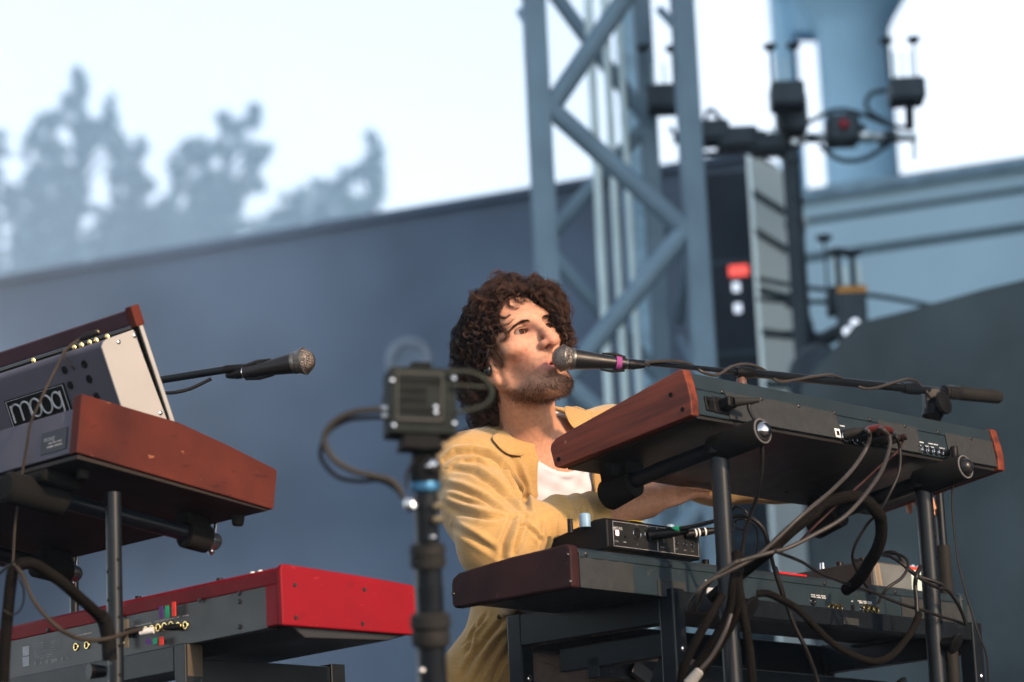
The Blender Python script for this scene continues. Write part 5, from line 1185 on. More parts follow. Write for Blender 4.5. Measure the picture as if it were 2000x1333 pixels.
# ================================================================ SMALL CAMERA ON A POLE (foreground)
DC = 4.15
cf = Fr(P(826, 783, DC), V((1, .22, -.04)), V((-.22, 1, 0)), None); cf.Z = cf.X.cross(cf.Y); cf.Z = cf.Z if cf.Z.z > 0 else -cf.Z
k = DC/FPX
rc = empty('broadcast_camera', cf(0, 0, -.06)); tag(rc, 'small black box camera with caged back and corner screws on a pole, blurred in front', 'camera')
W_ = 66*k; H_ = 66*k
m_cam = mat('camera_black', (.006, .007, .008), .6, scale=40, spec=.05)
M().box(cf, -W_, W_, .004, .055, -H_, H_).obj('housing', m_cam, rc, bevel=.003)
bp_ = M().box(cf, -W_, W_, -.004, .0035, -H_, H_).obj('back_plate', mat('camera_back', (.010, .014, .014), .6, scale=40, spec=.06), rc, bevel=.002)
gr = M()
for i in range(8):
    for j in range(5):
        if (i > 4 and j in (1, 2)): continue
        a = -W_*.70 + i*W_*.17; c = H_*.62 - j*H_*.30
        gr.box(cf, a, a+W_*.10, -.0052, -.0042, c-H_*.15, c+H_*.05)
gr.obj('vent_grid', m_foam, bp_)
ed = M()
for (a0, a1, c0_, c1_) in ((-W_*.8, W_*.55, -H_*.62, -H_*.57), (-W_*.8, W_*.55, H_*.78, H_*.82), (-W_*.8, -W_*.77, -H_*.6, H_*.78), (W_*.55, W_*.58, -H_*.6, H_*.8)): ed.box(cf, a0, a1, -.0062, -.0042, c0_, c1_)
ed.obj('frame_rib', mat('dark_grey_rib', (.05, .055, .055), .45), bp_)
for (x, y) in ((765, 745), (885, 741), (768, 833), (886, 829), (850, 797), (850, 808)):
    q = cf.pix(x, y, 1, 0); M().lathe(cf(q[0], -.0045, q[2]), cf(q[0], -.0085, q[2]), [(0, .0038), (.6, .0038), (1, .002)], 14).obj('screw', m_chr, bp_, smooth=True)
M().box(cf, -.016, .012, -.002, .03, H_+.0005, H_+.008).obj('top_shoe', m_cam, rc, bevel=.002)
M().lathe(cf(-.005, .055, .02), cf(-.005, .11, .02), [(0, .032), (.5, .034), (1, .033)], 28).obj('lens', m_cam, rc, smooth=True)
# clear glass bubble of another lamp far behind: pale round lamp
M().prism([cf(-.026, -.0, -H_-.0005), cf(.022, 0, -H_-.0005), cf(.030, 0, -H_-.020), (cf(-.030, 0, -H_-.020))], cf.Y*.04).obj('mount_wedge', m_cam, rc, bevel=.002)
M().lathe(P(826, 868, DC+.01), P(827, 884, DC+.01), [(0, .022), (.5, .026), (1, .018)], 20).obj('quick_release', m_cam, rc, smooth=True)
pg_ = V((P(838, 1000, DC+.02).x, P(838, 1000, DC+.02).y, 0))
ps = empty('camera_pole', pg_); tag(ps, 'black telescopic pole with a ball head and collars holding the small camera', 'tripod')
ptop = P(828, 885, DC+.015); pbot = P(845, 1333, DC+.015); dirp = (pbot-ptop).normalized(); pend = ptop + dirp*((ptop.z-.02)/-dirp.z)
def pp_(y): 
    lo = (P(828, y, DC+.015)-ptop).dot(dirp); return ptop + dirp*lo
M().ball(pp_(900)+V((0, 0, .004)), .0175, 14).obj('ball_joint', m_cam, ps, smooth=True)
M().lathe(pp_(892), pp_(940), [(0, .014), (.3, .020), (1, .021)], 24).obj('head_housing', m_cam, ps, smooth=True)
M().lathe(pp_(938), pp_(961), [(0, .020), (.3, .0222), (.8, .0222), (1, .019)], 28).obj('blue_ring', mat('anodised_blue', (.03, .10, .19), .4, .6, scale=20), ps, smooth=True)
M().lathe(pp_(961), pp_(1075), [(0, .0150), (.2, .0165), (1, .0160)], 24).obj('upper_tube', m_blkm, ps, smooth=True)
M().lathe(pp_(1060), pp_(1112), [(0, .0165), (.1, .0235), (.45, .0250), (.5, .0215), (.6, .0245), (.95, .0240), (1, .017)], 24).obj('collar', m_rub, ps, smooth=True)
M().lathe(pp_(1112), pp_(1200), [(0, .0185), (.35, .0185), (.36, .0195), (1, .0190)], 24).obj('middle_tube', m_blkm, ps, smooth=True)
M().lathe(pp_(1196), pp_(1268), [(0, .020), (.08, .0265), (.4, .0285), (.48, .024), (.6, .0270), (.9, .0255), (1, .018)], 24).obj('collar', m_rub, ps, smooth=True)
M().tube([pp_(1266), pend], .0200, 24).obj('lower_tube', m_blkm, ps, smooth=True)
M().lathe(pend, pend+V((0, 0, .03)), [(0, .25), (.5, .25), (1, .05)], 32).obj('base_plate', m_blkm, ps, smooth=True)
for (x, y) in ((852, 990), (852, 1016)):
    c = P(x-4, y, DC-.005); M().lathe(c, c+V((.012, -.004, 0)), [(0, .004), (.4, .0065), (1, .005)], 14).obj('clamp_screw', mat('antique_brass', (.35, .27, .16), .35, .8), ps, smooth=True)
c = P(803, 985, DC-.01)
M().lathe(P(795, 972, DC-.01), P(808, 998, DC-.01), [(0, .004), (.3, .009), (.8, .009), (1, .005)], 14).obj('cable_clamp', m_chr, ps, smooth=True)
M().lathe(P(858, 908, DC-.01), P(838, 912, DC), [(0, .005), (.4, .011), (1, .008)], 14).obj('lock_knob', m_chr, ps, smooth=True)
for (x, y) in ((846, 1050), (825, 1310)):
    M().ball(P(x, y, DC-.014), .0045, 8).obj('rivet', m_chr, ps, smooth=True)
GC = 'cables of the small camera'
cable([(752, 800, DC), (725, 801, DC), (690, 806, DC), (655, 822, DC), (635, 848, DC), (636, 872, DC), (655, 900, DC), (690, 920, DC), (730, 930, DC), (765, 940, DC+.0), (785, 965, DC)], .0042, mat('grey_brown_cable', (.030, .028, .025), .5), 'grey cable looping left from the small camera, the upper thicker of two', 8, GC)
cable([(752, 815, DC+.01), (715, 816, DC+.01), (675, 822, DC+.01), (640, 845, DC+.01), (626, 880, DC+.01), (632, 905, DC+.01), (660, 932, DC+.01), (700, 940, DC+.01), (740, 938, DC+.01), (770, 952, DC+.01), (790, 975, DC+.01)], .0032, m_cab, 'dark cable looping left from the small camera, the lower thinner of two', 8, GC)
cable([(880, 726, DC), (915, 727, DC), (940, 736, DC), (957, 752, DC), (960, 775, DC), (945, 793, DC), (915, 802, DC), (890, 807, DC)], .0030, mat('olive_cable', (.028, .032, .025), .5), 'olive-grey cable looping right from the small camera over the musician\'s hair', 8, GC)
cable([(888, 752, DC), (920, 755, DC), (950, 757, DC)], .0024, mat('olive_cable', (.028, .032, .025), .5), 'short cable running right from the middle of the small camera', 6, GC)
cable([(918, 836, DC), (890, 850, DC), (865, 862, DC), (840, 868, DC), (815, 895, DC), (795, 925, DC), (796, 955, DC)], .0022, m_cab, 'thin dark cable curling round the small camera\'s mount', 8, GC)
for y in (800, 814):
    M().lathe(P(745, y, DC), P(757, y-1, DC), [(0, .004), (.5, .0055), (1, .0055)], 12).obj('cable_socket', m_chr, rc, smooth=True)
# round pale lamp far behind the camera
c = P(799, 705, 18.5); rl_ = empty('round_lamp', c - UP*.2); tag(rl_, 'pale blurred round lamp on the dark wall just above the small camera', 'lamp')
M().ring(c, V((0, 1, 0)), .115, .028, 28, 10).obj('rim', mat('pale_lamp_rim', (.20, .25, .31), .5), rl_, smooth=True)
M().lathe(c, c+V((0, .1, 0)), [(0, .09), (1, .06)], 24).obj('reflector', mat('grey_reflector', (.14, .19, .26), .5), rl_, smooth=True)
# far loudspeaker / support behind: horizontal bracket to the wall
M().tube([c+V((0, .1, 0)), c+V((0, 1.0, 0))], .03, 8).obj('bracket', m_blkm, rl_)
# ================================================================ THE MUSICIAN (implicit surfaces meshed with surface nets)
f32 = np.float32
def smin(a, b, k):
    h = np.clip(.5+.5*(b-a)/k, 0, 1); return b*(1-h)+a*h - k*h*(1-h)
def smax(a, b, k): return -smin(-a, -b, k)
def arr(v): return np.array(tuple(v), dtype=f32)
def sph(p, c, r): return np.sqrt(((p-arr(c))**2).sum(-1)) - r
def ell(p, c, r, R=None):
    q = p-arr(c)
    if R is not None: q = q @ R
    r = arr(r); k0 = np.sqrt(((q/r)**2).sum(-1)); k1 = np.sqrt(((q/(r*r))**2).sum(-1)); return k0*(k0-1)/np.maximum(k1, 1e-6)
def cap(p, a, b, ra, rb):
    a = arr(a); b = arr(b); ba = b-a; t = np.clip(((p-a)@ba)/ba.dot(ba), 0, 1)
    return np.sqrt(((p-a-t[..., None]*ba)**2).sum(-1)) - (ra+(rb-ra)*t)
def chain(p, pts, k=.01):
    d = None
    for (a, ra), (b, rb) in zip(pts[:-1], pts[1:]):
        c = cap(p, a, b, ra, rb); d = c if d is None else smin(d, c, k)
    return d
def nets(fn, lo, hi, h):
    """surface nets of the zero level of fn over a box"""
    lo = arr(lo); hi = arr(hi); n = np.ceil((hi-lo)/h).astype(int)+1
    F = np.empty(n, f32)
    xs = [lo[i]+h*np.arange(n[i], dtype=f32) for i in range(3)]
    for i0 in range(0, n[0], 24):                        # slabs keep memory low
        X, Y, Z = np.meshgrid(xs[0][i0:i0+24], xs[1], xs[2], indexing='ij'); F[i0:i0+24] = fn(np.stack([X, Y, Z], -1))
    F[0] = F[-1] = 1; F[:, 0] = F[:, -1] = 1; F[:, :, 0] = F[:, :, -1] = 1
    s = F < 0
    m = n-1
    acc = np.zeros((*m, 3), f32); cnt = np.zeros(m, f32)
    for ax in range(3):
        sl0 = [slice(None)]*3; sl1 = [slice(None)]*3; sl0[ax] = slice(0, -1); sl1[ax] = slice(1, None)
        a = F[tuple(sl0)]; b = F[tuple(sl1)]; cr = (a < 0) != (b < 0); t = np.where(cr, a/np.where(cr, a-b, 1), 0)
        o1, o2 = [i for i in range(3) if i != ax]
        for d1 in (0, 1):
            for d2 in (0, 1):
                sl = [slice(None)]*3; sl[o1] = slice(d1, d1+m[o1]); sl[o2] = slice(d2, d2+m[o2])
                c = cr[tuple(sl)]; tt = t[tuple(sl)]
                off = np.zeros((*m, 3), f32); off[..., ax] = tt; off[..., o1] = d1; off[..., o2] = d2
                acc += off*c[..., None]; cnt += c
    act = cnt > 0; idx = -np.ones(m, int); idx[act] = np.arange(act.sum())
    ijk = np.argwhere(act).astype(f32); V_ = lo + h*(ijk + acc[act]/cnt[act][:, None])
    quads = []
    for ax in range(3):
        o1, o2 = [(1, 2), (2, 0), (0, 1)][ax]
        sl0 = [slice(None)]*3; sl1 = [slice(None)]*3; sl0[ax] = slice(0, -1); sl1[ax] = slice(1, None)
        a = s[tuple(sl0)]; b = s[tuple(sl1)]; e = np.argwhere(a != b)
        e = e[(e[:, o1] > 0) & (e[:, o2] > 0) & (e[:, o1] < n[o1]-1) & (e[:, o2] < n[o2]-1)]
        flip = a[tuple(e.T)]
        def gi(d1, d2):
            q = e.copy(); q[:, o1] -= d1; q[:, o2] -= d2; return idx[tuple(q.T)]
        Q = np.stack([gi(1, 1), gi(0, 1), gi(0, 0), gi(1, 0)], 1); Q[~flip] = Q[~flip][:, ::-1]; quads.append(Q)
    return V_, np.concatenate(quads)
def relax(Vv, Q, it=2, lam=.5):
    e = np.concatenate([Q[:, [0, 1]], Q[:, [1, 2]], Q[:, [2, 3]], Q[:, [3, 0]]]); n = len(Vv)
    for _ in range(it):
        sm = np.zeros_like(Vv); c = np.zeros(n, f32)
        for a, b in ((0, 1), (1, 0)):
            np.add.at(c, e[:, a], 1)
            for k in range(3): sm[:, k] += np.bincount(e[:, a], weights=Vv[e[:, b], k], minlength=n)
        Vv = Vv*(1-lam) + lam*sm/np.maximum(c, 1)[:, None]
    return Vv.astype(f32)
def npobj(name, Vv, Q, mt, parent=None, loc=None, cols=None):
    inv = (-arr(parent.location) if parent is not None else -arr(loc)); me = bpy.data.meshes.new(name)
    # parents used here are unrotated objects at a location
    me.from_pydata((Vv+inv).tolist(), [], Q.tolist()); me.update(); me.materials.append(mt)
    me.polygons.foreach_set('use_smooth', [True]*len(me.polygons))
    if cols is not None:
        at = me.color_attributes.new('Col', 'FLOAT_COLOR', 'POINT'); at.data.foreach_set('color', np.concatenate([cols, np.ones((len(cols), 1))], 1).astype(f32).ravel())
    o = bpy.data.objects.new(name, me); C.objects.link(o)
    if parent is not None: o.parent = parent; WM[o.name] = WM[parent.name].copy()
    else: o.location = loc; WM[o.name] = Matrix.Translation(V(loc))
    return o
def vcol_mat(name, rough=.5, bump=.2, bscale=300, sss=.0, spec=.35, noise=.12, nscale=60):
    m = mat(name, (1, 1, 1), rough, var=noise, scale=nscale, bump=bump, bscale=bscale, sss=sss, spec=spec)
    t = m.node_tree; N = t.nodes.new; L = t.links.new; b = t.nodes['Principled BSDF']
    at = N('ShaderNodeVertexColor'); at.layer_name = 'Col'; mx_ = N('ShaderNodeMix'); mx_.data_type = 'RGBA'; mx_.blend_type = 'MULTIPLY'; mx_.inputs[0].default_value = 1
    L(at.outputs[0], mx_.inputs[6]); L(t.nodes['Color Ramp'].outputs[0], mx_.inputs[7]); L(mx_.outputs[2], b.inputs['Base Color']); return m

# ---- head frame
HC = P(1012, 705, 5.97); HS = 1.02
def camvec(a, b, c): return RGT*a + FWD*b + UPV*c
hX = camvec(-.78026, -.60145, -.17161); hY = camvec(.50298, -.76648, .39939); hZ = camvec(-.37175, .22531, .90058)
HR = np.array([tuple(hX), tuple(hY), tuple(hZ)], f32)      # rows: local axes in world
def h2w(x, y, z): return HC + (hX*x + hY*y + hZ*z)*HS
def toh(p): return ((p-arr(HC)) @ HR.T)/HS
EY = .0325; EYY = .074; EYZ = .030
def head_sdf(p):
    q = toh(p); ax = np.abs(q[..., 0:1]); m = np.concatenate([ax, q[..., 1:]], -1)     # mirrored
    d = ell(q, (0, -.012, .048), (.076, .098, .092))
    d = smin(d, ell(q, (0, .040, .010), (.066, .056, .085)), .03)
    d = smin(d, ell(q, (0, .045, -.045), (.048, .045, .052)), .03)
    d = smin(d, cap(m, (.056, .004, -.036), (.021, .072, -.083), .016, .0155), .028)     # jaw line
    d = smin(d, ell(q, (0, .080, -.087), (.021, .016, .017)), .022)                      # chin
    d = smin(d, ell(m, (.046, .064, .000), (.020, .016, .014)), .022)                    # cheekbones
    d = smin(d, cap(m, (0, .0885, .052), (.040, .076, .052), .0115, .011), .020)        # brow ridge
    d = smax(d, -ell(m, (.031, .108, .029), (.019, .023, .0145)), .014)                  # sockets
    d = smax(d, -ell(m, (.062, .070, -.040), (.012, .030, .026)), .030)                  # hollow of the cheeks
    # nose
    d = smin(d, chain(q, [((0, .090, .046), .0074), ((0, .1030, .026), .0082), ((0, .1140, .008), .0092), ((0, .1195, -.008), .0096)], .006), .012)
    d = smin(d, sph(q, (0, .1205, -.0100), .0106), .006)
    d = smin(d, ell(m, (.0132, .1060, -.0100), (.0070, .0125, .0080)), .007)
    d = smin(d, cap(q, (0, .1140, -.0165), (0, .0970, -.024), .0048, .0062), .006)
    d = smax(d, -ell(m, (.0085, .1100, -.0190), (.0048, .0095, .0058)), .0025)           # nostrils
    d = smax(d, -cap(m, (.0235, .1020, -.004), (.0260, .0940, -.022), .0014, .0016), .004)
    # mouth and lips
    d = smin(d, ell(q, (0, .0830, -.047), (.032, .0165, .026)), .012)
    d = smin(d, chain(m, [((0, .0985, -.0415), .0048), ((.012, .0970, -.0418), .0044), ((.031, .0840, -.0480), .0020)], .003), .0045)
    d = smin(d, chain(m, [((0, .0975, -.0555), .0066), ((.013, .0945, -.0545), .0055), ((.030, .0840, -.0492), .0020)], .003), .0045)
    d = smax(d, -chain(m, [((0, .1010, -.0482), .0024), ((.016, .0950, -.0482), .0019), ((.033, .0840, -.0488), .0010)], .001), .0016)
    d = smax(d, -ell(q, (0, .0960, -.0485), (.012, .010, .0032)), .002)
    d = smax(d, -cap(q, (0, .1030, -.030), (0, .1015, -.036), .0012, .0012), .004)        # philtrum
    d = smax(d, -ell(q, (0, .0985, -.0680), (.018, .007, .0045)), .009)                   # below the lip
    # eyelids
    e = (EY, EYY, EYZ); lid = sph(m, e, .0150)
    d = smin(d, lid, .0045)
    xx = (m[..., 0]-EY)/.0155
    zc = EYZ + .0006*xx - .0002; hh = .0047*np.sqrt(np.clip(1-xx*xx, 0, 1)) 
    op = np.maximum(np.abs(m[..., 2]-zc)-hh, EYY+.002-m[..., 1]); op = np.maximum(op, np.abs(m[..., 0]-EY)-.0150)
    d = smax(d, -op, .0012)
    d = smax(d, -sph(m, e, .0129), .0005)
    # upper lid crease
    d = smax(d, -chain(m, [((EY-.014, EYY+.012, EYZ+.0075), .0008), ((EY, EYY+.0160, EYZ+.0115), .0011), ((EY+.016, EYY+.009, EYZ+.006), .0008)], .001), .003)
    # ears
    ear = ell(m, (.0745, .004, -.006), (.0075, .0175, .030)); ear = smax(ear, -ell(m, (.0835, .007, -.002), (.0065, .0100, .019)), .003)
    ear = smin(ear, ell(m, (.0735, .011, -.033), (.0060, .0085, .0100)), .004); ear = smin(ear, ell(m, (.0735, .019, -.013), (.004, .0045, .0065)), .003)
    d = smin(d, ear, .004)
    return d*HS
# ---- torso joints
tX = V((.763, .647, 0)).normalized(); tX = (tX + UP*.06).normalized(); tY = V((.647, -.763, 0)); tY = (tY - tX*tY.dot(tX)).normalized(); tZ = tX.cross(tY); tZ = tZ if tZ.z > 0 else -tZ
CH = P(1052, 975, 6.10)                                   # chest centre
TR = np.array([tuple(tX), tuple(tY), tuple(tZ)], f32)
def tot(p): return (p-arr(CH)) @ TR.T
def t2w(x, y, z): return CH + tX*x + tY*y + tZ*z
ShR = P(915, 925, 5.96); ShL = P(1196, 872, 6.24)
ElR = P(962, 1064, 5.74); WrR = P(1262, 982, 5.97)
ElL = P(1395, 932, 6.36); WrL = P(1690, 945, 6.47)
NKt = h2w(0, -.018, -.055); NKb = P(1032, 905, 6.07)
PEL = P(1095, 1310, 6.28)
def torso_sdf(p, g=0.0):
    q = tot(p)
    d = ell(q, (0, 0, -.03), (.165+g, .105+g, .20+g))
    d = smin(d, cap(p, ShR, ShL, .055+g, .055+g), .07)
    d = smin(d, ell(p @ TR.T, TR @ arr(P(1085, 1200, 6.22)), (.150+g, .105+g, .18+g)), .06)
    d = smin(d, cap(p, NKb - UP*.02, NKb+V((0, 0, .02)), .066+g, .054+g), .06)
    return d
def neck_sdf(p):
    d = cap(p, NKt, NKb, .0535, .0590)
    q = toh(p)
    # sternomastoid, larynx
    st = h2w(.052, .005, -.030); sb = NKb + tY*.050 - tX*.010 + UP*(-.008)
    d = smin(d, cap(p, st, sb, .009, .010), .016)
    st2 = h2w(-.052, .005, -.030); d = smin(d, cap(p, st2, NKb + tY*.050 + tX*.020, .009, .010), .016)
    d = smin(d, sph(p, NKt.lerp(NKb, .50) + tY*.052, .009), .016)
    return d
def clav(p):
    a = NKb + tY*.064 - tX*.012 - UP*.030; b = ShR + tY*.030 + UP*.035
    d = cap(p, a, b, .008, .008); a = NKb + tY*.064 + tX*.018 - UP*.030; b = ShL + tY*.030 + UP*.035
    return np.minimum(d, cap(p, a, b, .008, .008))
def skin_sdf(p):
    d = smin(head_sdf(p), neck_sdf(p), .014)
    t = torso_sdf(p); t = smin(t, clav(p), .014)
    return smin(d, t, .035)
lo = V((HC.x-.16, HC.y-.18, HC.z-.285)); hi = V((HC.x+.17, HC.y+.17, HC.z+.175))
Vh, Qh = nets(skin_sdf, lo, hi, .0021); Vh = relax(Vh, Qh, 1, .35)
print('head mesh', len(Vh))
# ---- arms (skin) and hands
def fingers(base, dirs):
    pass
def hand_sdf(p, wr, pd, side, nrm, curl, spread=.0, thumb=1, sc=1.0):
    """wr wrist, pd palm direction, side towards the thumb, nrm back of the hand"""
    pd = V(pd).normalized(); nrm = (V(nrm)-pd*V(nrm).dot(pd)).normalized(); sd = V(side); sd = (sd-pd*sd.dot(pd)-nrm*sd.dot(nrm)).normalized()
    R = np.array([tuple(sd), tuple(pd), tuple(nrm)], f32).T
    c = wr + pd*.048*sc
    d = ell(p, c, (.041*sc, .056*sc, .0150*sc), R)
    d = smin(d, cap(p, wr - pd*.01, wr + pd*.03*sc, .023*sc, .021*sc), .02)
    for i, (off, ln, r, a0) in enumerate(((.030, .072, .0088, .04), (.010, .080, .0090, 0), (-.010, .074, .0086, -.04), (-.029, .058, .0078, -.09))):
        b = wr + pd*(.090-.005*abs(i-1))*sc + sd*off*sc
        dr = (pd + sd*(a0+spread*(1.5-i))).normalized(); pts = [(b - dr*.03*sc, r*sc)]; ang = 0; q = b
        cu = curl[i] if isinstance(curl, (list, tuple)) else curl
        pts.append((q, r*sc))
        for j, fr_ in enumerate((.46, .30, .24)):
            ang += cu*(.7 if j == 0 else 1.0); v = dr*math.cos(ang) - nrm*math.sin(ang); q = q + v*ln*fr_*sc; pts.append((q, r*sc*(.95-.07*j)))
        f = chain(p, pts, .004); d = smin(d, f, .006)
    if thumb:
        b = wr + pd*.022*sc + sd*.022*sc - nrm*.004*sc; q1 = b + (pd*.55+sd*.75-nrm*.25).normalized()*.042*sc; q2 = q1 + (pd*.85+sd*.45-nrm*.3).normalized()*.032*sc; q3 = q2 + (pd*.95+sd*.15-nrm*.35).normalized()*.026*sc
        d = smin(d, chain(p, [(b, .014*sc), (q1, .0115*sc), (q2, .0098*sc), (q3, .0088*sc)], .004), .010)
    return d
fd = (WrR-ElR).normalized()
HTR = P(1350, 946, 6.05)
def armR(p):
    d = chain(p, [(ShR, .048), (ElR, .040), (ElR.lerp(WrR, .5), .038), (WrR, .0300)], .02)
    return smin(d, hand_sdf(p, WrR + (HTR-WrR)*.12, (HTR-WrR), UP*.6+RGT*-.2, (UP*.75-FWD*.6+RGT*.1), (.10, .14, .18, .22), .03, 1, .97), .018)
fl = (WrL-ElL).normalized()
def armL(p):
    d = chain(p, [(ShL, .048), (ElL, .040), (ElL.lerp(WrL, .4), .037), (WrL, .0265)], .02)
    return smin(d, hand_sdf(p, WrL, P(1800, 962, 6.5)-WrL, FWD*-1, UP, (.42, .45, .5, .5), .09, 1, 1), .018)
allV = [Vh]; allQ = [Qh]; nV = len(Vh)
def addpart(fn, pts, pad, h):
    global nV
    a = np.array([tuple(q) for q in pts]); Vv, Qq = nets(fn, a.min(0)-pad, a.max(0)+pad, h); Vv = relax(Vv, Qq, 1, .4); allV.append(Vv); allQ.append(Qq+nV); nV += len(Vv)
addpart(lambda p: np.maximum(armR(p), -cap(p, ShR, ElR, .2, .04)+.0), [ElR, WrR, P(1420, 960, 6.1)], .06, .0026)
addpart(lambda p: np.maximum(armL(p), -sph(p, ElL, .12)), [WrL-(WrL-ElL)*.5, P(1890, 960, 6.56)], .07, .0026)
# lower torso and legs inside the clothes, one coarse surface
KnR = P(1310, 1425, 5.95); KnL = P(1420, 1400, 6.25)
def lower(p):
    d = torso_sdf(p, -.012); d = smin(d, ell(p, PEL, (.15, .14, .12)), .05)
    d = smin(d, cap(p, PEL - tX*.09, KnR, .075, .052), .04); d = smin(d, cap(p, PEL + tX*.09, KnL, .075, .052), .04)
    for kn, sgn in ((KnR, -1), (KnL, 1)):
        ft = V((kn.x, kn.y, STAGE_Z+.07)) + tY*-.05
        d = smin(d, cap(p, kn, ft, .050, .034), .03)
    return d
addpart(lower, [ShR - UP*.05, ShL - UP*.05, V((KnR.x, KnR.y, STAGE_Z+.05)), KnL, PEL], .12, .011)
BV = np.concatenate(allV); BQ = np.concatenate(allQ)

def surfpt(fn, px, py, d0=5.6, d1=6.5, off=.0):
    r_ = ray(px, py); ds = np.linspace(d0, d1, 600); pts = np.array([tuple(CAM + r_*float(d)) for d in ds], f32); f_ = fn(pts); i = int(np.argmax(f_ < 0))
    if f_[i] >= 0: return None
    return CAM + r_*float(ds[i]-off)
# ---- skin colours (lips, stubble and blush of the skin itself, plus shade painted round the eyes)
def gauss(q, c, r): return np.exp(-(((q-arr(c))/arr(r))**2).sum(-1))
q = toh(BV); qm = q.copy(); qm[:, 0] = np.abs(qm[:, 0])
col = np.tile(arr((.46, .232, .148)), (len(BV), 1))
def tint(mask, c, a=1.0):
    global col
    m = np.clip(mask*a, 0, 1)[:, None]; col = col*(1-m) + arr(c)*m
tint(gauss(qm, (.045, .07, -.012), (.022, .03, .018)), (.54, .22, .15), .55)
tint(gauss(q, (0, .118, -.010), (.016, .02, .014)), (.54, .20, .14), .8)
tint(gauss(qm, (.030, .085, .030), (.018, .02, .016)), (.34, .15, .10), .5)  # eye sockets darkened, shade under the brows put into the colour
nz_ = (np.sin(BV@arr((310, 120, 70)))*np.sin(BV@arr((-90, 260, 180)))*np.sin(BV@arr((60, -140, 330)))+1)/2
jawz = -.036 - .55*np.clip(.065-q[:, 1], 0, .1) + .0*q[:, 0]
beard = 1/(1+np.exp((q[:, 2]-(-.066+.26*np.clip(qm[:, 0]-.015, 0, 1)*1.0))/.006)); beard *= 1/(1+np.exp((-.004-q[:, 1])/.006)); beard *= 1/(1+np.exp((-.110-q[:, 2])/.004))
stub = np.exp(-((q[:, 2]+.034)/.007)**2)*(qm[:, 0] < .027)*(q[:, 1] > .075)                       # moustache
side = np.exp(-((qm[:, 0]-.066)/.010)**2)*np.exp(-((q[:, 1]-.022)/.009)**2)*(q[:, 2] < .03)*(q[:, 2] > -.05)
lipm = np.exp(-((q[:, 2]+.0495)/.0095)**4)*np.exp(-(qm[:, 0]/.030)**4)*(q[:, 1] > .082)
yy_ = 666.5-FPX*((BV-arr(CAM))@arr(UPV))/((BV-arr(CAM))@arr(FWD)); beard = beard/(1+np.exp((yy_-786)/2.5))
tint(beard*(1-lipm), (.18, .095, .062), .48); tint(stub, (.26, .14, .09), .4); tint(side, (.10, .055, .04), .6)
cheekst = np.exp(-((q[:, 2]+.040)/.016)**2)*np.exp(-((qm[:, 0]-.045)/.02)**2)*(q[:, 1] > 0); tint(cheekst, (.19, .10, .07), .5)
tint(lipm, (.42, .13, .115), .85)
for (x, y, z, r) in ((.040, .083, -.008, .0018), (.050, .066, -.030, .0030), (.043, .074, -.034, .0026), (.058, .055, -.022, .0022), (.047, .070, -.020, .0020), (.030, .090, -.016, .0012)):
    tint(gauss(q, (x, y, z), (r, .02, r)), (.40, .12, .085), .7)
def spot(x, y, r, c, a):
    s0 = surfpt(head_sdf, x, y)
    if s0 is not None: tint(np.exp(-(((BV-arr(s0))**2).sum(1))/(r*r)), c, a)
SIDE = [(979, 690, .009), (980, 702, .009), (984, 714, .008), (974, 680, .009)]
for (x, y, r) in SIDE: spot(x, y, r, (.09, .05, .035), .8)
for (x, y) in ((1005, 712), (1010, 722), (1018, 735), (1000, 735), (995, 722), (1030, 730)): spot(x, y, .010, (.22, .115, .08), .35)
for (x, y, r) in ((1031, 705, .0022), (1003, 705, .0035), (1009, 706, .0025), (1041, 718, .0022), (1040, 671, .0009)): spot(x, y, r, (.42, .10, .07), .8)
for (x, y) in ((1028, 634), (1034, 640), (1036, 645), (1024, 636)): spot(x, y, .006, (.16, .06, .04), .6)  # painted shade in the inner socket between brow and eye
for (x, y) in ((1005, 644), (1009, 641), (1014, 639.5), (1019, 639), (1024, 640), (1029, 642)): spot(x, y, .0020, (.06, .025, .018), .9)  # upper lid crease shade painted as a row of dark spots
for (x, y) in ((1006, 650), (1012, 653), (1018, 654), (1024, 652)): spot(x, y, .0022, (.20, .075, .05), .6)  # lower lid rim darkened as painted shading
for (x, y) in ((1062, 627), (1067, 626), (1072, 628)): spot(x, y, .0020, (.06, .025, .018), .9)  # painted crease shade on the far eye
for (x, y) in ((1056, 702), (1064, 696), (1074, 689)): spot(x, y, .005, (.22, .12, .08), .45)
col *= (.96+.08*nz_)[:, None]
m_skin = vcol_mat('skin', .52, .4, 1100, .14, .30, .10, 130)
pb = V((PEL.x, PEL.y, STAGE_Z))
person = npobj('person', BV, BQ, m_skin, None, pb, col)
tag(person, 'seated man with dark curly hair in a mustard overshirt and white T-shirt singing at keyboards', 'person')
person['category'] = 'person'

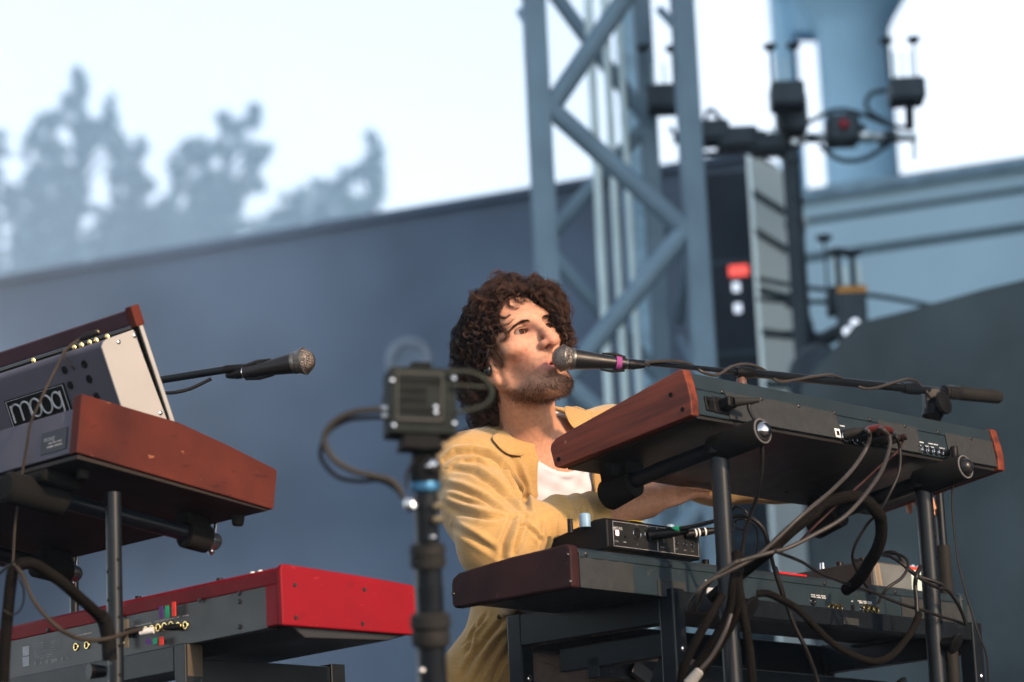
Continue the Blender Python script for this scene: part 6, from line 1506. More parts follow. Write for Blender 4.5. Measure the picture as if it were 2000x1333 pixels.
# ---- eyes
m_eye = vcol_mat('eye_surface', .12, 0, 100, 0, .06, .0, 10)
gz = (hY*.95 + hX*-.04 + hZ*.03).normalized()
for sx_ in (1, -1):
    c = h2w(sx_*EY, EYY, EYZ); vs = []; fs = []; cl = []; n1, n2 = 28, 36; r = .0124*HS
    a = gz.cross(UP).normalized(); b = gz.cross(a)
    for i in range(n1+1):
        th = math.pi*(i/n1)**1.5
        for j in range(n2):
            ph = 2*math.pi*j/n2; rr = r*(1+.045*max(0, 1-(th/.55)**2)); vs.append(tuple(c + gz*rr*math.cos(th) + (a*math.cos(ph)+b*math.sin(ph))*rr*math.sin(th)))
            cl.append((.008, .006, .005) if th < .22 else ((.030, .010, .004) if th < .48 else ((.012, .006, .004) if th < .54 else (.24, .17, .145))))
    for i in range(n1):
        for j in range(n2): fs.append((i*n2+j, i*n2+(j+1) % n2, (i+1)*n2+(j+1) % n2, (i+1)*n2+j))
    npobj('eye', np.array(vs, f32), np.array(fs), m_eye, person, cols=np.array(cl))
# teeth
M().ball(h2w(0, .086, -.047), .016*HS, 10, (1, .6, .25)).obj('mouth_interior', mat('mouth_dark', (.05, .012, .010), .4), person, smooth=True)

# ---- hair strands
def inpoly(x, y, poly):
    r = False; n = len(poly); j = n-1
    for i in range(n):
        xi, yi = poly[i]; xj, yj = poly[j]
        if (yi > y) != (yj > y) and x < (xj-xi)*(y-yi)/(yj-yi)+xi: r = not r
        j = i
    return r
FACE = [(1022, 578), (1000, 583), (984, 595), (975, 622), (981, 646), (968, 668), (966, 690), (960, 706), (950, 722), (950, 752), (972, 765), (985, 795), (1115, 800), (1112, 700), (1098, 672), (1094, 650), (1081, 624), (1064, 598), (1042, 578)]
HULL = [((1002, 632, 6.02), (.092, .13, .083)), ((1040, 598, 6.00), (.060, .09, .052)), ((956, 712, 6.03), (.062, .10, .116)), ((968, 796, 6.05), (.050, .08, .062)), ((1076, 622, 6.08), (.032, .06, .066)), ((1090, 668, 6.11), (.020, .05, .028)), ((928, 690, 6.03), (.036, .08, .085))]
HW = [(P(*c), r) for c, r in HULL]
CB = np.array([tuple(RGT), tuple(FWD), tuple(UPV)])
def hull(p):
    best = 9
    for c, r in HW:
        u = p-c; q_ = (u.dot(RGT)/r[0], u.dot(FWD)/r[1], u.dot(UPV)/r[2]); k_ = math.sqrt(q_[0]**2+q_[1]**2+q_[2]**2); best = min(best, k_)
    return best
def grow(poly, a):
    cx = 1035; cy = 685; out = []
    for x, y in poly:
        l = math.hypot(x-cx, y-cy); out.append((x+(x-cx)/l*a, y+(y-cy)/l*a))
    return out
FACE_IN = grow(FACE, -2); FACE_OUT = grow(FACE, 5)
class Strands:
    def __init__(s): s.v = []; s.f = []
    def add(s, pts, r0, r1):
        k = len(pts)
        if k < 3: return
        P_ = np.array([tuple(p) for p in pts]); T = np.gradient(P_, axis=0); T /= np.maximum(np.linalg.norm(T, axis=1), 1e-9)[:, None]
        a = np.array((.31, .62, .72)); N_ = np.cross(T, a); N_ /= np.maximum(np.linalg.norm(N_, axis=1), 1e-9)[:, None]; B_ = np.cross(T, N_)
        rr = np.linspace(r0, r1, k)[:, None]; base = len(s.v)
        ring = np.stack([P_ + (N_*math.cos(2.094*j)+B_*math.sin(2.094*j))*rr for j in range(3)], 1).reshape(-1, 3); s.v.extend(ring.tolist())
        for i in range(k-1):
            for j in range(3): s.f.append((base+i*3+j, base+i*3+(j+1) % 3, base+(i+1)*3+(j+1) % 3, base+(i+1)*3+j))
    def obj(s, name, mt, parent): return npobj(name, np.array(s.v, f32), np.array(s.f), mt, parent)
rh = random.Random(11)
hair = Strands()
def lock(root, d0, length, curl_r, turns, n=22, strands=7, thick=.0007, clump=.0035, grav=.55, stop=True):
    """one curl: a helix round a drooping guide, copied into several thin strands"""
    lim = rh.uniform(.86, 1.03); guide = [V(root)]; d_ = V(d0).normalized(); st = length/n
    for i in range(n):
        d_ = (d_ - UP*grav*st*7 + V((rh.gauss(0, .05), rh.gauss(0, .05), rh.gauss(0, .05)))).normalized()
        p_ = guide[-1] + d_*st
        if hull(p_) > lim:
            for c, r in HW: pass
            cc = min(HW, key=lambda t_: ((p_-t_[0]).dot(RGT)/t_[1][0])**2 + ((p_-t_[0]).dot(FWD)/t_[1][1])**2 + ((p_-t_[0]).dot(UPV)/t_[1][2])**2)[0]
            inward = (cc-p_).normalized(); d_ = (d_ + inward*.55).normalized(); p_ = guide[-1] + d_*st
        guide.append(p_)
    if rh.random() < .45: turns *= .55; curl_r *= .75
    ph0 = rh.uniform(0, 6.28); out = []
    k = len(guide); tilt_ = rh.choice((-1, 1))
    a = d0.cross(V((.3, .5, .8))).normalized(); b = V(d0).normalized().cross(a)
    for s_ in range(strands):
        dph = rh.gauss(0, .30); dr = 1+rh.gauss(0, .12); ox = V((rh.gauss(0, clump), rh.gauss(0, clump), rh.gauss(0, clump))); pts = []
        for i, g_ in enumerate(guide):
            t_ = i/(k-1); R_ = curl_r*min(1, t_*2.2)*dr; an = ph0 + dph + tilt_*turns*6.283*t_
            T = (guide[min(i+1, k-1)]-guide[max(i-1, 0)]).normalized(); a_ = (a-T*a.dot(T)).normalized(); b_ = T.cross(a_)
            p_ = g_ + a_*math.cos(an)*R_ + b_*math.sin(an)*R_ + ox*(.5+.7*t_)
            if stop:
                x, y, dd = proj(p_)
                if dd < HC.y*1.0+.10 and inpoly(x, y, FACE_IN):
                    if len(pts) > 3 and rh.random() < .6: break
                    pts = []; continue
            pts.append(p_)
        if len(pts) > 4: hair.add(pts, thick, thick*.45)
    return
nl = 0; tries = 0
while nl < 520 and tries < 20000:
    tries += 1
    u = V((rh.gauss(0, 1), rh.gauss(0, 1), rh.gauss(0, 1))).normalized()
    if u.z < -.35: continue
    if u.y > .45 and u.z < .62: continue                 # face
    rt = h2w(u.x*.074, -.012 + u.y*.095, .046 + u.z*.090)
    nw = (hX*u.x + hY*u.y + hZ*u.z).normalized()
    low = u.z < .15
    if u.y > .0 and low: continue
    L_ = rh.uniform(.07, .13) if not low else rh.uniform(.08, .15)
    lock(rt, (nw*1.0 + UP*.15 + V((rh.gauss(0, .3), rh.gauss(0, .3), rh.gauss(0, .3)))).normalized(), L_, rh.uniform(.009, .018), rh.uniform(.7, 1.5), strands=12, thick=.00048, clump=.0022, grav=.45 if not low else .9)
    nl += 1
# locks that make up the silhouette: rooted inside the hull, near its surface
for i in range(480):
    c, r = HW[rh.choices(range(len(HW)), (5, 3, 6, 5, 3, 1.2, 3))[0]]
    u = V((rh.gauss(0, 1), rh.gauss(0, 1), rh.gauss(0, 1))).normalized()
    if u.y > .5: continue
    p0 = c + RGT*u.x*r[0]*.72 + FWD*u.y*r[1]*.72 + UPV*u.z*r[2]*.72
    if head_sdf(np.array([[tuple(p0)]], f32))[0, 0] < -.004: continue
    x, y, dd = proj(p0)
    if dd < HC.y+.05 and inpoly(x, y, FACE_IN): continue
    nw = (RGT*u.x + FWD*u.y + UPV*u.z)
    lock(p0, (nw*.8 - UP*.35 + V((rh.gauss(0, .5), rh.gauss(0, .5), rh.gauss(0, .5)))).normalized(), rh.uniform(.05, .10), rh.uniform(.008, .014), rh.uniform(.8, 1.7), n=20, strands=12, thick=.00048, clump=.0022, grav=.5)
# locks growing from the hairline and temples
hl_ = [(1036, 574), (1024, 572), (1010, 574), (998, 580), (986, 588), (978, 600), (972, 616), (972, 634), (972, 650), (962, 664), (958, 680), (956, 698), (948, 712), (940, 726), (942, 745), (1050, 584), (1062, 596), (1074, 612), (1084, 628), (1092, 644), (1098, 660), (930, 640), (945, 655), (935, 680), (950, 620), (945, 600), (960, 590), (975, 575), (990, 566), (1015, 560), (925, 700), (940, 690), (955, 640), (930, 720), (940, 670), (960, 610)]
far_ = [(1050, 578), (1062, 588), (1074, 602), (1084, 618), (1092, 634), (1100, 650), (1104, 664), (1066, 575), (1080, 590), (1092, 608), (1045, 566), (1100, 680)]
for i in range(440):
    x, y = hl_[i % len(hl_)] if i < 300 else far_[i % len(far_)]; x += rh.gauss(0, 7) - 4 + (9 if i >= 300 else 0); y += rh.gauss(0, 7) - 5
    s0 = surfpt(head_sdf, x, y)
    if s0 is None: s0 = P(x, y, 6.03)
    p0 = s0 - FWD*rh.uniform(.004, .022)
    d_ = (-FWD*.35 - RGT*.35 - UP*.5 + V((rh.gauss(0, .45), rh.gauss(0, .3), rh.gauss(0, .45)))).normalized()
    if x > 1040: d_ = (-FWD*.2 + RGT*.5 - UP*.5 + V((rh.gauss(0, .4), 0, rh.gauss(0, .4)))).normalized()
    lock(p0, d_, rh.uniform(.035, .075), rh.uniform(.007, .013), rh.uniform(.7, 1.5), n=18, strands=12, thick=.00045, clump=.0020, grav=.5)
# longer wavy locks falling behind the neck
for i in range(110):
    x = rh.uniform(888, 965); y = rh.uniform(650, 770); p0 = P(x, y, rh.uniform(5.97, 6.05))
    if inpoly(x, y, FACE): continue
    lock(p0, (V((rh.gauss(.05, .15), rh.gauss(0, .2), -1))).normalized(), rh.uniform(.07, .12), rh.uniform(.003, .008), rh.uniform(.6, 1.3), n=20, strands=11, thick=.00045, clump=.0022, grav=.5)
# flyaway hairs on the outline
for i in range(520):
    c, r = HW[rh.choices(range(len(HW)), (6, 3, 4, 2, 3, 1, 3))[0]]
    an = rh.uniform(0, 6.283); p0 = c + RGT*math.cos(an)*r[0]*.93 + UPV*math.sin(an)*r[2]*.93 + FWD*rh.gauss(0, .02)
    x, y, dd = proj(p0)
    if inpoly(x, y, FACE_IN) or hull(p0) < .85: continue
    d_ = (RGT*math.cos(an) + UPV*math.sin(an) + V((rh.gauss(0, .7), rh.gauss(0, .5), rh.gauss(0, .7)))).normalized(); pts = [p0]; w_ = V((rh.gauss(0, 1), rh.gauss(0, 1), rh.gauss(0, 1)))*.35
    for k in range(9): d_ = (d_ + w_*.8).normalized(); pts.append(pts[-1] + d_*.0030)
    hair.add(pts, .00034, .00018)
# forelocks over the forehead
for (cv, ns) in (([(1000, 572), (992, 583), (992, 596), (1001, 602), (1012, 599)], 7), ([(1008, 570), (1006, 584), (1014, 590), (1024, 587), (1026, 577)], 6), ([(1015, 572), (1012, 588), (1020, 596), (1028, 591)], 3),
                 ([(982, 590), (972, 604), (975, 618), (986, 622), (996, 616)], 8), ([(975, 600), (968, 620), (976, 634), (990, 634), (1004, 622)], 5), ([(968, 630), (978, 640), (988, 650), (986, 662), (976, 664)], 8), ([(985, 640), (992, 652), (988, 664), (978, 668)], 4),
                 ([(965, 640), (962, 662), (970, 676), (966, 690)], 8), ([(960, 670), (966, 690), (976, 704), (980, 716)], 8), ([(1040, 568), (1052, 578), (1066, 590), (1074, 604)], 6), ([(1064, 588), (1076, 602), (1088, 612), (1086, 626)], 6), ([(1075, 610), (1084, 624), (1092, 636), (1088, 648)], 8), ([(1085, 630), (1096, 646), (1106, 652), (1100, 664)], 8),
                 ([(955, 690), (950, 706), (957, 718), (955, 730)], 8)):
    for s_ in range(ns*2):
        pts = []
        o_ = (rh.gauss(0, 2.2), rh.gauss(0, 2.2)); lift = rh.uniform(.002, .010)
        for (x, y) in cv:
            s0 = surfpt(head_sdf, x, y); dd_ = proj(s0)[2] if s0 else 6.02
            pts.append(P(x+o_[0], y+o_[1], dd_-lift))
        hair.add(crv(pts, 5), .0005, .0002)
m_hair = mat('dark_brown_hair', (.055, .025, .015), .55, var=.5, scale=24, col2=(.014, .006, .004), spec=.22, rvar=.05)
def sdpoly(x, y, poly):
    """signed distance to a polygon, positive outside"""
    d = np.full(x.shape, 1e9, f32); ins = np.zeros(x.shape, bool); n = len(poly); j = n-1
    for i in range(n):
        ax_, ay_ = poly[i]; bx_, by_ = poly[j]; ex, ey = bx_-ax_, by_-ay_; wx, wy = x-ax_, y-ay_
        t_ = np.clip((wx*ex+wy*ey)/(ex*ex+ey*ey), 0, 1); d = np.minimum(d, (wx-ex*t_)**2+(wy-ey*t_)**2)
        c = ((ay_ > y) != (by_ > y)) & (x < ex*(y-ay_)/(ey if ey else 1e-9)+ax_); ins ^= c; j = i
    d = np.sqrt(d); return np.where(ins, -d, d)
# dark under-hair so that the scalp never shows
def under(p):
    d = None
    for c, r in HW:
        q_ = (p-arr(c)) @ np.array(CB, f32).T; rr = arr(r)*.80; k0 = np.sqrt(((q_/rr)**2).sum(-1)); k1 = np.sqrt(((q_/(rr*rr))**2).sum(-1)); e_ = k0*(k0-1)/np.maximum(k1, 1e-6); d = e_ if d is None else smin(d, e_, .02)
    hd = head_sdf(p)
    capd = np.maximum(hd - .011, -(toh(p)[..., 2]+.02)-.0*hd)
    d = np.minimum(d, capd)
    d = d + .0035*np.sin(p[..., 0]*260+np.sin(p[..., 2]*160)*1.5)*np.sin(p[..., 2]*240+p[..., 1]*120)
    rel = p-arr(CAM); dep = rel@arr(FWD); X_ = 1000+FPX*(rel@arr(RGT))/dep; Y_ = 666.5-FPX*(rel@arr(UPV))/dep
    sd = sdpoly(X_, Y_, FACE_OUT)*.001 - .002
    return np.where(dep < 6.075, smax(d, -sd, .004), d)
Vu, Qu = nets(under, tuple(HC-V((.18, .18, .20))), tuple(HC+V((.16, .22, .19))), .0045); Vu = relax(Vu, Qu, 1)
# locks lying on the hair mass, so that it reads as strands all over
cnt = 0; tries = 0
while cnt < 520 and tries < 6000:
    tries += 1
    x = rh.uniform(878, 1118); y = rh.uniform(538, 845)
    if tries % 3 == 0: x = rh.uniform(1035, 1116); y = rh.uniform(555, 700)
    if inpoly(x, y, FACE): continue
    s0 = surfpt(under, x, y, 5.7, 6.3)
    if s0 is None: continue
    p0 = s0 - FWD*rh.uniform(.000, .010); side_ = RGT*(.8 if x > 1045 else -.5)
    d_ = (side_*rh.uniform(0, 1) - UP*rh.uniform(.2, 1.0) - FWD*rh.uniform(0, .5) + V((rh.gauss(0, .4), 0, rh.gauss(0, .4)))).normalized()
    if y < 575: d_ = (side_*.6 - FWD*.5 + UP*rh.uniform(-.3, .6)).normalized()
    lock(p0, d_, rh.uniform(.035, .08), rh.uniform(.006, .013), rh.uniform(.6, 1.5), n=18, strands=11, thick=.00042, clump=.0020, grav=.6 if y < 740 else 1.2); cnt += 1
hv = np.array(hair.v, f32); hf = np.array(hair.f); print('hair quads', len(hf))
HVv = np.concatenate([Vu, hv]); HQ = np.concatenate([Qu, hf+len(Vu)])
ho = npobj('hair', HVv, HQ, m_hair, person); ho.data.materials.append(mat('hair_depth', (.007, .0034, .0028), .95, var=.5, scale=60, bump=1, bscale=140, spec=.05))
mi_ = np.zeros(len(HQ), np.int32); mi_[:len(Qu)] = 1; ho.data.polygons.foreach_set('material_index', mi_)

# ---- beard, moustache, brows
bd = Strands(); rb = np.random.RandomState(5)
e1_ = Vh[Qh[:, 1]]-Vh[Qh[:, 0]]; e2_ = Vh[Qh[:, 3]]-Vh[Qh[:, 0]]; fn_ = np.cross(e1_, e2_); fc = Vh[Qh].mean(1); fn_ /= np.maximum(np.linalg.norm(fn_, axis=1), 1e-9)[:, None]
sb_ = np.zeros(len(BV), f32)
for (x, y, r) in SIDE:
    s0 = surfpt(head_sdf, x, y)
    if s0 is not None: sb_ = np.maximum(sb_, np.exp(-(((BV-arr(s0))**2).sum(1))/(r*r)))
side = np.maximum(side*.3, sb_)
nh = len(Vh); wgt = (beard*(1-lipm)*1.0 + stub*.55 + side*.7 + cheekst*.12)[:nh]; wf_ = wgt[Qh].mean(1)
sel = np.where(wf_ > .08)[0]; pr = wf_[sel]/wf_[sel].sum(); pick = rb.choice(sel, 4200, p=pr)
for i in pick:
    c = V(fc[i].tolist()); n_ = V(fn_[i].tolist()); c = c + V((rb.normal(0, .001), rb.normal(0, .001), rb.normal(0, .001)))
    lq = toh(np.array([tuple(c)], f32))[0]; L_ = (.0085 if lq[2] < -.06 else .004)*rb.uniform(.6, 1.3)*(.5+.5*wf_[i])
    d_ = (n_*.65 - hZ*.75 + V((rb.normal(0, .35), rb.normal(0, .35), rb.normal(0, .35)))).normalized(); pts = [c - n_*.0004]
    for k in range(4): d_ = (d_ - hZ*.12 + V((rb.normal(0, .12), rb.normal(0, .12), rb.normal(0, .12)))).normalized(); pts.append(pts[-1]+d_*L_/4)
    bd.add(pts, .00021, .0001)
bd.obj('beard', mat('brown_beard_hair', (.12, .055, .030), .5, var=.4, scale=40), person)
for sx_ in (1, -1):
    bw = Strands()
    for i in range(230):
        t_ = rb.uniform(0, 1); x = .014+.042*t_; z = .0425 + .0070*math.sin(t_*2.0) - .0135*t_*t_ + rb.normal(0, .0014)*(1-.5*t_)
        base = h2w(sx_*x, .13, z); r_ = -hY; pts_ = np.array([tuple(base + r_*float(s_)) for s_ in np.linspace(0, .08, 160)], f32); f_ = head_sdf(pts_); k = int(np.argmax(f_ < 0)); c = base + r_*float(np.linspace(0, .08, 160)[k])
        d_ = (hX*sx_*.9 + hZ*(.35-.7*t_) + hY*.25 + V((rb.normal(0, .15), rb.normal(0, .15), rb.normal(0, .15)))).normalized(); pts = [c]
        for k in range(3): pts.append(pts[-1]+d_*.0026)
        bw.add(pts, .00024, .00012)
    for i in range(46):                                   # upper lashes
        t_ = -1+2*i/45; x = EY + .0145*t_; z = EYZ+.0012 + .0056*math.sqrt(max(0, 1-t_*t_)); c = h2w(sx_*x, EYY+.0140*math.sqrt(max(.05, 1-.75*t_*t_)), z); d_ = (hY*.8 + hZ*.25 + hX*sx_*t_*.4).normalized()
        bw.add([c, c+d_*.0018*.8+hZ*.0003, c+d_*.0030+hZ*.0012], .00028, .0001)
    bw.obj('eyebrow', mat('dark_brow_hair', (.022, .011, .008), .5, var=.4, scale=40), person)
# in-ear monitor
ec = h2w(.083, .010, -.008)
M().ball(ec, .0092, 10, (.9, 1.0, 1.35)).obj('earpiece', mat('black_gloss_earpiece', (.008, .010, .013), .3, coat=.15), person, smooth=True)
M().tube(crv([ec + UP*.004, ec + UP*.02 + hX*.004, h2w(.078, -.012, .032), h2w(.074, -.030, .010), h2w(.066, -.04, -.04)], 6), .0013, 6).obj('earpiece_cable', m_cab, person, smooth=True)

# ---- T-shirt
NECKC = NKb + tY*.044 + UP*.034 + tX*.008
def tee(p):
    d = torso_sdf(p, .005)
    q_ = tot(p)
    d = d + .0016*np.sin((q_[..., 0]*.8+q_[..., 2])*95 + 1.5*np.sin(q_[..., 2]*40)) + .0012*np.sin((q_[..., 0]-q_[..., 2]*.7)*120)
    d = smax(d, -sph(p, NECKC, .083), .003)
    rim = np.abs(sph(p, NECKC, .087))-.007; d = np.minimum(d, smax(torso_sdf(p, .0078), np.maximum(rim, -(sph(p, NECKC, .083))), .002))
    return np.maximum(d, (q_[..., 1]*-1)-.02)
Vt, Qt = nets(tee, tuple(P(1080, 1290, 6.1)-V((.24, .25, .06))), tuple(P(1080, 860, 6.1)+V((.24, .22, .06))), .0034); Vt = relax(Vt, Qt, 2)
m_tee = mat('white_cotton', (.50, .50, .56), .85, var=.03, scale=20, bump=.12, bscale=700, sheen=.2)
npobj('t_shirt', Vt, Qt, m_tee, person)

# ---- overshirt
def noise3(p, s, seed):
    r = np.random.RandomState(seed); o = 0
    for i in range(5):
        k = r.normal(size=3); k /= np.linalg.norm(k); k = k*s*r.uniform(.7, 1.5); o = o + np.sin(p@k.astype(f32) + r.uniform(0, 6.28))
    return o/5
def ridge(x): return 1-2*np.abs(np.sin(x))
CUF = ElR.lerp(WrR, .655)
def shirt_base(p):
    d = torso_sdf(p, .020)
    q_ = tot(p)
    d = smin(d, ell(p @ TR.T, TR @ arr(P(1090, 1190, 6.22)), (.178, .125, .20)), .05)
    d = smin(d, chain(p, [(ShR, .073), (ShR.lerp(ElR, .55), .072), (ElR, .064)], .02), .045)
    d = smin(d, chain(p, [(ElR, .064), (ElR.lerp(WrR, .45), .056), (CUF, .048)], .02), .022)
    d = smin(d, chain(p, [(ShL, .070), (ElL, .058), (WrL, .044)], .02), .045)
    d = smin(d, cap(p, P(1010, 1215, 6.17), P(912, 1345, 6.12), .070, .078), .05)          # tail flaring over the hip
    return d
FOLDS = [([(868, 900), (890, 886), (925, 884), (960, 896), (990, 925), (1012, 962), (1030, 1000)], .0065, .0085), ([(884, 918), (925, 925), (962, 948), (992, 978), (1018, 1002)], .0065, .0080), ([(866, 950), (900, 958), (945, 978), (990, 1004)], .006, .006),
         ([(866, 985), (905, 1003), (950, 1012), (1002, 1012)], .006, .0065), ([(1004, 1006), (996, 1030), (984, 1060), (978, 1090)], .0055, .0090), ([(1026, 1008), (1012, 1040), (1000, 1078)], .005, .006), ([(884, 1030), (925, 1052), (965, 1078)], .006, .005), ([(935, 880), (968, 905), (996, 945), (1014, 985)], .005, .0055),
         ([(1058, 1012), (1054, 1040), (1050, 1068)], .0035, .0035), ([(1088, 1002), (1086, 1030), (1084, 1055)], .003, .003), ([(1112, 998), (1110, 1030)], .003, .003), ([(1138, 990), (1137, 1012)], .003, .003), ([(1000, 893), (1010, 915), (1020, 945), (1027, 975), (1033, 1000)], .0055, .0065), ([(905, 905), (930, 903), (955, 915)], .004, .004), ([(880, 970), (920, 985), (960, 992)], .004, .003), ([(1015, 1020), (1040, 1040), (1060, 1060)], .004, .004),
         ([(990, 1205), (955, 1245), (922, 1290), (900, 1330)], .006, .008), ([(950, 1202), (925, 1235), (912, 1280)], .005, .006), ([(985, 1240), (955, 1285), (930, 1330)], .005, .006), ([(1000, 1262), (975, 1300), (960, 1333)], .005, .005), ([(930, 1215), (916, 1250), (905, 1262)], .004, .004), ([(1108, 800), (1135, 812), (1160, 815), (1185, 806)], .005, .005), ([(1120, 830), (1145, 822), (1175, 824)], .005, .005)]
def fold_lines(fn, folds):
    out = []
    for pl, r, A in folds:
        px = []
        for (x0, y0), (x1, y1) in zip(pl[:-1], pl[1:]):
            n_ = max(1, int(math.hypot(x1-x0, y1-y0)/7)); px += [(x0+(x1-x0)*k/n_, y0+(y1-y0)*k/n_) for k in range(n_)]
        px.append(pl[-1]); pts = [surfpt(fn, x, y, 5.4, 6.7) for x, y in px]; pts = [p_ for p_ in pts if p_ is not None]
        if len(pts) > 2: out.append((pts, r, A))
    return out
def subdiv(Vv, Q):
    """split every quad in four"""
    e = np.sort(np.concatenate([Q[:, [0, 1]], Q[:, [1, 2]], Q[:, [2, 3]], Q[:, [3, 0]]]), 1); u, inv = np.unique(e, axis=0, return_inverse=True); inv = inv.ravel(); n = len(Vv); m = len(Q)
    mid = Vv[u].mean(1); cen = Vv[Q].mean(1); V2 = np.concatenate([Vv, mid, cen]); E_ = (inv+n).reshape(4, m).T; c_ = np.arange(m)+n+len(u)
    Q2 = np.concatenate([np.stack([Q[:, k], E_[:, k], c_, E_[:, k-1]], 1) for k in range(4)]); return V2.astype(f32), Q2
def vnorm(Vv, Q):
    fn_ = np.cross(Vv[Q[:, 2]]-Vv[Q[:, 0]], Vv[Q[:, 3]]-Vv[Q[:, 1]]); N_ = np.zeros_like(Vv)
    for k in range(4):
        for c in range(3): N_[:, c] += np.bincount(Q[:, k], weights=fn_[:, c], minlength=len(Vv))
    return N_/np.maximum(np.linalg.norm(N_, axis=1), 1e-9)[:, None]
def displace(Vv, Q, lines, extra):
    N_ = vnorm(Vv, Q); D = extra(Vv)
    for pts, w_, A in lines:
        L_ = np.array([tuple(p_) for p_ in pts], f32); lo_ = L_.min(0)-.06; hi_ = L_.max(0)+.06; sel = np.where(((Vv > lo_) & (Vv < hi_)).all(1))[0]; best = np.full(len(sel), 9, f32); tt = np.zeros(len(sel), f32); sg = np.zeros(len(sel), f32)
        for k in range(len(L_)-1):
            a_, b_ = L_[k], L_[k+1]; ba = b_-a_; t_ = np.clip(((Vv[sel]-a_)@ba)/max(ba.dot(ba), 1e-9), 0, 1); dv = Vv[sel]-a_-t_[:, None]*ba; dd_ = np.sqrt((dv**2).sum(1)); m = dd_ < best
            best[m] = dd_[m]; tt[m] = (k+t_[m])/(len(L_)-1); sg[m] = np.sign((np.cross(ba, dv[m])*N_[sel][m]).sum(1))
        env = np.sin(np.clip(tt, .02, .98)*np.pi)**.5
        D[sel] += env*A*1.15*(-np.exp(-(best/w_)**2) + .75*np.exp(-((best-1.9*w_)/(1.2*w_))**2)*(1+.5*sg))
    return (Vv + N_*D[:, None]).astype(f32)
def shirt(p):
    d = shirt_base(p); q_ = tot(p)
    inner = torso_sdf(p, .0105)
    x0 = -.098 + .10*np.clip(q_[..., 2]-.02, 0, .2) - .05*np.clip(-.05-q_[..., 2], 0, .3); x1 = .046 + .05*np.clip(-.05-q_[..., 2], 0, .3) + .25*np.clip(q_[..., 2]-.05, 0, .2)
    wedge = np.maximum(torso_sdf(p)-.045, np.maximum(np.maximum(x0-q_[..., 0], q_[..., 0]-x1), -(q_[..., 1]-.02)))
    d = smax(d, -wedge, .003)
    d = smax(d, -inner, .002)
    # neck hole
    d = smax(d, -cap(p, NKb - tY*.005 - UP*.03 + tX*.005, NKb + UP*.12 + tY*.0, .068, .074), .004)
    # cuff opening
    d = smax(d, -cap(p, CUF + fd*-.012, CUF + fd*.12, .041, .041), .002)
    d = np.maximum(d, (p-arr(CUF))@arr(fd) - .004)*1.0 if False else smax(d, np.where(((p-arr(CUF))**2).sum(-1) < .02, ((p-arr(CUF))@arr(fd))-.004, -1.0), .002)
    cuff = smax(smax(cap(p, CUF - fd*.055, CUF + fd*.004, .0545, .0525), -cap(p, CUF-fd*.08, CUF+fd*.1, .043, .043), .002), np.abs((p-arr(CUF - fd*.024))@arr(fd))-.027, .003)
    d = smin(d, cuff, .002)
    # hem
    hz0 = P(1000, 1345, 6.0).z; hz1 = P(1050, 1205, 6.1).z
    d = smax(d, (hz0 + (hz1-hz0)*np.clip((q_[..., 1]+.105)/.05, 0, 1))-p[..., 2], .004)
    return d
bl = V((min(P(858, 1000, 5.7).x, 0)-.09, ElR.y-.14, P(1000, 1350, 6.0).z-.01)); bh = V((WrL.x-.05, ShL.y+.25, ShL.z+.13))
Vs, Qs = nets(shirt, tuple(bl), tuple(bh), .0052); Vs = relax(Vs, Qs, 2, .4); Vs, Qs = subdiv(Vs, Qs); Vs = relax(Vs, Qs, 1, .5); print('shirt', len(Vs))
def shirt_extra(p):
    w = p + .02*np.stack([noise3(p, 22, 1), noise3(p, 22, 2), noise3(p, 22, 3)], -1); ax_ = arr(fd); s_ = (p-arr(ElR))@ax_
    onf = np.clip(s_/.04, 0, 1)*np.clip((.30-s_)/.04, 0, 1)*(cap(p, ElR, CUF, .085, .08) < 0)
    return .0030*noise3(w, 30, 4) + .0007*ridge(w@arr((30, -14, 42)) + 1.5*noise3(p, 25, 9)) + .0010*noise3(w, 110, 31) + .0022*onf*ridge(s_*62 + 1.6*noise3(p, 22, 12))
Vs = displace(Vs, Qs, fold_lines(shirt, FOLDS), shirt_extra)
m_shirt = mat('mustard_linen', (.38, .240, .088), .85, var=.10, scale=60, stretch=((1, 4, 9), (.5, .2, .9)), col2=(.30, .18, .062), bump=.30, bscale=420, sheen=.25, spec=.2)
so = npobj('overshirt', Vs, Qs, m_shirt, person)
# collar leaves
def shirt_fill(p): return np.minimum(shirt(p), torso_sdf(p, .016))
def leaf(poly, th, name, lift=.010, fn=None):
    pts = []
    for (x, y, *dd) in poly:
        s0 = surfpt(fn or shirt, x, y, 5.6, 6.5)
        pts.append(P(x, y, (dd[0] if dd else proj(s0)[2]-lift) if (dd or s0) else 6.0))
    c = sum(pts, V((0, 0, 0)))/len(pts); n = V((0, 0, 0))
    for i in range(len(pts)): n += (pts[i]-c).cross(pts[(i+1) % len(pts)]-c)
    n.normalize(); n = n if n.dot(FWD) < 0 else -n
    m = M(); k = len(pts); ring = pts; vs = [c+n*.004] + ring + [c+n*.004-n*th] + [p_-n*th for p_ in ring]
    fs = [(0, 1+i, 1+(i+1) % k) for i in range(k)] + [(k+1, k+2+(i+1) % k, k+2+i) for i in range(k)] + [(1+i, k+2+i, k+2+(i+1) % k, 1+(i+1) % k) for i in range(k)]
    m.add(vs, fs); o = m.obj(name, m_shirt, so, smooth=True); md = o.modifiers.new('s', 'SUBSURF'); md.levels = 2; md.render_levels = 2; 
    for e in o.data.edges: pass
    return o
leaf([(958, 852), (972, 842), (986, 838), (1000, 850), (1014, 864), (1028, 880), (1026, 891), (1010, 889), (994, 888), (978, 876), (966, 862)], .005, 'collar', .017, shirt_fill)
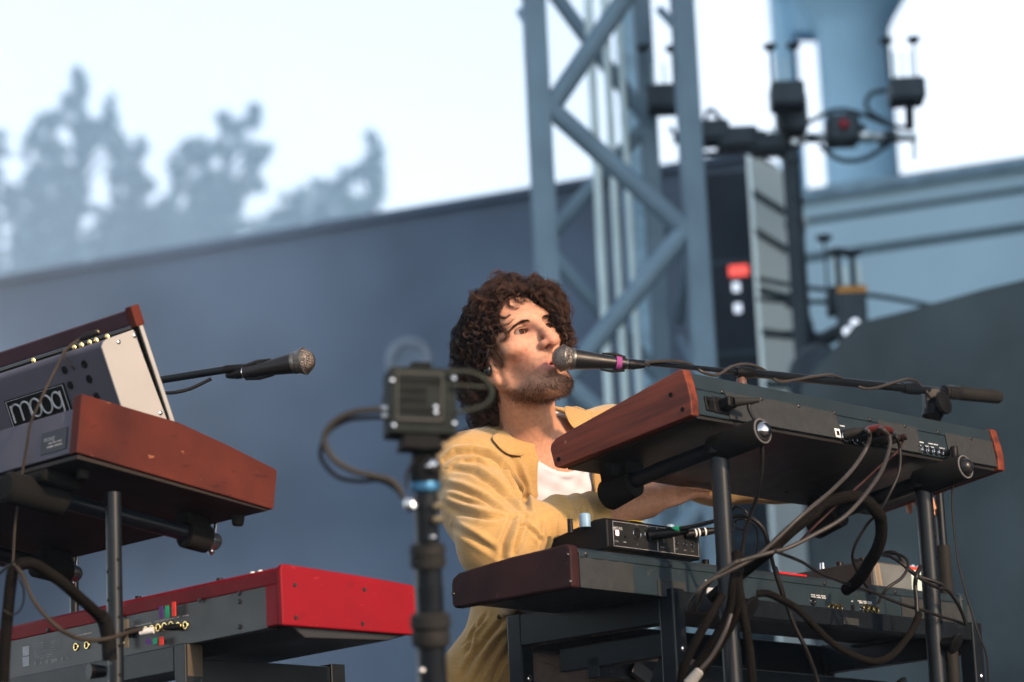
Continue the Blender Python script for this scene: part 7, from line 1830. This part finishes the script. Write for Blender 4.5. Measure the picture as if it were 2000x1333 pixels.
leaf([(1097, 788, 6.10), (1122, 794, 6.11), (1148, 803, 6.12), (1162, 816, 6.12), (1150, 834, 6.08), (1130, 842, 6.05), (1115, 832, 6.04), (1106, 812, 6.06)], .004, 'collar')
# placket band along the near edge and stitched seams
pl = []
for (x, y) in ((1034, 893), (1036, 915), (1039, 940), (1043, 965), (1046, 990), (1049, 1004)):
    s0 = surfpt(shirt, x-6, y, 5.6, 6.5); pl.append(P(x-5, y, proj(s0)[2]-.003 if s0 else 5.98))
# ---- trousers
def trou(p):
    d = ell(p, PEL, (.185, .170, .150)); d = smin(d, cap(p, PEL - tX*.085 + tY*.03, KnR, .100, .074), .03); d = smin(d, cap(p, PEL + tX*.085 + tY*.03, KnL, .100, .074), .03)
    for kn in (KnR, KnL):
        ft = V((kn.x, kn.y, STAGE_Z+.10)) + tY*-.05; d = smin(d, cap(p, kn, ft, .072, .058), .03)
    w = p + .02*np.stack([noise3(p, 25, 21), noise3(p, 25, 22), noise3(p, 25, 23)], -1)
    return d - .0045*noise3(w, 50, 24) - .003*ridge(w@arr((40, 25, -30)))
kmin = V((min(PEL.x, KnR.x)-.22, min(KnR.y, PEL.y)-.16, STAGE_Z+.06)); kmax = V((KnL.x+.12, PEL.y+.22, PEL.z+.17))
Vp, Qp = nets(trou, tuple(kmin), tuple(kmax), .0075); Vp = relax(Vp, Qp, 1)
m_tro = mat('brown_cotton_drill', (.150, .112, .095), .85, var=.12, scale=30, bump=.2, bscale=500)
to_ = npobj('trousers', Vp, Qp, m_tro, person)
for (a, b, c_) in (((1045, 1262), (1100, 1275), (1160, 1310)), ((1050, 1290), (1095, 1305), (1130, 1333))):
    pts = [surfpt(trou, x, y, 5.4, 6.6, .001) for x, y in (a, b, c_)]
    if all(pts): M().tube(crv(pts, 6), .0016, 6).obj('seam', m_tro, to_, smooth=True)
for kn in (KnR, KnL):
    ft = V((kn.x, kn.y, STAGE_Z)) + tY*-.05; sf_ = Fr(ft, tY, tX, UP)
    m = M(); m.ball(ft + tY*.06 + UP*.05, .05, 10, (1.6, 1, .9)).obj('shoe', mat('dark_shoe', (.02, .018, .016), .5), person, smooth=True)
# stool
sp = PEL - UP*.15; stl = empty('keyboard_stool', V((sp.x, sp.y, STAGE_Z))); tag(stl, 'black padded stool under the seated singer', 'stool')
M().lathe(sp - UP*.07, sp - UP*.005, [(0, .15), (.1, .17), (.8, .17), (1, .15)], 32).obj('seat', m_rub, stl, smooth=True)
M().lathe(V((sp.x, sp.y, STAGE_Z+.12)), sp-UP*.07, [(0, .025), (1, .025)], 16).obj('column', m_blkm, stl, smooth=True)
for k in range(4):
    an = math.pi/4 + k*math.pi/2; M().tube([V((sp.x, sp.y, STAGE_Z+.16)), V((sp.x+.26*math.cos(an), sp.y+.26*math.sin(an), STAGE_Z+.015))], .014, 10).obj('leg', m_blkm, stl, smooth=True)

# buttons on the overshirt and long strands at the nape
for (x, y) in ((976, 1205),):
    s0 = surfpt(shirt, x, y, 5.6, 6.6, .002)
    if s0: M().lathe(s0 + FWD*.002, s0 - FWD*.0015, [(0, .0055), (.6, .0055), (1, .0035)], 14).obj('button', mat('dark_horn_button', (.05, .03, .025), .35), so, smooth=True)

# waistband and pocket seams of the trousers
for pl_, r_ in (([(1036, 1262), (1060, 1258), (1085, 1250), (1110, 1244)], .004), ([(1045, 1285), (1075, 1292), (1110, 1303), (1150, 1318), (1180, 1333)], .0018), ([(1120, 1262), (1100, 1285), (1085, 1310)], .0018), ([(1200, 1270), (1180, 1300), (1160, 1333)], .0025)):
    pts = [surfpt(trou, x, y, 5.6, 6.6, -.001) for x, y in pl_]; pts = [p_ for p_ in pts if p_ is not None]
    if len(pts) > 1: M().tube(crv(pts, 6), r_, 6).obj('seam', m_tro, to_, smooth=True)

# ================================================================ STAGE SMOKE drifting in front of the wall and round the trees
ms = bpy.data.materials.new('smoke'); ms.use_nodes = True; t_ = ms.node_tree; t_.nodes.clear(); N = t_.nodes.new; L = t_.links.new
vo = N('ShaderNodeVolumePrincipled'); out = N('ShaderNodeOutputMaterial'); tc = N('ShaderNodeTexCoord'); mp = N('ShaderNodeMapping'); nz = N('ShaderNodeTexNoise'); mr = N('ShaderNodeMapRange')
mp.inputs['Scale'].default_value = (1, .5, 1.7); nz.inputs['Scale'].default_value = .30; nz.inputs['Detail'].default_value = 3
mr.inputs[1].default_value = .42; mr.inputs[2].default_value = .66; mr.inputs[3].default_value = 0; mr.inputs[4].default_value = .24
L(tc.outputs['Object'], mp.inputs[0]); L(mp.outputs[0], nz.inputs[0]); L(nz.outputs[0], mr.inputs[0]); mp2 = N('ShaderNodeMapping'); mp2.inputs['Scale'].default_value = (1/4.4, 1/6.0, 1/3.3); mp2.inputs['Location'].default_value = (.15, 0, -.95); gr = N('ShaderNodeTexGradient'); gr.gradient_type = 'SPHERICAL'
L(tc.outputs['Object'], mp2.inputs[0]); L(mp2.outputs[0], gr.inputs[0]); mm = N('ShaderNodeMath'); mm.operation = 'MULTIPLY'; L(mr.outputs[0], mm.inputs[0]); L(gr.outputs['Fac'], mm.inputs[1]); L(mm.outputs[0], vo.inputs['Density'])
vo.inputs['Color'].default_value = (.78, .88, 1, 1); L(vo.outputs[0], out.inputs['Volume'])
sk_ = M().box(WF, -7.8, .9, 12.5, 24.5, STAGE_Z+.02, 7.9).obj('smoke', ms); struct(sk_, 'stuff')

# ================================================================ HAZE
hz = M().box(WF, -80, 80, -20, 150, -1.2, 55).obj('haze', mat('haze_air', (1, 1, 1)))
mh = bpy.data.materials.new('air'); mh.use_nodes = True; t_ = mh.node_tree; t_.nodes.clear()
vo = t_.nodes.new('ShaderNodeVolumePrincipled'); out = t_.nodes.new('ShaderNodeOutputMaterial')
vo.inputs['Color'].default_value = (.55, .78, 1.0, 1); vo.inputs['Density'].default_value = 0.0009; vo.inputs['Anisotropy'].default_value = .3
t_.links.new(vo.outputs[0], out.inputs['Volume']); hz.data.materials[0] = mh; struct(hz, 'stuff')
S.cycles.volume_bounces = 1; S.cycles.volume_step_rate = 10

mm_ = mh.copy(); mm_.name = 'mist_air'; mm_.node_tree.nodes['Principled Volume'].inputs['Density'].default_value = .0058; mm_.node_tree.nodes['Principled Volume'].inputs['Color'].default_value = (.52, .76, 1.0, 1)
mt_ = M().box(WF, -75, 4, 30, 118, .05, 52).obj('mist', mm_); struct(mt_, 'stuff')
